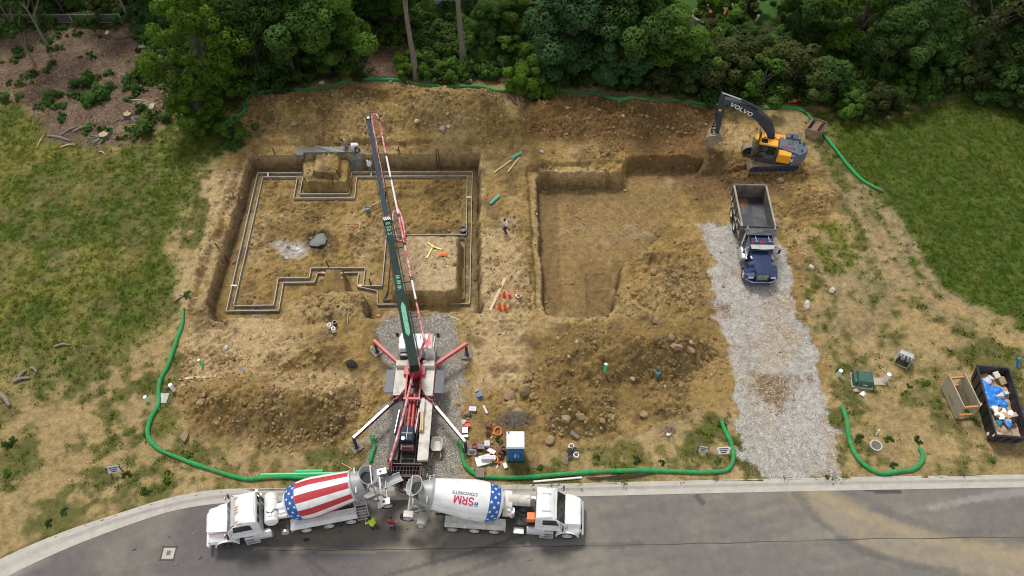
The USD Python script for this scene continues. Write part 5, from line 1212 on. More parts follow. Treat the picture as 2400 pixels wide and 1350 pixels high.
# tipper bed, open, with a cab shield
bf, br, bw, z0, z1 = -2.85, -7.55, 1.28, 1.22, 2.62
bed = B().box(((bf + br) / 2, 0, z0), (bf - br, 2 * bw, .09)).put(D, 'bed_floor', 'bed_dark')
for s in (-1, 1):
    sp = holder(D, 'bed_side')
    B().box(((bf + br) / 2, s * bw, (z0 + z1) / 2), (bf - br, .06, z1 - z0)).put(sp, 'side_plate', 'bed_side')
    B().box(((bf + br) / 2, s * (bw + .02), z1 + .04), (bf - br + .05, .15, .1), ch=.02).box(((bf + br) / 2, s * (bw + .06), z0 + .35), (bf - br, .1, .12), ch=.02).put(sp, 'rail', 'bed_rim', 15)
    for x in np.linspace(bf - .1, br + .1, 7): B().box((x, s * (bw + .07), (z0 + z1) / 2), (.1, .1, z1 - z0)).put(sp, 'rib', 'bed_side')
B().box((br, 0, (z0 + z1) / 2 + .03), (.07, 2 * bw, z1 - z0 + .12), rot(0, 4, 0)).box((br - .02, 0, z1 + .08), (.12, 2 * bw + .1, .1)).put(D, 'tailgate', 'bed_side')
B().box((bf, 0, (z0 + z1) / 2 + .1), (.07, 2 * bw, z1 - z0 + .2)).put(D, 'headboard', 'bed_side')
B().hull([(bf, s * bw, z1 + .16) for s in (-1, 1)] + [(bf + .85, s * (bw - .14), z1 + .26) for s in (-1, 1)] + [(bf, s * bw, z1 + .2) for s in (-1, 1)] + [(bf + .85, s * (bw - .14), z1 + .3) for s in (-1, 1)]).put(D, 'cab_shield', 'bed_dark')
B().cyl((bf - .05, -bw - .18, z1 + .22), (bf - .05, bw + .18, z1 + .22), .075, n=12).put(D, 'tarp_roller', 'chassis_black', 30)
B().tube([(bf - .05, -bw - .15, z1 + .22), (bf - 1.2, -bw - .22, z1 - .1), (bf - 1.5, -bw - .24, z1 - .5)], .03, 6).put(D, 'tarp_arm', 'alu')
B().tube([(bf + .8, -1.0, z1 + .33), (bf + .4, .9, z1 + .36)], .015, 5).put(D, 'cable', 'rubber_black')
v = np.array([(-6.55, -.95, z0 + .046), (-7.4, -.95, z0 + .046), (-7.4, .1, z0 + .046), (-6.5, .05, z0 + .046), (-6.7, -.45, z0 + .13), (-7.1, -.4, z0 + .15)])
B().hull(v).put(D, 'leftover_soil', 'steel_rust', 40)
# ------------------------------------------------------------------ footing forms in the first pit
def p3(u, v, z): return np.array([*at(u, v, z), z])
FT = F + .27
def form_loop(label, pts, mat, closed=True, tall=.24):
    P = [p3(u, v, FT) for u, v in pts]
    h = thing('footing_form', label, 'form', P[0])
    for a, b_ in zip(P, P[1:] + (P[:1] if closed else [])):
        a, b_ = a - P[0], b_ - P[0]
        b = B().beam(a - [0, 0, tall / 2], b_ - [0, 0, tall / 2], .05, tall, ext=.05)
        d = (b_ - a) / np.linalg.norm(b_ - a)
        L = np.linalg.norm(b_ - a); nn = np.array([-d[1], d[0], 0])
        bd_ = b.put(h, 'form_board', 'form_metal')
        B().beam(a + [0, 0, .006], b_ + [0, 0, .006], .05, .014, ext=.05).put(bd_, 'top_edge', mat)
        for q in np.arange(.6, L, 1.5):
            for s in (-1, 1)[: 1]: B().cyl(a + d * q + nn * .06 - [0, 0, .3], a + d * q + nn * .06 + [0, 0, .05], .014, n=5).put(bd_, 'stake', 'stake_rust')
    return h
form_loop('outer line of white topped footing forms around the first pit', [(604, 404), (712, 404), (702, 454), (818, 453), (824, 403), (1107, 402), (1101, 711), (884, 713), (884, 681), (837, 671), (840, 638), (744, 639), (737, 661), (664, 662), (653, 727), (530, 729)], 'form_white')
form_loop('inner line of white topped footing forms around the first pit', [(616, 414), (697, 414), (688, 464), (831, 463), (836, 413), (1095, 412), (1093, 549), (906, 551), (895, 670), (851, 670), (856, 627), (729, 628), (725, 650), (652, 651), (641, 715), (547, 716)], 'form_white')
form_loop('grey footing forms around the square block of earth', [(918, 560), (1090, 558), (1088, 700), (898, 701), (907, 682)], 'form_dark')
for u0, v0, u1, v1, lb in ((628, 404, 628, 414, 'white spacer across the forms at the back left corner'), (870, 403, 870, 412, 'white spacer across the back forms beside the boom'), (541, 669, 555, 669, 'white spacer across the forms on the left side'), (1093, 462, 1106, 462, 'white spacer across the forms on the right side')):
    a, b_ = p3(u0, v0, FT + .03), p3(u1, v1, FT + .03)
    put(W, 'form_spacer', B().beam(a, b_, .09, .05).get(), 'pvc_white', label=lb, cat='spacer')
# grade stakes: thin rusty rods against the walls
for k, (u, v, lx, ly, h, lb) in enumerate([(655, 388, -.35, .35, 1.9, 'rusty rod against the back wall left of the earth pillar'), (722, 447, .0, .1, 1.6, 'rusty rod at the left corner of the earth pillar'), (786, 450, -.1, .15, 1.7, 'rusty rod at the middle of the earth pillar'), (813, 433, -1.2, .4, 1.6, 'leaning rusty rod at the right corner of the earth pillar'), (941, 392, -.05, .3, 2.3, 'rusty rod on the back wall right of the boom'), (1026, 398, -.02, .3, 2.4, 'left rod of the pair on the back wall'), (1034, 398, -.25, .3, 2.4, 'right rod of the pair on the back wall'), (572, 497, -.9, .5, 1.9, 'rusty rod leaning on the left wall of the pit'), (536, 614, -1.1, .7, 1.9, 'rusty rod leaning on the left wall near its front'), (1119, 500, .2, .5, 1.7, 'rusty rod leaning on the right wall of the pit'), (772, 628, -.25, .1, .9, 'bent rusty rod beside the small front pillar'), (870, 668, -.1, .1, .8, 'short rusty rod at the front forms')]):
    z = min(on(u, v)[2], F + .3); a = p3(u, v, z)
    put(W, 'stake', B().cyl(a - [0, 0, .1], a + [lx * .6, ly * .6, h], .05, n=6).get(), 'stake_rust', label=lb, cat='stake')
b = B()
fz = .0
o = [(693, 346), (832, 344), (832, 357), (712, 358), (710, 364), (694, 364)]
pg = sg.Polygon([at(u, v, fz) for u, v in o])
tm = trimesh.creation.extrude_polygon(pg, .5, engine='earcut'); tm.vertices[:, 2] += fz - .45
put(W, 'concrete_footing', (tm.vertices, tm.faces), 'wet_concrete', label='wet grey concrete footing being poured on the ledge behind the pit', cat='footing')
def splat(c, r, h, mat, name, label, cat, seed, flat=.9, dz=0.0, n=40, kind=None):
    rg = np.random.default_rng(seed); c = np.asarray(c, float)
    a = np.arange(n) * 2 * math.pi / n
    w = 1 + .16 * np.sin(a * 2 + rg.uniform(0, 6)) + .12 * np.sin(a * 3 + rg.uniform(0, 6)) + .06 * np.sin(a * 7 + rg.uniform(0, 6))
    V = [np.array([[0, 0, h]])]
    for q, hh in ((.2, .9), (.25, 1.0), (.5, .72), (.6, .78), (.85, .35), (1.0, -.1), (1.02, -.6)): V.append(np.stack([q * r * w * np.cos(a), q * r * w * flat * np.sin(a), 0 * a + h * hh], 1))
    v = np.vstack(V); k = 7
    f = [[0, 1 + j, 1 + (j + 1) % n] for j in range(n)]
    for i in range(k - 1):
        for j in range(n):
            A, Bq = 1 + i * n + j, 1 + i * n + (j + 1) % n; f += [[A, A + n, Bq + n], [A, Bq + n, Bq]]
    return put(W, name, (v + c + [0, 0, dz], f), mat, 30, label=label, cat=cat)
c = on(748, 567); splat((c[0], c[1], F + .02), .72, .10, 'wet_concrete', 'concrete_pile', 'round grey heap of wet concrete in a hole on the pit floor', 'concrete', 4)
b = B()
rg = np.random.default_rng(5)
for u, v, r, fl in ((652, 572, .35, .3), (695, 583, .4, .5), (705, 590, .3, .5), (672, 604, .25, .5)):
    c = on(u, v); n = 18; a = np.arange(n) * 2 * math.pi / n; w = 1 + rg.uniform(-.35, .3, n)
    P = np.stack([c[0] + r * w * np.cos(a) * .8, c[1] + r * w * fl * np.sin(a)], 1); z = np.array([tz(*q) for q in P]) + .012
    b.add(np.vstack([np.c_[P, z], [c + [0, 0, .05]]]), [[k, (k + 1) % n, n] for k in range(n)])
b.put(W, 'cement_spill', 'cement_powder', label='pale spilled cement powder beside the heap of concrete', cat='spill')

# ------------------------------------------------------------------ green filter socks
def sock(label, pts, r=.16, mat='sock_green', n=6):
    P = np.array([on(*p, r * .75) for p in pts]); P = spline(P, n); k = len(P)
    for q in range(k): P[q, 2] = tz(P[q, 0], P[q, 1]) + r * .72
    z = P[:, 2].copy()
    for q in range(2, k - 2): P[q, 2] = max(z[q], z[q - 2:q + 3].mean())
    P[:, 0] += .10 * (meshkit.noise(P * .9, 13) - .5); P[:, 1] += .16 * (meshkit.noise(P * .8, 11) - .5)
    rs = r * (1 + .34 * (meshkit.noise(P * .9, 3) - .5) + .16 * (meshkit.noise(P * 3, 5) - .5)); rs[0] *= .45; rs[-1] *= .45
    o = P[0].copy()
    t = thing('filter_sock', label, 'filter sock', o)
    B().tube(P - o, r, 10, True, rs).put(t, 'sock', mat, True)
    for q in (0, -1): B().sphere(P[q] - o + [0, 0, .02], r * .5, 1).put(t, 'tied_end', mat, True)
sock('green filter sock curving along the left edge of the site to the mixer', [(428, 727), (425, 762), (412, 800), (395, 850), (375, 890), (371, 920), (370, 950), (352, 985), (346, 1020), (368, 1048), (410, 1070), (460, 1088), (510, 1104), (560, 1118), (600, 1122), (690, 1119), (760, 1116), (850, 1114)], .145)
sock('short green filter sock left of the pump truck rear', [(870, 1022), (877, 1045), (872, 1065), (868, 1085)], .145)
sock('green filter sock from the pump truck along the kerb past the portable toilet', [(1076, 1032), (1082, 1060), (1090, 1090), (1110, 1108), (1140, 1118), (1250, 1116), (1400, 1107), (1500, 1103), (1620, 1106), (1690, 1105), (1712, 1095), (1719, 1070), (1714, 1040), (1700, 1010), (1690, 985)], .15)
sock('J shaped green filter sock right of the gravel drive', [(1972, 950), (1985, 985), (1990, 1030), (2010, 1070), (2035, 1095), (2065, 1107), (2100, 1103), (2140, 1099), (2160, 1085), (2163, 1065), (2155, 1048)], .15)
sock('short kinked green filter sock at the far left corner of the site', [(543, 306), (530, 312), (520, 298), (536, 283), (560, 270), (572, 258), (574, 249), (567, 241)], .14)
sock('long green filter sock along the wood behind the first pit', [(577, 236), (590, 221), (640, 212), (720, 210), (770, 203), (800, 193), (840, 187), (940, 187), (980, 197), (1020, 201), (1120, 203), (1170, 212), (1215, 210), (1250, 206)], .14)
sock('long green filter sock along the wood behind the second pit and the excavator', [(1290, 208), (1330, 213), (1400, 222), (1450, 231), (1540, 238), (1590, 234), (1640, 243), (1690, 247), (1760, 256), (1850, 251), (1890, 265), (1905, 285), (1935, 322), (1960, 352), (1990, 390), (2025, 425), (2070, 449)], .14)

# ------------------------------------------------------------------ pipes, planks, posts
def stick(name, label, cat, p, q, r, mat, dz=None, hollow=False, n=12, group=None):
    a, b_ = on(*p, r if dz is None else dz), on(*q, r if dz is None else dz)
    L = np.linalg.norm(b_ - a)
    b = B().pipe(a, b_, r, r * .85, n) if hollow else B().cyl(a, b_, r, n=n)
    return b.put(W, name, mat, 30, label=label, cat=cat, group=group)
def plank(label, p, q, w, t, mat, name='plank', cat='plank', dz=0.0):
    a, b_ = on(*p, t / 2 + .01 + dz), on(*q, t / 2 + .01 + dz)
    return B().beam(a, b_, w, t, ch=.006).put(W, name, mat, label=label, cat=cat)
stick('drain_pipe', 'long mint green pipe lying beside the filter sock behind the left mixer', 'pipe', (611, 1113), (830, 1109), .11, 'pipe_green', hollow=True)
stick('drain_pipe', 'shorter mint green pipe lying behind the long one', 'pipe', (694, 1105), (757, 1104), .11, 'pipe_green', hollow=True)
stick('drain_pipe', 'teal pipe lying on the strip between the two pits', 'pipe', (1148, 478), (1170, 458), .12, 'pipe_teal', hollow=True)
stick('drain_pipe', 'pale teal pipe lying across two planks between the pits', 'pipe', (1198, 371), (1222, 357), .12, 'pipe_teal', dz=.2, hollow=True)
stick('conduit', 'white pipe lying along the kerb behind the right mixer', 'pipe', (1250, 1129), (1364, 1119), .07, 'pvc_white', hollow=True)
stick('conduit', 'short white tube on the dirt near the red bucket', 'pipe', (1133, 951), (1142, 969), .08, 'pvc_white', hollow=True)
for k in range(7): stick('rebar', 'thin steel rod in the bundle lying along the kerb', 'rod', (1372 + 3 * k, 1124 + 1.1 * k - 4), (1535 - 5 * k, 1112 + 1.2 * k - 2), .014, 'stake_rust', dz=.03 + .01 * k, n=5, group='rods bundled along the kerb')
plank('long pale plank beside the traffic cones', (1148, 728), (1184, 652), .24, .05, 'wood_pale')
plank('plank lying at the left edge of the rubble heap', (420, 888), (506, 881), .2, .05, 'wood_pale')
plank('left plank under the pale teal pipe', (1157, 405), (1203, 372), .13, .09, 'wood_pale')
plank('right plank under the pale teal pipe', (1190, 403), (1217, 369), .13, .09, 'wood_pale')
plank('weathered board stuck in the rubble above the portable toilet', (1338, 1010), (1356, 1026), .26, .05, 'wood_grey', dz=.1)
plank('rusty board lying right of the portable toilet', (1253, 1098), (1259, 1073), .32, .04, 'steel_rust')
plank('thin lath lying beside the gravel pad', (1050, 738), (1075, 750), .08, .04, 'wood_pale')
plank('thin stick lying at the site edge behind the left mixer', (800, 1085), (832, 1103), .05, .04, 'wood_pale')
for k in range(4): plank('grey stake of the four laid side by side near the black rings', (1322 + 2.8 * k, 1088), (1322.5 + 2.8 * k, 1063), .04, .04, 'wood_grey', 'lath', 'lath')
for k, (u, v) in enumerate(()): pass
for k in range(5): plank('dark plank of the small stack bridging the green sock', (1117 + 4 * k, 1119), (1118 + 4 * k, 1096), .1, .08, 'wood_grey', 'lath', 'lath', dz=.28)
for p in list(stage.GetPrimAtPath('/World').GetChildren()):
    if p.GetName().startswith('lath'):
        p.SetCustomDataByKey('group', 'stakes laid near the black rings' if 'grey stake' in p.GetCustomDataByKey('label') else 'planks bridging the green sock')
def standpipe(label, u, v, h, r, mat, lean=(0, 0), top=None, plate=None, cap='pvc_white'):
    c = on(u, v); t = thing('standpipe', label, 'pipe', c)
    e = np.array([lean[0], lean[1], h])
    B().pipe((0, 0, -.2), e, r, r * .86, 16).put(t, 'pipe', mat, 30)
    if cap: B().cyl(e * .985, e * 1.005, r * 1.04, n=16).put(t, 'cap', cap, 30)
    if plate: B().box((-.55, -.05, .06), (1.2, .6, .1), ch=.02).box((0, 0, .12), (.4, .4, .12), ch=.03).put(t, 'plate', plate)
standpipe('mint capped pipe standing left of the green filter sock', 349, 939, .55, .13, 'pipe_mint', (-.1, 0))
standpipe('tall white capped pipe standing beside the grey cover plate', 409, 915, .8, .14, 'pvc_white', (-.05, 0))
standpipe('green pipe with a white cap standing in the bare dirt on the left', 476, 859, .75, .10, 'pipe_green', (-.12, .1))
standpipe('green pipe with a white cap standing in the churned earth', 1416, 871, .9, .11, 'pipe_green', (.05, .1))
standpipe('pale mint pipe standing beside the gravel drive', 1963, 881, .75, .14, 'pipe_mint')
standpipe('white pipe standing on a pale slab right of the green box', 2072, 894, 1.0, .15, 'pvc_white', (0, 0), plate='panel_beige')
standpipe('short black pipe standing on the pit floor', 663, 513, .4, .16, 'rim_steel', cap='plastic_black')
c = on(2053, 1019); put(W, 'marker_post', B().cyl(c, c + [.06, .1, .55], .05, n=10).get(), 'pvc_white', label='short white post above the round manhole cover', cat='post')
c = on(384, 934); put(W, 'cover_plate', B().box(c + [0, 0, .05], (.62, .8, .08), rot(0, 0, -3), ch=.015).get(), 'cement_grey', label='square grey cover plate right of the green filter sock', cat='cover')
c = on(2053, 1044); t = thing('manhole', 'round manhole cover in the weeds inside the J shaped sock', 'manhole cover', c); B().cyl((0, 0, -.1), (0, 0, .05), .42, n=30).put(t, 'ring', 'cement_grey', 30); B().cyl((0, 0, .05), (0, 0, .065), .32, n=28).put(t, 'lid', 'iron', 30)
c = np.array([*at(395, 1297), 0]); t = thing('catch_basin', 'square concrete basin with a small iron cover in the road', 'drain', c)
B().box((0, 0, .006), (.72, .68, .012)).put(t, 'frame', 'concrete'); B().box((0, .02, .014), (.26, .28, .012)).put(t, 'cover', 'iron')
b = B()
for s in (-1, 1): b.box((s * .42, 0, .005), (.07, 1.0, .006)).box((0, s * .42, .0045), (1.0, .08, .006))
b.put(t, 'tar_seal', 'rubber_black')
c = np.array([*at(825, 1330), 0]); t = thing('drain_cover', 'round dark iron cover in the road near the bottom edge', 'drain', c)
B().cyl((0, 0, 0), (0, 0, .012), .24, n=24).put(t, 'cover', 'iron', 30)
b = B()
for k in range(5): b.box((-.16 + .08 * k, 0, .016), (.03, .36 - .04 * abs(k - 2), .01))
b.put(t, 'grate_bar', 'rubber_black')
rg = np.random.default_rng(11)
for k, (u, v, s) in enumerate([(455, 1250, .3), (470, 1308, .22), (413, 1322, .25), (316, 1288, .22), (670, 1262, .22), (720, 1265, .4), (795, 1250, .35), (718, 1242, .3), (640, 1280, .25), (398, 1258, .15), (1240, 1312, .3), (955, 1240, .14), (1005, 1222, .12), (800, 1232, .2)]):
    c = np.array([*at(u, v), .0]); n = 7; a = np.arange(n) * 2 * math.pi / n; w = rg.uniform(.5, 1.1, n)
    s *= .75; P = np.stack([s * w * np.cos(a), s * .5 * w * np.sin(a), 0 * a], 1) @ rot(0, 0, rg.uniform(0, 60)).T
    put(W, 'tar_scrap', B().hull(np.vstack([P + [0, 0, .002], P * .8 + [0, 0, .035]])).xf(o=c).get(), 'rubber_black' if k % 2 else 'iron', label='flat dark scrap of mud or tar on the road', cat='scrap', group='dark scraps lying on the road')

# ------------------------------------------------------------------ portable toilet, green box, signs
c = on(1208, 1084); t = thing('portable_toilet', 'portable toilet with blue walls and a white domed roof', 'portable toilet', (c[0], c[1] + .58, c[2]), .5)
B().box((0, 0, .07), (1.2, 1.2, .14), ch=.03).put(t, 'base', 'plastic_black')
B().box((0, 0, 1.15), (1.12, 1.12, 2.04), ch=.05).put(t, 'wall_shell', 'toilet_blue', 20)
d = B().box((0, -.572, 1.1), (.82, .03, 1.8), ch=.01).put(t, 'door', 'toilet_blue')
B().box((.32, -.595, 1.1), (.05, .03, .16)).put(d, 'handle', 'plastic_black')
b = B()
rg = np.random.default_rng(2)
for x, n, s in ((-.08, 6, .05), (.02, 8, .06), (.2, 6, .04)):
    for k in range(n): b.box((x + rg.uniform(-.01, .01), -.589, .75 + .085 * k), (s + rg.uniform(-.01, .015), .006, .05))
b.put(d, 'lettering', 'pvc_white')
B().hull([(s * x, q * y, z) for s in (-1, 1) for q in (-1, 1) for x, y, z in ((.60, .60, 2.14), (.60, .60, 2.22), (.54, .54, 2.34), (.3, .3, 2.39))]).put(t, 'roof', 'toilet_roof', 20)
B().cyl((-.45, .45, 2.3), (-.45, .45, 2.5), .06, n=12).put(t, 'vent_pipe', 'plastic_black', 30)
c = on(2021, 905); t = thing('utility_box', 'dark green utility box with chipped paint beside the gravel drive', 'utility box', (c[0], c[1] + .35, c[2]), -8)
B().box((0, 0, .06), (1.45, 1.2, .14), ch=.02).put(t, 'pad', 'cement_grey')
B().hull([(x, y, z) for x in (-.45, .62) for y in (-.5, .5) for z in (.12, .68)] + [(x, y, .78) for x in (-.38, .55) for y in (-.42, .42)]).put(t, 'cabinet', 'box_green', 20)
B().box((-.58, 0, .38), (.22, .9, .5), ch=.02).put(t, 'side_panel', 'box_green'); B().box((.1, -.51, .4), (.3, .02, .12)).put(t, 'label_plate', 'sign_grey')
def sign(label, u, v, w, h, board, tilt, rz=0, legs='sign_dark', lines=3):
    c = on(u, v); t = thing('sign', label, 'sign', c, rz); R = rot(tilt, 0, 0)
    b = B()
    for s in (-1, 1): b.beam((s * w * .52, 0, -.1), (s * w * .52, .02, .85), .06, .06)
    b.put(t, 'post', legs)
    bd_ = B().box((0, -.04, .62), (w, .04, h), R, ch=.01).put(t, 'board', board)
    b = B()
    for k in range(lines): b.box(np.array([0, -.04, .62]) + R @ np.array([0, -.024, h * (.28 - .28 * k)]), (w * (.75 - .15 * k), .008, h * .13), R)
    b.put(bd_, 'lettering', 'sign_dark' if board != 'sign_dark' else 'sign_grey')
sign('small dark framed sign on two posts in the left verge', 275, 1108, .75, .5, 'sign_grey', -35, 12)
sign('small dark framed sign left of the white sign', 1644, 1061, .6, .42, 'sign_grey', -30, -8)
sign('white sign board at the corner of the filter sock', 1691, 1064, .8, .5, 'pvc_white', -40, 2, 'pvc_white')
sign('small dark framed sign beside the outrigger pad and tools', 1107, 1068, .6, .4, 'sign_grey', -30, 0)

# ------------------------------------------------------------------ dumpster full of rubbish, lettered panels
BL, FL, BRr = [np.array([*at(u, v, 1.45), 0]) for u, v in ((2288, 858), (2334, 1021), (2364, 862))]
ax = (BL - FL); Ld = np.hypot(*ax[:2]); ang = math.degrees(math.atan2(ax[1], ax[0])); Wd = 2.2
nrm = np.array([ax[1], -ax[0], 0]) / Ld
c0 = FL + ax / 2 + nrm * Wd / 2; gz = tz(c0[0], c0[1])
t = thing('dumpster', 'black steel dumpster heaped with rubbish at the right edge', 'dumpster', (c0[0], c0[1], gz), ang)
hL, hW = Ld / 2, Wd / 2
b = B()
for s in (-1, 1):
    b.hull([(x, s * (hW - k), z) for x, z, k in ((-hL, 1.4, 0), (hL, 1.4, 0), (-hL + .25, .15, .12), (hL - .25, .15, .12))] + [(x, s * (hW - k - .06), z) for x, z, k in ((-hL, 1.4, 0), (hL, 1.4, 0), (-hL + .25, .15, .12), (hL - .25, .15, .12))])
    b.hull([(s * (hL - k), y, z) for y, z, k in ((-hW, 1.4, 0), (hW, 1.4, 0), (-hW + .12, .15, .25), (hW - .12, .15, .25))] + [(s * (hL - k - .06), y, z) for y, z, k in ((-hW, 1.4, 0), (hW, 1.4, 0), (-hW + .12, .15, .25), (hW - .12, .15, .25))])
b.box((0, 0, .17), (Ld - .5, Wd - .24, .06)); b.put(t, 'shell', 'dumpster_black')
b = B()
for s in (-1, 1): b.box((0, s * hW, 1.43), (Ld + .08, .12, .11), ch=.02).box((s * hL, 0, 1.43), (.12, Wd - .1, .11), ch=.02)
b.put(t, 'rim', 'dumpster_black', 20)
for s in (-1, 1):
    for x in np.linspace(-hL + .4, hL - .4, 7): B().beam((x, s * (hW + .03), 1.4), (x * .93, s * (hW - .09), .2), .06, .06).put(t, 'rib', 'dumpster_black')
    for y in (-.6, 0, .6): B().beam((s * (hL + .03), y, 1.4), (s * (hL - .22), y, .2), .06, .06).put(t, 'rib', 'dumpster_black')
B().box((-hL + .7, hW - .01, .62), (.02, .02, .02)).cyl((-hL + .55, hW - .06, .5), (-hL + .55, hW + .02, .5), .12, n=16).box((-hL + .12, hW + .02, 1.2), (.1, .03, .34)).put(t, 'decal', 'pvc_white')
B().box((0, 0, .08), (Ld - 1, .5, .16)).put(t, 'skid', 'dumpster_black')
rg = np.random.default_rng(31)
def chunk(s, seed, flat=1):
    q = np.random.default_rng(seed); v = q.normal(size=(14, 3)); v /= np.linalg.norm(v, axis=1, keepdims=True); return v * np.array([s, s * .8, s * .5 * flat]) * q.uniform(.75, 1.15, (14, 1))
RZ = rot(0, 0, ang)
def rubbish(name, label, cat, x, y, z, b, mat, group=None, smooth=False):
    put(W, name, b.xf(RZ, (c0[0] + (RZ @ [x, y, 0])[0], c0[1] + (RZ @ [x, y, 0])[1], gz + z)).get(), mat, smooth, label=label, cat=cat, group=group)
n = 40; a = np.linspace(-1, 1, n)
gx, gy = np.meshgrid(a * (hL - .2), a * (hW - .16), indexing='ij'); gz_ = .72 + .25 * (meshkit.fbm(np.stack([gx, gy, 0 * gx], -1) * 1.6, 3, 4) - .5) * 2
ii2 = np.arange(n * n).reshape(n, n)
rubbish('rubbish_heap', 'tan mixed rubbish filling the bottom of the dumpster', 'rubbish', 0, 0, 0, B().add(np.stack([gx, gy, gz_], -1).reshape(-1, 3), np.stack([ii2[:-1, :-1], ii2[1:, :-1], ii2[1:, 1:], ii2[:-1, 1:]], -1).reshape(-1, 4)), 'cardboard')
m = 22; a = np.linspace(-1, 1, m); gx, gy = np.meshgrid(a * 1.0, a * .62, indexing='ij')
q = meshkit.fbm(np.stack([gx, gy, 0 * gx], -1) * 2.2, 3, 8); fall = np.maximum(np.abs(gx), np.abs(gy) / .62)
ii2 = np.arange(m * m).reshape(m, m)
rubbish('tarp', 'crumpled bright blue tarp on top of the dumpster rubbish', 'tarp', .55, .25, 0, B().add(np.stack([gx * (1 + .4 * (q - .5)) + .5 * gy * q, gy * (1.1 + .5 * (q - .5)), 1.0 + .55 * (q - .4) + .25 * (1 - fall)], -1).reshape(-1, 3), np.stack([ii2[:-1, :-1], ii2[1:, :-1], ii2[1:, 1:], ii2[:-1, 1:]], -1).reshape(-1, 4)), 'tarp_blue')
for k in range(16):
    x, y = rg.uniform(-hL + .35, hL - .35), rg.uniform(-hW + .35, hW - .35); s = rg.uniform(.18, .38)
    rubbish('cardboard_box', 'torn cardboard box among the dumpster rubbish', 'box', x, y, .92 + rg.uniform(0, .2), B().box((0, 0, 0), (s * 1.6, s * 1.2, s * rg.uniform(.3, .9)), rot(rg.uniform(-30, 30), rg.uniform(-30, 30), rg.uniform(0, 180))), ['cardboard', 'cardboard_pale'][k % 2], 'cardboard in the dumpster')
for k, (x, y) in enumerate([(-.55, -.1), (-.8, .35), (-.5, .5), (-.75, -.45), (-1.1, .2), (1.8, .35), (2.0, .1)]):
    rubbish('plastic_bag', 'crumpled white bag or sheet among the dumpster rubbish', 'bag', x, y, 1.0 + .04 * k % .2, B().hull(chunk(.34, 50 + k, .7)), 'paper_white' if k < 5 else 'sign_grey', 'white bags in the dumpster')
for k, (x, y, mt, lb) in enumerate([(-.35, .1, 'plastic_black', 'small black bag beside the blue tarp in the dumpster'), (-1.2, -.6, 'plastic_black', 'large black bag at the front of the dumpster'), (-1.55, -.15, 'tarp_blue', 'small blue packet at the front of the dumpster'), (-1.5, .45, 'bucket_teal', 'light blue wrapper at the front of the dumpster')]):
    rubbish('rubbish_bag', lb, 'bag', x, y, 1.05, B().hull(chunk(.3, 70 + k, .7)), mt)
A0, A1 = [p3(u, v, .2) for u, v in ((2202, 907), (2237, 982))]
d = A1 - A0; Lp = np.hypot(*d[:2]); an = math.degrees(math.atan2(d[1], d[0]))
t = thing('panel_crate', 'two tall beige lettered panels joined by orange timber beside the dumpster', 'crate', (*((A0 + A1) / 2)[:2], tz(*((A0 + A1) / 2)[:2])), an)
hP = 1.75
for k, y in enumerate((0, 1.15)):
    pn = B().box((0, y, .12 + hP / 2), (Lp, .07, hP), rot(6, 0, 0), ch=.01).put(t, 'panel', 'panel_beige', label=['outer panel facing the drive', 'inner panel against the dumpster'][k])
    tm = text('OhioCat', .36, .008, False); v = np.array(tm.vertices); v[:, 0] -= v[:, 0].mean(); v[:, 1] -= .15
    R6 = rot(6, 0, 0)
    B().add((np.stack([v[:, 0] * 1.05, -.037 - v[:, 2], v[:, 1]], 1)) @ R6.T + [.0, y, .12 + hP * .58], tm.faces).put(pn, 'lettering', 'panel_letter')
    b = B()
    for q in range(2): b.box(np.array([0, y, .12 + hP / 2]) + R6 @ np.array([.1, -.038, -.22 - .12 * q]), (1.0 - .4 * q, .006, .03), R6)
    b.put(pn, 'lettering', 'panel_letter')
for x in (-Lp / 2 + .12, Lp / 2 - .12):
    for z in (.35, hP - .25): B().box((x, .62 + .02, z), (.12, 1.1, .22), ch=.01).put(t, 'timber', 'wood_orange')
for k in range(4): B().box((Lp / 2 - .3, 1.32 + .02 * k, .4 + .35 * k), (.16, .1, .2), ch=.01).put(t, 'block', 'wood_orange')

# ------------------------------------------------------------------ spare buckets
c = on(1908, 312)
b, tb = bucket_mesh(1.7, .72, 5)
R = rot(0, 0, 215) @ rot(0, 0, 0) @ rot(0, 60, 0) 
t = thing('excavator_bucket', 'spare rusty wide bucket lying open on the grass behind the excavator', 'bucket', c + [0, 0, .62], R=rot(0, 0, -35) @ rot(0, 0, 180) @ rot(0, -75, 0) @ rot(0, 0, 0))
b2 = B()
o = [(-.5, -.55), (.55, -.55), (.62, .45), (.35, .75), (-.15, .8), (-.55, .45)]
sk = thing
R = np.eye(3)
b.put(t, 'shell', 'steel_mud', 20); B().box((.2, 0, .0), (.02, 1.5, .6)).box((-.05, 0, .45), (.6, 1.55, .02)).put(t, 'lining', 'steel_rust')
b3 = B()
for y in (-.25, .25): b3.box((-.6, y, .45), (.5, .06, .4), ch=.02)
b3.put(t, 'ears', 'steel_mud')
c = on(2113, 852)
b, tb = bucket_mesh(1.0, .6, 4)
t = thing('excavator_bucket', 'small grey bucket lying on its back near the utility box', 'bucket', c + [0, .1, .5], R=rot(0, 0, 60) @ rot(0, 200, 0))
b.put(t, 'shell', 'alu', 20); tb.put(t, 'tooth', 'steel_grey'); B().box((-.5, .2, .3), (.4, .06, .35)).box((-.5, -.2, .3), (.4, .06, .35)).put(t, 'ears', 'chassis_black')

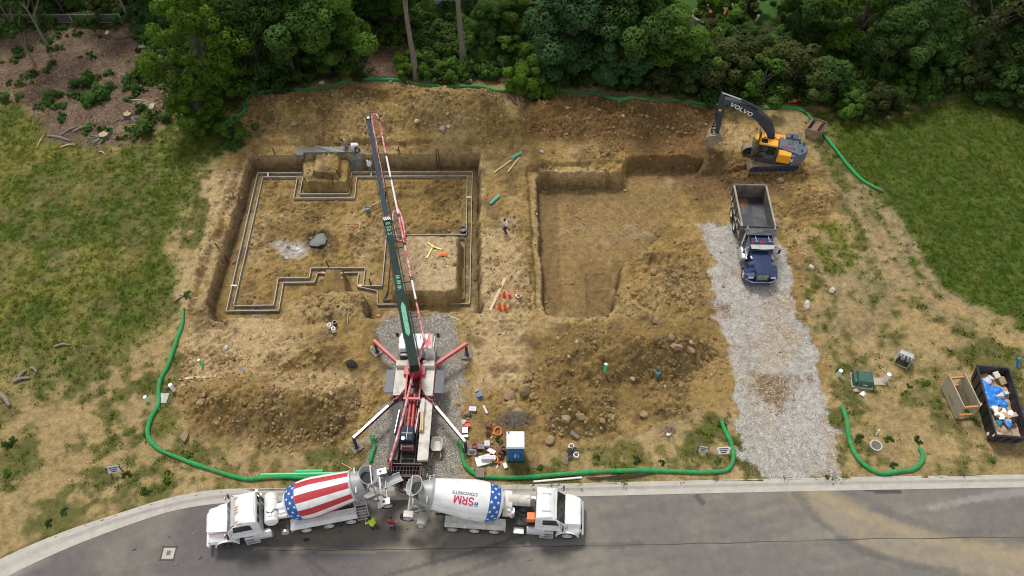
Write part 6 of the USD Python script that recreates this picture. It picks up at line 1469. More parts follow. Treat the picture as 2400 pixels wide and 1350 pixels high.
# ------------------------------------------------------------------ small things
def lump(name, label, cat, u, v, size, mat, seed=1, dz=.0, group=None, smooth=False):
    c = on(u, v); q = np.random.default_rng(seed); w = q.normal(size=(22, 3)); w /= np.linalg.norm(w, axis=1, keepdims=True)
    w = w * np.asarray(size) / 2 * q.uniform(.8, 1.1, (22, 1))
    put(W, name, B().hull(w).xf(o=c + [0, 0, size[2] * .38 + dz]).get(), mat, smooth, label=label, cat=cat, group=group)
def crate(name, label, cat, u, v, size, mat, rz=0, lid=None, dz=0, group=None):
    c = on(u, v); t = thing(name, label, cat, c + [0, 0, dz], rz, group); s = size
    B().box((0, 0, s[2] / 2), s, ch=min(s) * .08).put(t, 'body', mat, 20)
    B().box((0, 0, s[2] + .012), (s[0] * 1.03, s[1] * 1.03, .03), ch=.008).box((0, 0, s[2] + .035), (s[0] * .4, s[1] * .12, .03)).put(t, 'lid', lid or mat)
def pail(name, label, cat, u, v, r, h, mat, inside='plastic_black', group=None, z=None):
    c = on(u, v)
    if z is not None: c = p3(u, v, z)
    t = thing(name, label, cat, c, 0, group)
    B().lathe([(0, 0), (r * .85, 0), (r, h), (r * 1.06, h), (r * 1.06, h - .03), (r * .94, h - .03), (r * .8, .08), (0, .08)], 20).put(t, 'body', mat, 30)
    B().lathe([(0, h * .75), (r * .9, h * .75)], 18).put(t, 'contents', inside); a = np.linspace(0, math.pi, 9)
    B().tube(np.stack([r * 1.05 * np.cos(a), .3 * r + r * .9 * np.sin(a), 0 * a + h], 1), .012, 5).put(t, 'handle', 'chrome')
pail('bucket', 'teal bucket on the pit floor left of the boom', 'bucket', 862, 495, .2, .4, 'bucket_teal')
stick('pole', 'long white pole leaning over the teal bucket', 'pole', (842, 497), (895, 469), .025, 'pvc_white', dz=.3, n=8)
pail('barrel', 'black round tub standing at the right inner forms', 'tub', 1086, 545, .26, .45, 'plastic_black')
pail('bucket', 'blue and green bucket in the churned earth of the right heap', 'bucket', 1540, 878, .2, .4, 'bucket_teal', 'box_green')
pail('bucket', 'red bucket left of the orange coil', 'bucket', 1096, 1000, .2, .36, 'bright_red', 'bright_red')
for k, (u, v, mt, lb) in enumerate([(773, 767, 'pvc_white', 'left pale pipe end of the three standing by the pit front'), (783, 776, 'pvc_white', 'right pale pipe end of the three standing by the pit front'), (786, 761, 'plastic_black', 'black pipe end of the three standing by the pit front')]):
    c = on(u, v); t = thing('pipe_piece', lb, 'pipe', c); B().pipe((0, 0, 0), (0, 0, .38), .16, .12, 18).put(t, 'pipe', mt, 30); B().cyl((0, 0, .0), (0, 0, .05), .12, n=14).put(t, 'inside', 'iron')
lump('rubbish_sack', 'shiny black rubbish sack left of the pump truck', 'sack', 825, 856, (.85, .65, .6), 'plastic_black', 3)
c = on(1015, 580); t = thing('tripod', 'folded lime yellow survey tripod lying on the square block of earth', 'tripod', c)
for (u, v) in ((1000, 605), (1002, 567), (1036, 585)):
    e = on(u, v, .06) - c; B().beam((0, 0, .12), e, .12, .05, ch=.01).put(t, 'leg', 'strap_lime'); B().cyl(e, e * 1.08, .03, n=8).put(t, 'foot', 'chassis_black')
B().cyl((0, 0, .06), (0, 0, .2), .14, n=14).put(t, 'head', 'tool_yellow', 30)
c = on(1038, 597); t = thing('instrument_case', 'orange yellow instrument case beside the lime tripod', 'case', c, 8)
B().box((0, 0, .1), (.72, .44, .2), ch=.06).put(t, 'body', 'tool_yellow', 20); B().box((0, 0, .21), (.62, .34, .03), ch=.01).box((0, 0, .235), (.06, .34, .03)).put(t, 'lid', 'cone_orange'); B().box((0, -.24, .12), (.2, .04, .05)).put(t, 'handle', 'plastic_black')
crate('tool_case', 'small yellow case at the front forms of the pit', 'case', 843, 672, (.4, .2, .16), 'tool_yellow', 0, dz=.0)
for k, (u0, v0, u1, v1, lb) in enumerate([(807, 524, 842, 525, 'upper orange handled rake on the pit floor'), (807, 529, 842, 530, 'lower orange handled rake on the pit floor')]):
    a, b_ = on(u0, v0, .06), on(u1, v1, .06); t = thing('rake', lb, 'rake', a); B().cyl((0, 0, 0), b_ - a, .022, n=7).put(t, 'handle', 'foam_orange'); B().box(b_ - a + [.05, 0, 0], (.1, .34, .05)).put(t, 'head', 'form_metal')
a, b_ = on(814, 758, .05), on(817, 722, .05); t = thing('push_broom', 'pale handled push broom lying in front of the pit', 'broom', a); B().cyl((0, 0, 0), b_ - a, .022, n=7).put(t, 'handle', 'wood_pale'); B().box(b_ - a, (.5, .1, .1)).put(t, 'head', 'wood_grey')
plank('notched plank bracing the small front pillar, upper', (752, 640), (803, 640), .1, .06, 'wood_pale', dz=.1)
plank('notched plank bracing the small front pillar, lower', (752, 652), (803, 652), .1, .06, 'wood_pale', dz=.05)
for k, (u, v, lean, st, lb) in enumerate([(1181, 693, 8, 0, 'plain orange cone at the left of the row of three'), (1194, 693, -5, 1, 'white banded cone in the middle of the row of three'), (1215, 693, 4, 1, 'white banded cone at the right of the row of three'), (1170, 722, 6, 0, 'left orange cone of the front pair'), (1184, 722, -6, 0, 'right orange cone of the front pair')]):
    c = on(u, v); t = thing('traffic_cone', lb, 'cone', c, R=rot(lean, lean * .6, 20 * k))
    B().box((0, 0, .02), (.38, .38, .04), ch=.01).put(t, 'base', 'cone_orange' if k != 2 else 'pvc_white'); B().lathe([(.15, .04), (.03, .72), (.02, .73), (0, .73)], 16).put(t, 'cone', 'cone_orange', 30)
    if st: B().lathe([(.118, .26), (.094, .40)], 16).lathe([(.082, .46), (.066, .56)], 16).xf(o=(0, 0, 0)).put(t, 'white_band', 'pvc_white', 30)
# tools and materials beside the portable toilet
crate('tote', 'small blue tote on the dirt right of the gravel pad', 'tote', 1124, 930, (.36, .34, .34), 'tote_blue', 20)
lump('stone', 'pale stone beside the blue tote', 'stone', 1117, 917, (.3, .3, .2), 'cement_grey', 8)
crate('toolbox', 'grey metal toolbox above the dark chain pile', 'toolbox', 1108, 962, (.5, .34, .26), 'alu', -3, 'sign_grey')
for k, (u, v, s, lb) in enumerate([(1097, 975, (.55, .4, .3), 'dark tangled tools below the grey toolbox'), (1114, 968, (.3, .25, .2), 'small dark tool right of the grey toolbox'), (1145, 1000, (.45, .5, .3), 'dark pile of fittings left of the orange coil, upper'), (1143, 1015, (.4, .4, .25), 'dark pile of fittings left of the orange coil, lower')]): lump('tool_pile', lb, 'tools', u, v, s, 'chassis_black' if k < 2 else 'dull_maroon', 20 + k)
stick('pole', 'thin red rod leaning beside the gravel pad', 'rod', (1076, 978), (1091, 957), .02, 'bright_red', dz=.05, n=6)
lump('block', 'beige round block left of the red bucket', 'block', 1088, 990, (.5, .4, .12), 'cardboard_pale', 31)
crate('tool_crate', 'grey crate below the red bucket', 'crate', 1090, 1013, (.38, .42, .3), 'rag_grey', 4, 'alu')
crate('tool_crate', 'flat grey case below the grey crate', 'case', 1091, 1024, (.38, .2, .16), 'alu', 0)
plank('yellow spirit level lying across the orange coil', (1151, 1027), (1164, 999), .09, .05, 'tool_yellow', 'spirit_level', 'level')
c = on(1167, 1012); t = thing('cord_coil', 'coil of bright orange extension cord', 'cord', c); a = np.linspace(0, 2 * math.pi, 25)
for k in range(7): B().tube(np.stack([(.22 + .03 * (k % 3)) * np.cos(a) + .03 * math.sin(k * 2), (.3 + .03 * (k % 2)) * np.sin(a) + .03 * math.cos(k), .03 + .02 * k + .02 * np.sin(a * 2 + k)], 1), .018, 5, False).put(t, 'loop', 'foam_orange', True)
pail('fuel_can', 'pink red can lying left of the dark machine', 'can', 1113, 1051, .17, .45, 'bright_red', 'dull_maroon')
crate('compressor', 'dark motor unit between the red can and the grey box', 'machine', 1127, 1051, (.5, .36, .3), 'chassis_black', -5, 'rag_grey')
crate('tool_crate', 'plain grey box right of the dark motor unit', 'box', 1142, 1045, (.36, .38, .42), 'sign_grey', 3)
crate('tool_crate', 'red and white box lying at a slant', 'box', 1152, 1060, (.55, .28, .2), 'bright_red', -32, 'paper_white')
crate('tool_crate', 'yellow and black case beside the maroon can', 'case', 1170, 1057, (.26, .36, .3), 'tool_yellow', 6, 'dull_maroon')
pail('fuel_can', 'maroon can standing against the portable toilet', 'can', 1180, 1057, .14, .45, 'dull_maroon', 'dull_maroon')
c = on(1133, 1081); put(W, 'foam_sheet', B().box(c + [0, 0, .12], (1.05, .7, .14), rot(0, 3, 18), ch=.02).get(), 'toilet_roof', label='white foam sheet lying under the long white tote', cat='sheet')
c = on(1145, 1078); t = thing('tote', 'long white and grey tote on the foam sheet', 'tote', c + [0, 0, .2], 1); B().box((0, 0, .12), (1.0, .34, .22), ch=.05).put(t, 'body', 'pvc_white', 20); B().box((-.03, -.02, .235), (.8, .26, .03), ch=.01).put(t, 'lid', 'sign_grey')
c = on(1161, 1079); t = thing('hose_ring', 'yellow hose ring at the end of the white tote', 'hose', c); a = np.linspace(0, 2 * math.pi, 21)
for k in range(3): B().tube(np.stack([.17 * np.cos(a), .2 * np.sin(a), .06 + .05 * k + 0 * a], 1), .035, 6, False).put(t, 'loop', 'tool_yellow', True)
for k, (u, v, s, mt, lb) in enumerate([(1172, 1073, (.55, .4, .35), 'dull_maroon', 'dark red tools heaped against the toilet wall'), (1178, 1064, (.35, .35, .35), 'chassis_black', 'black case against the toilet wall'), (1168, 1086, (.3, .25, .28), 'bright_red', 'small red can in front of the tools'), (1153, 1088, (.3, .25, .2), 'box_green', 'dark green bundle below the white tote'), (1151, 1063, (.3, .2, .2), 'paper_white', 'white bag above the white tote')]): lump('tool_pile', lb, 'tools', u, v, s, mt, 40 + k)
crate('paper_bag', 'small white and brown box below the portable toilet', 'box', 1184, 1093, (.24, .36, .14), 'cardboard_pale', 20, 'paper_white')
stick('conduit', 'very short white tube below the red can', 'pipe', (1164, 1098), (1167, 1090), .05, 'pvc_white')
lump('stone', 'grey bundle left of the planks on the green sock', 'stone', 1107, 1101, (.3, .25, .2), 'rag_grey', 61)
for k, (u, v, mt, lb) in enumerate([(1339, 1047, 'pvc_white', 'pale hoop behind the black rings'), (1350, 1067, 'pvc_white', 'pale hoop right of the black rings'), (1336, 1058, 'plastic_black', 'upper left black ring of the stack right of the toilet'), (1346, 1056, 'plastic_black', 'upper right black ring of the stack right of the toilet'), (1337, 1072, 'plastic_black', 'lowest black ring of the stack right of the toilet')]):
    c = on(u, v); t = thing('reel', lb, 'reel', c); R = rot(8, 0, 0); B().lathe([(.17, .02), (.21, 0), (.21, .05), (.17, .05), (.17, .02)], 22, R).lathe([(.14, .2), (.18, .18), (.18, .23), (.14, .23), (.14, .2)], 22, R).put(t, 'rim', mt, 30)
    b = B()
    for q in range(3): b.beam(R @ [.16 * math.cos(q * 2.09), .16 * math.sin(q * 2.09), .21], R @ [0, 0, .21], .03, .02)
    b.cyl((0, 0, 0), (0, 0, .22), .05, n=8).put(t, 'spokes', mt if k > 1 else 'rag_grey')
c = on(1025, 1056); t = thing('wheelbarrow', 'cream wheelbarrow standing beside the pump truck', 'wheelbarrow', (c[0], c[1] + .15, c[2]), 90)
def ring_(w, l, z, n=20):
    a = np.arange(n) * 2 * math.pi / n; e = lambda x: np.sign(x) * np.abs(x) ** .55
    return np.stack([l * e(np.cos(a)), w * e(np.sin(a)), 0 * a + z], 1)
b = B(); V = [ring_(.36, .5, .72), ring_(.39, .53, .74), ring_(.385, .525, .72), ring_(.25, .34, .42), ring_(.01, .01, .42)]
V2 = [ring_(.39, .53, .74), ring_(.35, .49, .72), ring_(.23, .32, .46), ring_(.01, .01, .46)]
for VV in (V[1:], V2):
    n = 20; v = np.vstack(VV); f = [[i * n + j, i * n + (j + 1) % n, (i + 1) * n + (j + 1) % n, (i + 1) * n + j] for i in range(len(VV) - 1) for j in range(n)]
    b.add(v, f)
b.put(t, 'tub', 'deck_cream', 30)
for s in (-1, 1): B().tube([(.75, s * .12, .22), (-.3, s * .26, .42), (-.95, s * .3, .62)], .022, 6).put(t, 'handle', 'wood_pale'); B().tube([(-.3, s * .26, .42), (-.35, s * .28, .0)], .018, 5).put(t, 'leg', 'chassis_black')
B().lathe([(.08, -.05), (.17, -.05), (.2, 0), (.17, .05), (.08, .05), (.08, -.05)], 18, RY90, (.72, 0, .2)).put(t, 'wheel', 'tyre', 30)
b = B()
rg = np.random.default_rng(77)
def brush(name, label, u, v, r, n, mat, up=.4, cat='brush pile'):
    c = on(u, v); b = B()
    for k in range(n):
        a = rg.uniform(0, 6.28); o = rg.normal(0, r * .35, 2); L = rg.uniform(.5, 1.2) * r
        p = np.array([o[0], o[1] * .7, rg.uniform(.03, .2)]); d = np.array([math.cos(a), math.sin(a) * .8, rg.uniform(-.05, up)]) * L
        b.tube([p - d * .4, p + rg.normal(0, .05, 3), p + d * .6], .02, 4, False, [.022, .016, .006])
    b.xf(o=c).put(W, name, mat, label=label, cat=cat)
brush('brush_pile', 'pile of grey dead twigs above the portable toilet', 1205, 985, 1.2, 130, 'wood_grey')
brush('root_ball', 'upturned pale dead root at the wood edge behind the second pit', 1382, 210, .9, 26, 'wood_pale', 1.5, 'root')
brush('brush_pile', 'scraggly dead branch on the dirt right of the second heap', 1567, 1010, .9, 26, 'wood_grey', .6)
lump('plastic_sheet', 'pale crumpled plastic on the dirt below the dead branch', 'sheet', 1566, 1020, (.5, .3, .16), 'sign_grey', 91)
brush('brush_pile', 'dead sticks beside the bare patch on the left', 400, 905, .5, 8, 'wood_pale', .2)
for k, (u, v, mt, lb) in enumerate([(600, 743, 'tote_blue', 'scrap of blue plastic at the front rim of the first pit'), (565, 866, 'tote_blue', 'scrap of blue plastic on the dirt above the rubble heap'), (886, 740, 'tool_yellow', 'small yellow scrap at the front notch of the pit'), (792, 718, 'dark_blue', 'small blue and white scrap before the front pillar')]): lump('plastic_scrap', lb, 'scrap', u, v, (.35, .2, .12), mt, 95 + k)
lump('loose_cap', 'white cap on the edge of the second pit', 'cap', 1257, 502, (.2, .2, .12), 'pvc_white', 99)
for k, (u, v, L, lb) in enumerate([(1862, 240, 1.4, 'strip of orange barrier mesh behind the excavator'), (2147, 215, 1.3, 'left strip of orange barrier mesh at the far right wood edge'), (2190, 213, 1.2, 'middle strip of orange barrier mesh at the far right wood edge'), (2220, 209, .9, 'right end of the middle orange barrier mesh at the wood edge'), (2302, 225, 1.1, 'lone strip of orange barrier mesh furthest right')]):
    c = on(u, v); b = B()
    for q in range(6): b.box((-L / 2 + L * (q + .5) / 6, .03 * math.sin(q * 2), .22), (L / 6.3, .03, .34 - .03 * (q % 3)), rot(-25, 3 * q, 6 * (q % 2)))
    b.xf(rot(0, 0, 8), c).put(W, 'barrier_mesh', 'foam_orange', label=lb, cat='barrier')
c = on(2385, 860); t = thing('hydrant_marker', 'blue painted pipe valve leaning at the right edge behind the dumpster', 'valve', c); B().tube([(0, 0, .0), (-.15, .25, .6)], .09, 10).put(t, 'pipe', 'tarp_blue', True); B().cyl((-.25, .25, .62), (-.02, .3, .66), .12, n=12).put(t, 'cap', 'bucket_teal', 30)
lump('limestone_block', 'white flat stone in front of the green utility box', 'stone', 2024, 925, (.55, .45, .25), 'pvc_white', 5)
lump('rock', 'tan rock left of the white flat stone', 'rock', 2005, 917, (.5, .35, .25), 'cardboard', 6)
# ------------------------------------------------------------------ trees and shrubs: a tapered trunk with limbs, a crown of leaf-sized faces
def leafcloud(rg, cen, rad, n, size, flat=.75):
    """n leaf faces spread over clumps at cen with radii rad"""
    k = rg.choice(len(cen), n, p=rad ** 2 / (rad ** 2).sum())
    d = rg.normal(size=(n, 3)); d /= np.linalg.norm(d, axis=1, keepdims=True)
    q = rg.uniform(.35, 1.06, n) ** .5
    P = cen[k] + d * (rad[k] * q)[:, None] * np.array([1, 1, flat])
    up = d * .6 + rg.normal(size=(n, 3)) * .5 + [0, 0, .75]; up /= np.linalg.norm(up, axis=1, keepdims=True)
    a = np.cross(up, rg.normal(size=(n, 3))); a /= np.linalg.norm(a, axis=1, keepdims=True); b_ = np.cross(up, a)
    s = size * rg.uniform(.6, 1.35, n)[:, None]
    v = np.stack([P - a * s, P + b_ * s * .55 - up * s * .12, P + a * s, P - b_ * s * .55 - up * s * .12], 1).reshape(-1, 3)
    i = np.arange(n)[:, None] * 4
    nn = d * .9 + up * .45 + [0, 0, .35]; nn /= np.linalg.norm(nn, axis=1, keepdims=True)
    nn = np.where(((nn * up).sum(1) < .15)[:, None], up, nn)
    return v, np.vstack([i + [0, 2, 1], i + [0, 3, 2]]), np.repeat(nn, 4, 0)
def make_tree(path, seed, h, R, leaf, bark, n, size, low=.28, clumps=46, airy=0.0, col=.02):
    """tree `h` high with a crown of radius R, defined as a class whose copies are placed below"""
    rg = np.random.default_rng(seed)
    stage.CreateClassPrim(path)
    cen, rad = [], []
    for k in range(clumps):
        t = rg.uniform(0, 1) ** .8; a = rg.uniform(0, 2 * math.pi)
        z = h * (low + (1 - low) * t * .93)
        prof = R * (math.sin(math.pi * (.16 + .80 * t)) ** .75) * (1 + .25 * math.sin(a * 2 + seed) + .15 * math.sin(a * 3 + 2 * seed))
        r = prof * rg.uniform(.35, 1.0) ** .6 * (1.3 if rg.uniform() < .18 else 1)
        cen.append([r * math.cos(a), r * math.sin(a), z]); rad.append(R * rg.uniform(.12, .34) * (1 - airy * .4))
    cen, rad = np.array(cen), np.array(rad)
    b = B()
    top = h * .86; bend = rg.normal(0, R * .06, 2)
    tr = np.array([[bend[0] * math.sin(3 * t), bend[1] * math.sin(2 * t), top * t] for t in np.linspace(0, 1, 9)])
    tr[0, 2] = -.3
    b.tube(tr, .2, 8, True, np.linspace(col * h * .8 + .05, .03, 9) * np.r_[1.35, np.ones(8)])
    for k in range(0, clumps, 2):
        c = cen[k]; t = np.clip((c[2] / h - .18) * .85, .12, .9); o = np.array([np.interp(t * top, tr[:, 2], tr[:, j]) for j in range(3)])
        m = (o + c) / 2 + [0, 0, -.1 * R * .3]
        b.tube([o, m, c], .05, 5, False, [.014 * h * (1 - t) * .6 + .03, .04, .015])
    b.put(path, 'trunk', bark, True)
    v, f, nn = leafcloud(rg, cen, rad, n, size)
    put(path, 'crown', (v, f), leaf, False, normals=nn)
leaf_look('weed_leaf', (.045, .10, .02), (.09, .18, .034), (.14, .25, .045))
KINDS = {
    'dark_tree': dict(h=13, R=4.3, leaf='leaf_dark', bark='bark', n=17000, size=.18, low=.18, clumps=60),
    'mid_tree': dict(h=12, R=4.2, leaf='leaf_mid', bark='bark', n=17000, size=.175, low=.16, clumps=60),
    'bright_tree': dict(h=12, R=4.0, leaf='leaf_bright', bark='bark', n=13000, size=.18, low=.1, clumps=70, airy=.2),
    'bluish_tree': dict(h=12, R=3.9, leaf='leaf_bluish', bark='bark', n=16000, size=.175, low=.12, clumps=56),
    'thin_tree': dict(h=11, R=2.6, leaf='leaf_dark', bark='bark_pale', n=2600, size=.18, low=.45, clumps=20, airy=.4, col=.012),
    'airy_tree': dict(h=11, R=4.2, leaf='leaf_olive', bark='bark_pale', n=4200, size=.17, low=.3, clumps=40, airy=.5),
    'tall_trunk_tree': dict(h=20, R=3.5, leaf='leaf_dark', bark='bark_pale', n=4000, size=.2, low=.62, clumps=30, col=.017),
    'dark_shrub': dict(h=3.4, R=2.2, leaf='leaf_dark', bark='bark', n=4200, size=.15, low=.12, clumps=26),
    'mid_shrub': dict(h=3.2, R=2.2, leaf='leaf_mid', bark='bark', n=4200, size=.15, low=.1, clumps=26),
    'bright_shrub': dict(h=2.8, R=1.7, leaf='leaf_bright', bark='bark', n=3400, size=.14, low=.08, clumps=22),
    'olive_shrub': dict(h=3.4, R=2.4, leaf='leaf_olive', bark='bark', n=4600, size=.15, low=.1, clumps=26),
    'weed_clump': dict(h=.5, R=.95, leaf='weed_leaf', bark='bark', n=1300, size=.07, low=.1, clumps=22),
}
for k, (nm, kw) in enumerate(KINDS.items()): make_tree('/World/_class_' + nm, 100 + k, **kw)
_used2 = {}
def grow_at(kind, label, u, v, scale, cat='tree', sz=None, group=None):
    x, y, z = on(u, v)
    nm = 'tree' if cat == 'tree' else ('shrub' if cat == 'shrub' else 'weed')
    t = thing(nm, label, cat, (x, y, z - .05), random.uniform(0, 360), group, scale=(scale, scale, scale * (sz or 1)))
    p = stage.GetPrimAtPath(t); p.GetReferences().AddInternalReference('/World/_class_' + kind); p.SetInstanceable(True)
for a in [
    ('bright_tree', 'bright yellow green tree overhanging the left clearing', 508, 250, .86, 1.2),
    ('bright_tree', 'lower bright green tree beside the kinked green sock', 478, 300, .5, .85),
    ('thin_tree', 'thin pale stemmed sapling in front of the grey fence, right one of the pair', 116, 112, .95),
    ('thin_tree', 'thin pale stemmed sapling furthest left on the leaf litter', 82, 150, .75),
    ('thin_tree', 'thin stemmed sapling just right of the fence end', 300, 42, .9),
    ('dark_tree', 'dark tree in the top left corner behind the fence', 60, 12, .8), ('dark_tree', 'dark tree behind the middle of the fence', 330, 8, .9),
    ('mid_tree', 'dark leafed tree right behind the bright tree on the left', 560, 118, .95), ('dark_tree', 'dense dark tree above the kinked sock', 625, 196, .82),
    ('dark_tree', 'dense dark tree where the long sock starts', 690, 175, .92), ('mid_tree', 'mid green spreading tree left of the bare litter gap', 770, 168, .88),
    ('mid_tree', 'mid green tree hanging over the sock at its highest point', 812, 172, .58), ('dark_tree', 'dark tree at the top edge behind the blue barrel', 650, 60, .95),
    ('bluish_tree', 'dark bluish tree at the top edge left of the gap', 770, 50, 1.0), ('dark_tree', 'dark tree at the top edge over the litter gap', 880, 40, .9), ('mid_tree', 'mid green tree at the top edge left of the twin trunks', 930, 70, .6),
    ('tall_trunk_tree', 'tall pale bare trunk standing at the sock, left of the twin trunks', 978, 184, 1.0), ('tall_trunk_tree', 'tall grey bare trunk right of the pale one', 1088, 150, 1.05),
    ('dark_tree', 'dark evergreen beside the grey bare trunk', 1140, 115, .42), ('mid_tree', 'mid green tree right of the pale blue house', 1195, 100, .45), ('dark_tree', 'dark tree left of the small back lawn', 1225, 55, .4),
    ('bluish_tree', 'tall bluish green tree right of the small yellow green shrub', 1330, 178, .92), ('bluish_tree', 'broad bluish tree left of centre in the right wood', 1385, 150, 1.05), ('dark_tree', 'dark tree in the middle of the right wood', 1450, 175, .9),
    ('bluish_tree', 'bluish tree behind the dead root', 1440, 205, .62), ('dark_tree', 'dark slender tree beside the bright grey green tree', 1500, 150, .8), ('mid_tree', 'leafy mid green tree above the excavator boom', 1560, 190, .72),
    ('dark_tree', 'dark tree at the top edge over the right wood', 1480, 60, .8), 
    ('mid_tree', 'mid green tree at the right of the round planting bed', 1860, 70, .55), ('dark_tree', 'dark tree between the bed and the bright crown', 1880, 90, .75),
    ('bright_tree', 'bright yellow green tree high in the right wood', 2000, 118, .95), ('dark_tree', 'dark tree right of the bright yellow green crown', 2110, 130, .85), ('dark_tree', 'dark tree in front of the pink roof', 2150, 160, .62),
    ('airy_tree', 'loose branching tree with bare twigs in the right wood', 2270, 150, 1.05), ('dark_tree', 'dark tree in the top right corner', 2370, 120, 1.05), ('dark_tree', 'dense dark tree furthest right at the lawn edge', 2390, 205, .7),
    ('dark_tree', 'dark tree behind the loose branching tree', 2290, 80, .9), ('dark_tree', 'dark tree at the lawn edge right of centre of the wood', 2060, 185, .62),
]: grow_at(a[0], a[1], a[2], a[3], a[4], sz=a[5] if len(a) > 5 else None)
for a in [
    ('bright_shrub', 'small yellow green shrub on the sock between the two pits', 1243, 212, 1.25), ('mid_shrub', 'green weeds piled over the sock between the two pits', 1268, 228, .75), ('olive_shrub', 'golden olive shrub in the right wood', 1690, 205, 1.3),
    ('olive_shrub', 'olive brown shrub beside the golden one', 1745, 165, 1.0), ('dark_shrub', 'dark shrub above the excavator boom tip', 1640, 215, 1.15), ('mid_shrub', 'grey green shrub behind the excavator', 1790, 225, 1.2),
    ('olive_shrub', 'grey olive brush right of the excavator boom', 1850, 205, 1.3), ('dark_shrub', 'dark brush behind the spare bucket', 1920, 225, 1.25), ('olive_shrub', 'low brush with pale stones at the lawn edge', 2050, 262, .8), ('mid_shrub', 'low green brush left of the pale stones', 1990, 262, .75),
    ('mid_shrub', 'mid green shrub at the lawn edge before the orange mesh', 2120, 225, .85), ('dark_shrub', 'dark shrub above the orange mesh', 2180, 190, 1.2), ('dark_shrub', 'dark shrub at the far right lawn edge', 2340, 230, 1.1), ('olive_shrub', 'dull shrub right of the orange mesh', 2250, 200, 1.0), ('dark_shrub', 'dark shrub in the far right corner of the lawn', 2410, 255, 1.1),
    ('dark_shrub', 'round dark clipped shrub behind the fence, left', 62, 28, 1.1), ('dark_shrub', 'round dark clipped shrub behind the fence, middle', 150, 30, 1.2), ('olive_shrub', 'small olive shrub behind the fence at its right end', 240, 32, .7),
    ('bright_shrub', 'yellow green sprout left of the pale bare trunk', 955, 160, .7), ('bright_shrub', 'yellow green sprout low beside the pale bare trunk', 950, 175, .7), ('mid_shrub', 'green shrub right of the pale bare trunk', 1005, 175, .75), ('mid_shrub', 'green shrub below the grey bare trunk', 1060, 185, .65), ('dark_shrub', 'dark shrub below the pale blue house', 1150, 120, 1.0), ('mid_shrub', 'mid green shrub over the dirt gap in the wood', 1180, 140, .9),
    ('olive_shrub', 'creeper covered stub behind the red heap', 1530, 215, .8), ('dark_shrub', 'dark shrub at the corner above the first pit heap', 590, 205, .9), ('mid_shrub', 'green brush right of the kinked sock', 565, 320, .65), ('mid_shrub', 'low green brush left of the kinked sock', 500, 285, .6), 
    ('bright_shrub', 'yellow flowering shrub in the left of the round bed', 1655, 40, .9), ('mid_shrub', 'green shrub in the middle of the round bed', 1700, 35, .9), ('olive_shrub', 'yellowish shrub in the right of the round bed', 1745, 35, .8),
]: grow_at(a[0], a[1], a[2], a[3], a[4], 'shrub')
for k, (u, v, s, lb) in enumerate([(228, 232, 1.6, 'dense bright green weed clump in the middle of the clearing'), (215, 240, 1.2, 'green weed clump touching the middle clump of the clearing'), (345, 178, 1.8, 'dense green weed clump high in the clearing'), (315, 192, 1.4, 'green weed clump left of the high clump'), (195, 198, 1.5, 'green weed clump on the left of the clearing'), (245, 212, 1.0, 'small weed clump right of the middle clump'), (330, 258, .8, 'small round weed clump near the stump'), (125, 230, 1.2, 'loose weed clump at the left of the clearing'), (1400, 1073, .6, 'green tuft on the dirt right of the black rings'), (1492, 1080, .8, 'green tuft before the filter sock'), (1552, 1085, .6, 'green tuft left of the small dark sign'), (1695, 1000, .9, 'green tuft at the end of the middle filter sock'), (2150, 1030, .8, 'green tuft at the hooked end of the J shaped sock'), (2015, 1025, .8, 'green weeds inside the J shaped sock, left'), (2085, 1030, .8, 'green weeds inside the J shaped sock, right'), (2095, 1090, .7, 'green weeds low inside the J shaped sock'), (300, 1113, .8, 'green tuft right of the left verge sign'), (20, 1040, 1.1, 'dark green tuft at the left edge'), (1265, 1098, .6, 'green tuft below the rusty board'), (1168, 1030, .7, 'green tuft below the orange coil'), (395, 1108, .5, 'small green tuft above the green sock on the left'), (115, 1225, .7, 'green tuft at the curve of the kerb, lower'), (150, 1198, .7, 'green tuft at the curve of the kerb, upper'), (340, 1152, .8, 'green tuft above the kerb near the left mixer'), (2130, 905, .6, 'green tuft right of the white standpipe'), (545, 345, 1.0, 'weeds at the far left corner of the pit'), (440, 690, .9, 'weeds at the start of the left filter sock'), (1735, 575, .2, 'tiny green sprig on the gravel')]):
    grow_at('weed_clump', lb, u, v, s * (.5 if v > 500 else 1.1), 'weed')

# ------------------------------------------------------------------ scattered stuff, one object each
def instancer(name, protos, P, S, idx, rots, kind='stuff'):
    pi = UsdGeom.PointInstancer.Define(stage, '/World/' + name)
    pr = UsdGeom.Scope.Define(stage, '/World/%s/kinds' % name)
    paths = []
    for k, (vf, mat, sm) in enumerate(protos): paths.append(put('/World/%s/kinds' % name, 'piece', vf[:2], mat, sm, normals=vf[2] if len(vf) > 2 else None))
    pi.CreatePrototypesRel().SetTargets([Sdf.Path(p) for p in paths])
    pi.CreatePositionsAttr(Vt.Vec3fArray.FromNumpy(np.asarray(P, np.float32)))
    pi.CreateScalesAttr(Vt.Vec3fArray.FromNumpy(np.repeat(np.asarray(S, np.float32)[:, None], 3, 1) if np.ndim(S) == 1 else np.asarray(S, np.float32)))
    pi.CreateProtoIndicesAttr(Vt.IntArray.FromNumpy(np.asarray(idx, np.int32)))
    q = np.asarray(rots, float)          # (angle about z, tilt about x)
    a, t = q[:, 0] / 2, q[:, 1] / 2
    pi.CreateOrientationsAttr(Vt.QuathArray([Gf.Quath(float(math.cos(x) * math.cos(y)), float(math.cos(x) * math.sin(y)), float(math.sin(x) * math.sin(y)), float(math.sin(x) * math.cos(y))) for x, y in zip(a, t)]))
    cd(pi.GetPrim(), kind=kind)
def zs(P): return tz_(P[:, :2])
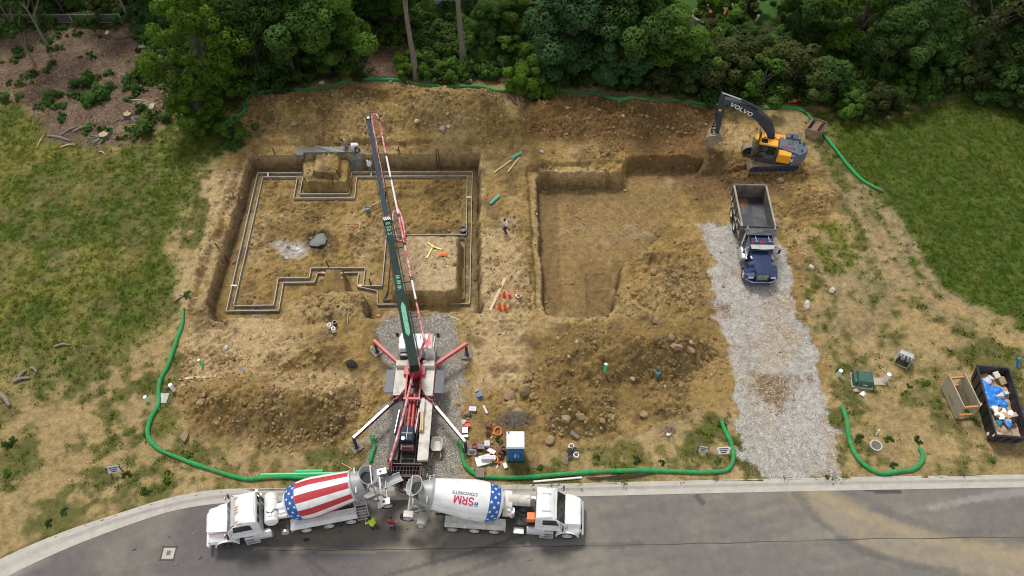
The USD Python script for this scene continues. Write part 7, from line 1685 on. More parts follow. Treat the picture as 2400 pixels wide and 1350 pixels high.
def sample(n, x0, x1, y0, y1, dens, seed):
    rg = np.random.default_rng(seed); P = np.c_[rg.uniform(x0, x1, n), rg.uniform(y0, y1, n)]
    return P[rg.uniform(0, 1, n) < np.clip(dens(P), 0, 1)], rg
def stone(seed, sub=1, sc=(1, .8, .6), am=.3):
    t = ICO[sub]; v = t.vertices.copy(); q = meshkit.noise(v * 1.3 + seed * 7.1, seed); v = v * (1 - am + 2 * am * q)[:, None] * np.array(sc)
    return v, t.faces
look('clod', (.27, .187, .086), .95, 0, .3, scale=1.1, spec=.1, bump=.01)
look('clod_dark', (.16, .108, .053), .95, 0, .3, scale=1.1, spec=.1)
look('clod_red', (.16, .086, .04), .95, 0, .3, scale=1.1, spec=.1)
look('clod_pale', (.36, .285, .18), .9, 0, .2, scale=1.1, spec=.1)
look('gravel_stone', (.46, .455, .45), .85, 0, .3, scale=1.5, spec=.2)
look('gravel_pale', (.62, .615, .61), .85, 0, .2, scale=1.5, spec=.2)
look('gravel_dark', (.235, .235, .245), .85, 0, .25, scale=1.5, spec=.2)
RIx = lambda arr: RegularGridInterpolator((GX, GY), arr, bounds_error=False, fill_value=0.0)
fR, fL, fSt, fDr, fW = RIx(rough), RIx(LUMP), RIx(site), RIx(np.maximum(drive, pad)), RIx(wd)
fRed, fDk = RIx(sst(.6, -1.2, sd(REDP) + 1.8 * N2)), RIx(sst(.8, -1.5, sd(DARKP) + 2.2 * N2))
fN = RIx(nz(.55, 3, 91) + .5 * nz(1.7, 2, 93))
fFoot = RIx(np.exp(-((LUMP - .42) / .2) ** 2) * sst(.0, .22, nz(.6, 3, 131) + .1))
def scatter_clods(name, n, dens, lo, hi, seed, red=False):
    P, rg = sample(n, -31, 27, 21.5, 64, dens, seed)
    s = lo * (hi / lo) ** (rg.uniform(0, 1, len(P)) ** 2.6)
    r, d_ = fRed(P), fDk(P); u = rg.uniform(0, 1, len(P))
    idx = np.where(u < r * .8, 6 + rg.integers(0, 2, len(P)), np.where(u < .22 + .55 * d_, 3 + rg.integers(0, 3, len(P)), np.where(u > .97, 8 + rg.integers(0, 2, len(P)), rg.integers(0, 3, len(P)))))
    instancer(name, [(stone(1), 'clod', False), (stone(2, 1, (1, .7, .7)), 'clod', False), (stone(3, 1, (.9, .9, .5)), 'clod', False), (stone(4), 'clod_dark', False), (stone(5, 1, (1, .7, .7)), 'clod_dark', False), (stone(6, 1, (.8, 1, .6)), 'clod_dark', False), (stone(7), 'clod_red', False), (stone(8, 1, (1, .8, .7)), 'clod_red', False), (stone(9), 'clod_pale', False), (stone(10, 1, (1, .7, .5)), 'clod_pale', False)],
              np.c_[P, zs(P) + s * .18], s, idx, np.c_[rg.uniform(0, 6.28, len(P)), rg.uniform(-.5, .5, len(P))])
scatter_clods('rubble', 190000, lambda P: fR(P) * np.clip(np.clip(3.2 * fN(P) - .02, .04, 1) + 1.3 * fFoot(P), 0, 1) * (.4 + .6 * fL(P)), .03, .20, 3)
scatter_clods('soil_crumbs', 110000, lambda P: fSt(P) * (1 - fDr(P)) * np.clip(.12 + 1.8 * fN(P), .03, .9), .025, .085, 4)
P, rg = sample(75000, -11, 31, 20.9, 47, lambda P: fDr(P) * (.62 + .38 * np.clip(1 - 2 * fN(P), 0, 1)), 6)
s = rg.uniform(.02, .046, len(P))
instancer('gravel', [(stone(11, 0, (1, .8, .7)), 'gravel_stone', False), (stone(12, 0, (1, .7, .6)), 'gravel_pale', False), (stone(13, 0, (.9, .9, .6)), 'gravel_dark', False), (stone(14, 0, (.9, .9, .6)), 'gravel_pale', False)], np.c_[P, zs(P) + .012], s, rg.integers(0, 4, len(P)), np.c_[rg.uniform(0, 6.28, len(P)), rg.uniform(-.6, .6, len(P))])
def tuft(seed, n, h, spread):
    q = np.random.default_rng(seed); a = q.uniform(0, 6.28, n); o = q.normal(0, spread * .45, (n, 2)); H = h * q.uniform(.5, 1.1, n); l = q.uniform(.25, 1.0, n) * h; w = .022 + .012 * q.uniform(size=n)
    d = np.stack([np.cos(a), np.sin(a)], 1); e = np.stack([-d[:, 1], d[:, 0]], 1)
    b0 = np.c_[o - e * w[:, None], np.full(n, -.02)]; b1 = np.c_[o + e * w[:, None], np.full(n, -.02)]; t = np.c_[o + d * l[:, None], H]
    nn = np.repeat(np.c_[d * -.35, np.ones(n)], 3, 0); nn /= np.linalg.norm(nn, axis=1, keepdims=True)
    return np.stack([b0, b1, t], 1).reshape(-1, 3), np.arange(3 * n).reshape(n, 3)[:, ::-1], nn
fG = lambda P: Gi(P)[:, 0]
fLawn = RIx(np.maximum(gr, 0)); fDry = RIx(sst(.0, .24, nz(.3, 4, 61)))
P, rg = sample(150000, -52, 52, 20.5, 66, lambda P: fG(P) ** 1.3 * .62, 8)
u = rg.uniform(0, 1, len(P)); dry, lw = fDry(P), fLawn(P)
idx = np.where(u < .10 + .45 * dry * (1 - .75 * lw), 2 + rg.integers(0, 2, len(P)), np.where(u > .93 - .12 * (1 - lw), 4 + rg.integers(0, 2, len(P)), rg.integers(0, 2, len(P))))
instancer('grass', [(tuft(1, 14, .11, .20), 'grass_green', False), (tuft(2, 14, .14, .22), 'grass_green', False), (tuft(3, 14, .11, .20), 'grass_lime', False), (tuft(4, 12, .15, .22), 'grass_lime', False), (tuft(5, 12, .11, .2), 'grass_dry', False), (tuft(6, 12, .14, .24), 'grass_dry', False)], np.c_[P, zs(P)], rg.uniform(.7, 1.5, len(P)), idx, np.c_[rg.uniform(0, 6.28, len(P)), 0 * u])
# leaf litter and undergrowth on the wood floor
fLit = RIx(lit)
P, rg = sample(26000, -56, 0, 48, 74, lambda P: fLit(P) * .8, 9)
q = np.random.default_rng(3)
def litterbit(seed):
    q = np.random.default_rng(seed); n = 8; o = q.normal(0, .16, (n, 3)) * [1, 1, .15]; a = q.uniform(0, 6.28, n); d = np.stack([np.cos(a), np.sin(a), 0 * a], 1) * .07; e = np.stack([-np.sin(a), np.cos(a), 0 * a + .2], 1) * .045
    return np.stack([o - d, o + e, o + d, o - e], 1).reshape(-1, 3) + [0, 0, .03], (np.arange(n)[:, None, None] * 4 + np.array([[0, 1, 2], [0, 2, 3]])).reshape(-1, 3)
look('dead_leaf', (.15, .095, .062), .9, 0, .35, scale=.6); look('dead_leaf_pale', (.26, .19, .13), .9, 0, .3, scale=.6)
instancer('leaf_litter', [(litterbit(1), 'dead_leaf', False), (litterbit(2), 'dead_leaf', False), (litterbit(3), 'dead_leaf_pale', False)], np.c_[P, zs(P)], rg.uniform(.7, 1.4, len(P)), rg.integers(0, 3, len(P)), np.c_[rg.uniform(0, 6.28, len(P)), 0 * P[:, 0]])
CLEAR = poly([(840, 110), (965, 100), (970, 195), (850, 195)]).union(poly([(1165, 170), (1225, 170), (1225, 215), (1165, 215)])).union(poly([(1195, -60), (1345, -60), (1345, 30), (1195, 30)])).union(poly([(1540, -60), (1840, -60), (1830, 60), (1600, 60)]))
fClr = RIx(sst(.3, -.4, sd(CLEAR)))
P, rg = sample(5200, -62, 62, 55, 82, lambda P: fW(P) * (1 - fLit(P)) * (1 - fClr(P)) * .75, 12)
def bush(seed, n, R): 
    q = np.random.default_rng(seed); cen = np.c_[q.normal(0, R * .5, (9, 2)), q.uniform(.15, .9, 9) * R]
    return leafcloud(q, cen, q.uniform(.3, .5, 9) * R, n, .12)
instancer('undergrowth', [(bush(1, 420, .9), 'leaf_dark', False), (bush(2, 420, 1.0), 'leaf_dark', False), (bush(3, 420, .9), 'leaf_mid', False), (bush(4, 380, .8), 'leaf_olive', False)], np.c_[P, zs(P)], rg.uniform(.6, 1.35, len(P)), rg.choice(4, len(P), p=[.42, .3, .18, .1]), np.c_[rg.uniform(0, 6.28, len(P)), 0 * P[:, 0]])
P, rg = sample(3000, -56, -22, 46, 72, lambda P: fLit(P) * np.clip(2.4 * fN(P) + .02, 0, .8), 19)
instancer('clearing_weeds', [(bush(21, 90, .3), 'weed_leaf', False), (bush(22, 70, .25), 'leaf_olive', False), (tuft(13, 22, .3, .25), 'grass_lime', False)], np.c_[P, zs(P)], rg.uniform(.6, 1.3, len(P)), rg.choice(3, len(P), p=[.5, .25, .25]), np.c_[rg.uniform(0, 6.28, len(P)), 0 * P[:, 0]])
# weeds standing in the verges
P, rg = sample(5000, -34, 36, 20.6, 34, lambda P: (1 - fSt(P)) * (fG(P) > .32) * np.clip(fN(P) * 1.3 + .02, 0, .28), 14)
instancer('verge_weeds', [(tuft(11, 22, .22, .16), 'grass_green', False), (tuft(12, 22, .25, .2), 'grass_dry', False), (bush(8, 60, .16), 'leaf_mid', False)], np.c_[P, zs(P)], rg.uniform(.6, 1.2, len(P)), rg.choice(3, len(P), p=[.45, .2, .35]), np.c_[rg.uniform(0, 6.28, len(P)), 0 * P[:, 0]])

# ------------------------------------------------------------------ stones and boulders one can point at
look('boulder', (.26, .188, .105), .9, 0, .2, scale=2.5, dirt=(.24, .165, .09), amt=.4, bump=.02)
look('boulder_pale', (.50, .46, .40), .9, 0, .18, scale=2.5, dirt=(.35, .3, .22), amt=.3, bump=.02)
look('boulder_brown', (.26, .18, .10), .9, 0, .2, scale=2.5, bump=.02)
def rock(label, u, v, s, mat='boulder', seed=0, group=None, sink=.25):
    c = on(u, v); t = ICO[2]; vv = t.vertices.copy(); q = np.random.default_rng(seed + 500)
    for k in range(12):
        n = q.normal(size=3); n /= np.linalg.norm(n); d = q.uniform(.5, .82); h = vv @ n; vv = vv - np.outer(np.maximum(h - d, 0), n)
    vv = vv * (1 + .12 * (meshkit.noise(vv * 2.2, seed) - .5))[:, None] * np.array([1, q.uniform(.75, 1), q.uniform(.6, .85)]) * s / 2 @ rot(q.uniform(-15, 15), q.uniform(-15, 15), q.uniform(0, 360)).T
    put(W, 'rock', (vv + c + [0, 0, s * (.5 - sink) * .6], t.faces), mat, 24, label=label, cat='rock', group=group)
for k, a in enumerate([(1228, 917, 1.35, 'boulder', 'largest tan boulder above the portable toilet'), (1194, 926, 1.2, 'boulder_brown', 'brown split boulder left of the largest boulder'), (1247, 929, .7, 'boulder_brown', 'smaller brown boulder right below the largest boulder'), (1243, 889, .5, 'boulder', 'small tan boulder above the largest boulder'), (1290, 1033, .95, 'boulder', 'tan boulder at the foot of the right heap'), (1326, 980, .85, 'boulder', 'left of the two big stones in the right heap'), (1358, 978, .95, 'boulder', 'right of the two big stones in the right heap'), (1371, 983, .5, 'boulder', 'small stone beside the two big ones in the right heap'), (1507, 972, .8, 'boulder_brown', 'brown boulder at the edge of the far right heap'), (1435, 982, .6, 'boulder_brown', 'brown stone on the right flank of the right heap'), (1411, 988, .6, 'boulder_brown', 'brown stone low on the right heap'), (1585, 815, 1.1, 'boulder_brown', 'flat brown slab in the churned earth by the drive'), (1572, 792, .8, 'boulder_brown', 'darker slab above the flat slab by the drive'), (1618, 822, .8, 'boulder_brown', 'brown stone beside the flat slab by the drive'), (755, 196, .75, 'boulder_pale', 'pale block behind the sock above the first heap'), (1087, 189, .7, 'boulder_pale', 'left of the two pale round stones behind the sock'), (1103, 192, .75, 'boulder_pale', 'right of the two pale round stones behind the sock'), (955, 193, .75, 'boulder', 'tan stone resting against the sock in the middle'), (916, 194, .6, 'boulder', 'tan stone on the sock left of the middle one'), (1020, 203, .5, 'boulder', 'tan stone on the sock right of the middle one'), (1058, 203, .55, 'boulder', 'tan stone on the sock near the pale stones'), (431, 1027, 1.0, 'boulder', 'tan stone at the left foot of the rubble heap'), (479, 929, .55, 'boulder', 'round stone on the top left of the rubble heap'), (472, 945, .9, 'boulder_brown', 'dark broken stump on the rubble heap'), (531, 817, .6, 'boulder_pale', 'pale stone on the dirt above the rubble heap'), (657, 876, .55, 'boulder', 'tan stone between the two left heaps'), (1270, 356, .5, 'boulder_pale', 'pale stone on the strip behind the second pit'), (1305, 402, .4, 'boulder_pale', 'pale stone at the back ledge of the second pit'), (1530, 640, .7, 'boulder_brown', 'brown stone on the slope of the second pit'), (1540, 755, .9, 'boulder', 'tan clod in front of the second pit'), (1567, 288, .6, 'boulder', 'tan stone on the red heap, right'), (1516, 275, .6, 'boulder', 'tan stone on the red heap, middle'), (977, 276, .75, 'boulder_pale', 'pale broken stone on the back heap right of the boom tip'), (1070, 262, .6, 'boulder', 'tan stone on the back heap beside the sock dip'), (899, 286, .65, 'boulder', 'tan stone right of the red pipe bend'), (1036, 300, .7, 'boulder_pale', 'grey rubble cluster stone on the back heap'), (1050, 296, .55, 'boulder_pale', 'smaller grey stone in the back heap cluster'), (948, 255, .5, 'boulder', 'tan stone near the top of the back heap'), (890, 262, .5, 'boulder', 'tan stone on the back heap above the boom tip'), (685, 283, .8, 'boulder', 'tan stone on the left part of the back heap'), (253, 78, .7, 'boulder_pale', 'round pale stone on the leaf litter below the fence'), (335, 110, .9, 'boulder_pale', 'pale stone at the wood edge left of the bright tree'), (358, 252, .8, 'boulder_pale', 'grey stone on the clearing near the stump'), (2045, 246, .8, 'boulder_pale', 'pinkish stone in the low brush at the lawn edge'), (2085, 241, .6, 'boulder_pale', 'white stone right of the pinkish stone'), (2027, 258, .6, 'boulder_pale', 'white stone left below the pinkish stone'), (1890, 715, .9, 'boulder_pale', 'pale clod beside the right edge of the drive'), (1900, 628, .6, 'boulder_pale', 'pale clod on the grass patch by the drive'), (2225, 816, .7, 'boulder', 'tan stone on the dry grass above the panels'), (1950, 683, .7, 'boulder_pale', 'tipped pale slab on the bare ground by the wheel tracks'), (1828, 425, .9, 'boulder', 'tan clod under the excavator track')]):
    rock(a[4], a[0], a[1], a[2] * .9, a[3], k)
rg = np.random.default_rng(21)
for nm, pg, n, lo, hi, mt, lb in (
    ('front left rubble heap', poly([(430, 890), (560, 880), (760, 900), (845, 950), (800, 1040), (640, 1060), (470, 1040), (420, 980)]), 60, .14, .36, 'boulder', 'tan lump of rock lying on the front left rubble heap'),
    ('front right heap', poly([(1280, 960), (1440, 960), (1440, 1020), (1370, 1045), (1290, 1030)]), 45, .15, .38, 'boulder', 'tan lump of rock low on the front right heap'),
    ('back heap', poly([(620, 235), (1000, 215), (1160, 230), (1100, 318), (700, 318)]), 50, .14, .38, 'boulder', 'tan lump of rock lying on the heap behind the first pit'),
    ('red heap', poly([(1240, 260), (1600, 255), (1640, 320), (1440, 340), (1240, 310)]), 55, .14, .36, 'boulder_brown', 'brown lump of rock lying on the red heap')):
    x0, y0, x1, y1 = pg.bounds; k = 0
    while k < n:
        x, y = rg.uniform(x0, x1), rg.uniform(y0, y1)
        if not pg.contains(sg.Point(x, y)) or rg.uniform() > .15 + 1.2 * float(fFoot(np.array([[x, y]]))[0]): continue
        d = np.array([x, y, tz(x, y) - CAM_H]); dep = d[1] * _C - d[2] * _S
        rock(lb, 1200 + FPX * x / dep, 675 - FPX * (d[1] * _S + d[2] * _C) / dep, rg.uniform(lo, hi), mt, 1000 + k * 7 + int(x0), 'rocks on the ' + nm, .3); k += 1

# ------------------------------------------------------------------ the clearing: stumps and logs; fence, houses, round bed
def stump(label, u, v, r, seed):
    c = on(u, v); t = thing('tree_stump', label, 'stump', c); q = np.random.default_rng(seed); n = 16; a = np.arange(n) * 2 * math.pi / n; w = 1 + .15 * q.normal(size=n)
    V = [np.c_[k * r * w * np.cos(a), k * r * w * np.sin(a), np.full(n, z)] for k, z in ((1.6, -.1), (1.1, .12), (.75, .3 + .1 * w))]; v = np.vstack(V + [[[0, 0, .42]]])
    f = [[i * n + j, i * n + (j + 1) % n, (i + 1) * n + (j + 1) % n] for i in range(2) for j in range(n)] + [[i * n + j, (i + 1) * n + (j + 1) % n, (i + 1) * n + j] for i in range(2) for j in range(n)]
    put(t, 'trunk', (v, f), 'bark'); put(t, 'cut_face', (v, [[2 * n + j, 2 * n + (j + 1) % n, 3 * n] for j in range(n)]), 'cardboard')
    for k in range(9):
        b_ = q.uniform(0, 6.28); L = q.uniform(.8, 1.6) * r * 1.6; d = np.array([math.cos(b_), math.sin(b_), 0]); e = np.cross(d, [0, 0, 1])
        B().tube([d * r * .8 + [0, 0, .15], d * L + [0, 0, .12], d * L * 1.5 + e * q.normal(0, .3) + [0, 0, -.05]], .05, 5, True, [.09, .06, .02]).put(t, 'root', 'wood_grey', True)
stump('cut stump with a pale face and spreading roots in the clearing', 246, 322, .5, 1)
stump('old grey stump on the slope of the clearing', 302, 274, .45, 2)
for k, (u0, v0, u1, v1, r, mt, lb) in enumerate([(112, 318, 165, 330, .12, 'wood_grey', 'long grey log at the lower left of the clearing'), (140, 318, 180, 296, .1, 'wood_grey', 'grey log crossing the long one'), (172, 308, 208, 295, .12, 'wood_grey', 'short grey log above the crossing logs'), (142, 345, 175, 338, .07, 'wood_pale', 'pale broken branch below the logs'), (88, 342, 104, 314, .05, 'wood_pale', 'pale leaning stick left of the logs'), (305, 235, 345, 237, .06, 'wood_pale', 'pale dead branch right of the weed clump'), (232, 355, 247, 362, .06, 'wood_pale', 'pale stick below the cut stump'), (30, 895, 70, 885, .12, 'wood_grey', 'grey rotten log on the left verge, upper'), (40, 890, 60, 868, .12, 'wood_grey', 'grey rotten log on the left verge, leaning'), (72, 862, 86, 872, .12, 'wood_grey', 'short grey log on the left verge'), (2, 925, 22, 950, .2, 'wood_grey', 'grey log cut off by the left edge of the picture'), (128, 812, 165, 808, .1, 'wood_grey', 'grey bleached log in the left lawn'), (1190, 222, 1212, 245, .14, 'bark', 'dark log on the dirt below the green sock dip'), (420, 690, 462, 700, .08, 'wood_pale', 'dead branches at the bank left of the pit'), (410, 705, 455, 690, .06, 'wood_grey', 'grey twig across the bank left of the pit')]):
    a, b_ = on(u0, v0, r), on(u1, v1, r); m = (a + b_) / 2 + [0, .1, .06]
    B().tube([a, m, b_], r, 7, True, [r, r * .9, r * .6]).put(W, 'log', mt, True, label=lb, cat='log')
brush('brush_pile', 'pale dead roots strewn below the bright tree', 345, 245, 1.6, 50, 'wood_pale', .2); brush('brush_pile', 'pale dead twigs strewn right of the cut stump', 305, 305, 1.5, 50, 'wood_pale', .15); brush('brush_pile', 'grey twigs around the crossing logs', 150, 320, 1.6, 50, 'wood_grey', .2); brush('brush_pile', 'dead twigs at the far left of the clearing', 25, 230, 1.5, 30, 'wood_pale', .15)
f0, f1 = on(-60, 56), on(288, 55); d = f1 - f0; L = np.hypot(*d[:2]); t = thing('picket_fence', 'low grey metal picket fence at the top left', 'fence', f0, math.degrees(math.atan2(d[1], d[0])))
n = 6
for k in range(n):
    x0, x1 = L * k / n, L * (k + 1) / n
    B().box((x1, 0, .6), (.09, .09, 1.25)).put(t, 'post', 'fence_grey')
    B().box(((x0 + x1) / 2, 0, 1.08), (x1 - x0, .05, .06)).box(((x0 + x1) / 2, 0, .15), (x1 - x0, .05, .06)).put(t, 'rail', 'fence_grey')
    for q in range(14): B().box((x0 + (x1 - x0) * (q + .5) / 14, 0, .62), (.045, .03, 1.1)).put(t, 'picket', 'fence_grey')
c = on(1068, 22); t = thing('house', 'pale blue house half hidden behind the twin trunks', 'house', c, 3)
B().box((0, 3, 2.5), (5.2, 6, 5.2)).put(t, 'wall', 'house_wall')
for k in range(22): B().box((0, -.01 - .0, .3 + .22 * k), (5.2, .05, .03)).put(t, 'siding_board', 'house_wall')
for x in (-1.2, 1.3):
    fr = B().box((x, -.03, 1.9), (1.0, .08, 1.5)).put(t, 'window', 'pvc_white'); B().box((x, -.08, 1.9), (.84, .02, 1.3)).put(fr, 'pane', 'glass_dark')
B().box((-2.55, -.06, 2.5), (.2, .14, 5.2)).box((2.55, -.06, 2.5), (.2, .14, 5.2)).put(t, 'corner_board', 'pvc_white'); B().hull([(-3, -.6, 5.1), (3, -.6, 5.1), (-3, 6.6, 5.1), (3, 6.6, 5.1), (-3, 3, 7.4), (3, 3, 7.4)]).put(t, 'roof', 'house_roof')
B().box((.3, -1.6, .12), (5.5, 3.0, .2)).put(t, 'patio', 'concrete')
c = on(2165, 55); t = thing('house', 'stone house with a pinkish roof half hidden at the top right', 'house', c, -28)
B().box((0, 3, 1.5), (7, 6, 3.2)).put(t, 'wall', 'house_stone'); B().hull([(-4, -.7, 3.1), (4, -.7, 3.1), (-4, 6.7, 3.1), (4, 6.7, 3.1), (-4, 3, 5.6), (4, 3, 5.6)]).put(t, 'roof', 'house_roof')
fr = B().box((-1.5, -.03, 1.6), (1.1, .1, 1.3)).put(t, 'window', 'pvc_white'); B().box((-1.5, -.09, 1.6), (.9, .02, 1.1)).put(fr, 'pane', 'glass_dark')
c = on(1700, 38); t = thing('planting_bed', 'round planting bed edged with pale stones on the back lawn', 'garden bed', c)
for k in range(46):
    a = 2 * math.pi * k / 46; B().box((3.4 * math.cos(a), 1.9 * math.sin(a), .1), (.34, .26, .26), rot(0, 0, math.degrees(a) + 90), ch=.04).put(t, 'edging_stone', 'boulder_pale')
B().lathe([(0, .12), (3.2, .06), (3.3, -.1)], 40).xf(np.diag([1, .56, 1])).put(t, 'soil', 'clod_dark')
c = on(682, 150); t = thing('barrel', 'blue plastic barrel half hidden in the dark wood', 'barrel', c); B().lathe([(0, 0), (.3, 0), (.33, .3), (.33, .32), (.31, .45), (.33, .6), (.3, .95), (0, .95)], 18).put(t, 'body', 'tarp_blue', 30); B().cyl((.1, .1, .95), (.1, .1, .99), .05, n=10).put(t, 'cap', 'plastic_black')
for k, (u, v, lb) in enumerate([(735, 327, 'left orange flag behind the wet footing'), (755, 328, 'middle orange flag behind the wet footing'), (786, 326, 'right orange flag behind the wet footing')]):
    c = on(u, v); t = thing('marker_flag', lb, 'flag', c); B().cyl((0, 0, 0), (0, 0, .6), .008, n=5).put(t, 'wire', 'alu'); B().box((.06, 0, .52), (.14, .01, .16)).put(t, 'flag', 'foam_orange')
# ------------------------------------------------------------------ people: one continuous body over posed joints, clothes following it
M3 = manifold3d.Manifold
def ball(c, r, n=14): return M3.sphere(float(r), n).translate([float(x) for x in c])
def bone(a, b_, ra, rb, n=14): return M3.batch_hull([ball(a, ra, n), ball(b_, rb, n)])
def union(l): return M3.batch_boolean(l, manifold3d.OpType.Add)
def ik(a, t, l1, l2, hint):
    a, t = np.asarray(a, float), np.asarray(t, float); d = t - a; L = min(np.linalg.norm(d), (l1 + l2) * .995); d = d / np.linalg.norm(d)
    x = (l1 * l1 - l2 * l2 + L * L) / (2 * L); h = math.sqrt(max(l1 * l1 - x * x, 0)); n = np.asarray(hint, float); n = n - d * (n @ d); n /= np.linalg.norm(n)
    return a + d * x + n * h, a + d * L
def smooth_(m, it=6, e=.03):
    q = m.refine_to_length(e).to_mesh(); t = trimesh.Trimesh(q.vert_properties[:, :3], q.tri_verts, process=True)
    trimesh.smoothing.filter_taubin(t, iterations=it); return t.vertices, t.faces
def person(label, loc, rz, pelvis, lean, hands, feet, shirt, pants, hair='hair_dark', head_tilt=0, turn=0, vest=None, cap=None, boots='cloth_dark', sleeves=.6):
    """local frame: facing +x, left +y; lean = forward angle of the trunk in degrees; hands, feet = (left, right) targets"""
    t = thing('person', label, 'person', loc, rz)
    pe = np.array(pelvis, float); ln = math.radians(lean)
    up = np.array([math.sin(ln), 0, math.cos(ln)]); fw = np.array([math.cos(ln), 0, -math.sin(ln)]); lf = np.array([0, 1.0, 0])
    Rt = rot(0, 0, turn); sl = Rt @ lf
    ch = pe + up * .30; nk = pe + up * .50; 
    ht = math.radians(head_tilt); hu = up * math.cos(ht) + fw * math.sin(ht); hf = fw * math.cos(ht) - up * math.sin(ht); hc = nk + hu * .205 + hf * .025
    body, sh, tr, bt = [], [], [], []
    for g in (0, .012):
        L = [bone(pe + lf * .07, ch + sl * .06, .115 + g, .125 + g), bone(pe - lf * .07, ch - sl * .06, .115 + g, .125 + g), bone(ch + sl * .07, nk - up * .03 + sl * .12, .12 + g, .075 + g), bone(ch - sl * .07, nk - up * .03 - sl * .12, .12 + g, .075 + g), bone(nk - up * .03 + sl * .13, nk - up * .03 - sl * .13, .07 + g, .07 + g), bone(pe + up * .05, ch, .12 + g, .13 + g)]
        (body if g == 0 else sh).extend(L)
    body.append(bone(nk - up * .02, nk + hu * .1, .055, .05))
    body += [M3.batch_hull([ball(hc + hu * .03 - hf * .02, .095), ball(hc + hu * .02 + hf * .03, .08)]), M3.batch_hull([ball(hc + hf * .045 - hu * .045, .05), ball(hc, .082), ball(hc + hf * .05 - hu * .085, .034)])]
    hl = np.cross(hu, hf)
    body.append(bone(hc + hf * .10 + hu * .005, hc + hf * .118 - hu * .035, .012, .018, 8))
    for s in (-1, 1): body.append(M3.batch_hull([ball(hc + hl * s * .088 + hu * .01, .02, 8), ball(hc + hl * s * .092 - hu * .03 - hf * .005, .014, 8)]))
    for k, s in ((0, 1), (1, -1)):
        S = nk - up * .035 + sl * s * .17; el, wr = ik(S, hands[k], .29, .26, -hf * .8 + lf * s * .5 - [0, 0, .5])
        body += [bone(S, el, .05, .038), bone(el, wr, .04, .026)]
        mid = S + (el - S) * 1.0
        sh += [bone(S, mid, .064, .052)]
        if sleeves > .8: sh += [bone(mid, wr, .052, .036)]
        d = (wr - el) / np.linalg.norm(wr - el); sd_ = np.cross(d, [0, 0, 1.0]) + 1e-3; sd_ /= np.linalg.norm(sd_); pn = np.cross(sd_, d)
        pal = wr + d * .05
        body.append(M3.batch_hull([ball(wr, .026, 8), ball(wr + d * .085 + sd_ * .03, .014, 8), ball(wr + d * .085 - sd_ * .03, .014, 8)]))
        for q, (o, l) in enumerate(((.033, .055), (.011, .065), (-.011, .06), (-.033, .045))):
            r0 = wr + d * .08 + sd_ * o; k1 = r0 + (d * .8 + pn * .5) * l * .55; k2 = k1 + (d * .35 + pn * .9) * l * .5; body += [bone(r0, k1, .010, .009, 6), bone(k1, k2, .009, .008, 6)]
        th0 = wr + d * .03 + sd_ * .028; th1 = th0 + (sd_ * .7 + d * .6 + pn * .3) * .04; body += [bone(th0, th1, .012, .010, 6), bone(th1, th1 + (d * .9 + pn * .4) * .03, .010, .008, 6)]
        H = pe + lf * s * .09 - [0, 0, .03]; F_ = np.array(feet[k], float); an = F_ + [0, 0, .09]
        kn, an = ik(H, an, .44, .43, np.array([1, s * .15, 0.1]))
        body += [bone(H, kn, .075, .05), bone(kn, an, .052, .035)]
        tr += [bone(H, kn, .098, .068), bone(kn, an + [0, 0, .02], .068, .056)]
        bt += [M3.batch_hull([ball(an - [0, 0, .045] - [.03, 0, 0], .045, 10), ball(an + [.13, 0, -.055], .035, 10), ball(an + [.0, 0, .03], .05, 10)])]
        body += [M3.batch_hull([ball(an - [0, 0, .045], .035, 8), ball(an + [.1, 0, -.055], .03, 8)])]
    tr += [bone(pe + lf * .07 - [0, 0, .02], pe - lf * .07 - [0, 0, .02], .125, .125), bone(pe, pe + up * .07, .125, .12)]
    v, f = smooth_(union(body), 3, .025); put(t, 'body', (v, f), 'skin', True)
    put(t, 'shirt', smooth_(union(sh)), shirt, True); put(t, 'trousers', smooth_(union(tr)), pants, True)
    for m in bt: put(t, 'boot', smooth_(m), boots, True)
    cut = M3.batch_hull([ball(hc + hu * .035 - hf * .03, .108), ball(hc + hu * .03 + hf * .0, .1)]) - M3.batch_hull([ball(hc + hf * .12 - hu * .06, .10), ball(hc + hf * .1 - hu * .12, .1)]) - ball(hc - hu * .14, .11)
    put(t, 'hair', smooth_(cut, 3), hair, True)
    if cap: put(t, 'cap', smooth_(union([M3.batch_hull([ball(hc + hu * .05 - hf * .01, .112), ball(hc + hu * .06, .108)]) - ball(hc - hu * .10, .12), bone(hc + hu * .05 + hf * .08, hc + hu * .035 + hf * .17, .05, .02)]), 3), cap, True)
    for s in (-1, 1): B().sphere(hc + hf * .1 + hl * s * .033 + hu * .012, .011, 1).put(t, 'eye', 'hair_dark')
    B().box(hc + hf * .103 - hu * .065, (.012, .045, .01), np.stack([hf, hl, hu], 1)).put(t, 'mouth', 'dull_maroon')
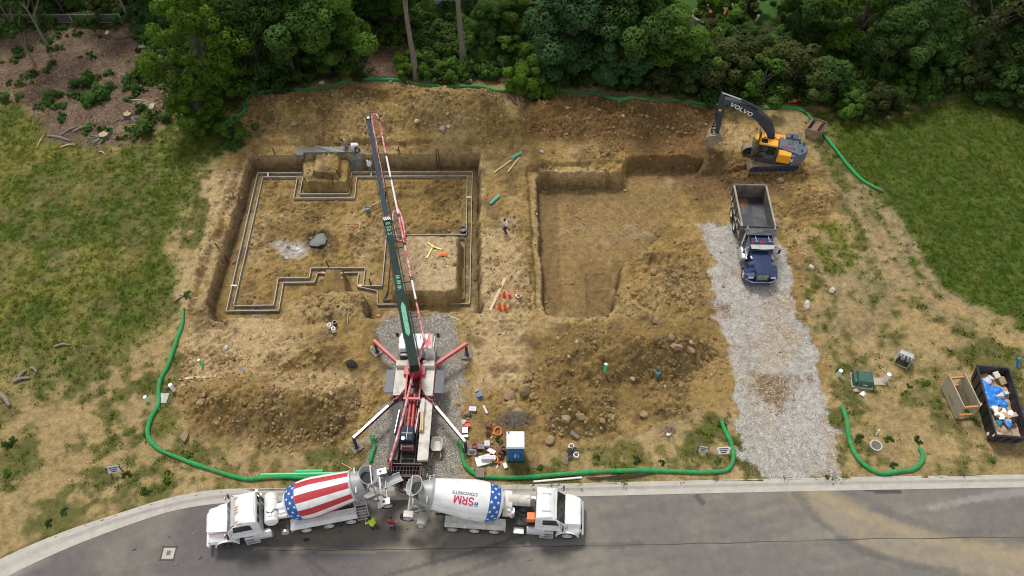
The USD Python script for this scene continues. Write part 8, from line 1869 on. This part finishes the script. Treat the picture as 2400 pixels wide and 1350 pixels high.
    if vest:
        vv = union([bone(pe + lf * .07 + up * .04, ch + sl * .06, .138, .15), bone(pe - lf * .07 + up * .04, ch - sl * .06, .138, .15), bone(ch + sl * .07, nk - up * .04 + sl * .1, .145, .09), bone(ch - sl * .07, nk - up * .04 - sl * .1, .145, .09)])
        vp = put(t, 'vest', smooth_(vv), vest, True)
        a = np.linspace(0, 2 * math.pi, 21); B().tube((pe + up * .16) + np.outer(np.cos(a), lf) * .222 + np.outer(np.sin(a), fw) * .165, .02, 6, False).put(vp, 'reflective_band', 'alu', True)
    return t
STAND = ((.02, .12, 0), (-.02, -.12, 0))
c = on(1186, 545); person('person in a white shirt and dark trousers standing between the two pits', c, 215, (0, 0, .94), 4, ((.28, .16, 1.08), (.30, -.06, 1.08)), STAND, 'cloth_white', 'cloth_dark', head_tilt=18)
B().box((0, 0, 0), (.2, .26, .03), ch=.01).xf(rot(0, 0, 215), c + rot(0, 0, 215) @ np.array([.36, .05, 1.12])).put(W, 'clipboard', 'plastic_black', label='dark clipboard held by the white shirted person', cat='clipboard')
c = on(813, 347); person('person in a beige shirt levelling the wet footing', c, 250, (0, 0, .88), 38, ((.55, .18, .62), (.50, -.16, .66)), ((.16, .14, 0), (-.2, -.13, 0)), 'cloth_beige', 'cloth_grey', head_tilt=10)
a_, b_ = p3(742, 342, .14), p3(803, 357, .45)
put(W, 'screed_pole', B().cyl(a_, b_ + [.1, .0, .1], .035, n=8).get(), 'alu', label='long pole lying across the wet concrete footing', cat='pole')
c = on(839, 356); person('person in a white shirt bending low at the end of the wet footing', c, 195, (-.05, 0, .86), 78, ((.62, .16, .42), (.60, -.16, .42)), ((.12, .15, 0), (-.18, -.14, 0)), 'cloth_white', 'cloth_dark', head_tilt=-10)
z = p3(868, 405, F); person('person in a white shirt guiding the hose behind the boom', z, 60, (0, 0, .93), 8, ((.3, .12, 1.2), (.32, -.1, 1.15)), STAND, 'cloth_white', 'cloth_grey')
c = np.array([*at(879, 1240), 0.0]); person('person in a lime vest reaching up to the rear of the left mixer', c, 140, (0, 0, .93), 14, ((.30, .22, 1.62), (.28, -.18, 1.0)), ((.04, .13, 0), (-.12, -.12, 0)), 'cloth_lime', 'cloth_dark', vest='cloth_lime', head_tilt=-6)
c = np.array([*at(921, 1242), 0.0]); person('person in a red and navy top standing between the two mixers', c, 80, (0, 0, .93), 10, ((.26, .24, 1.02), (.26, -.24, 1.02)), STAND, 'cloth_red', 'cloth_navy', vest='cloth_navy', head_tilt=14)
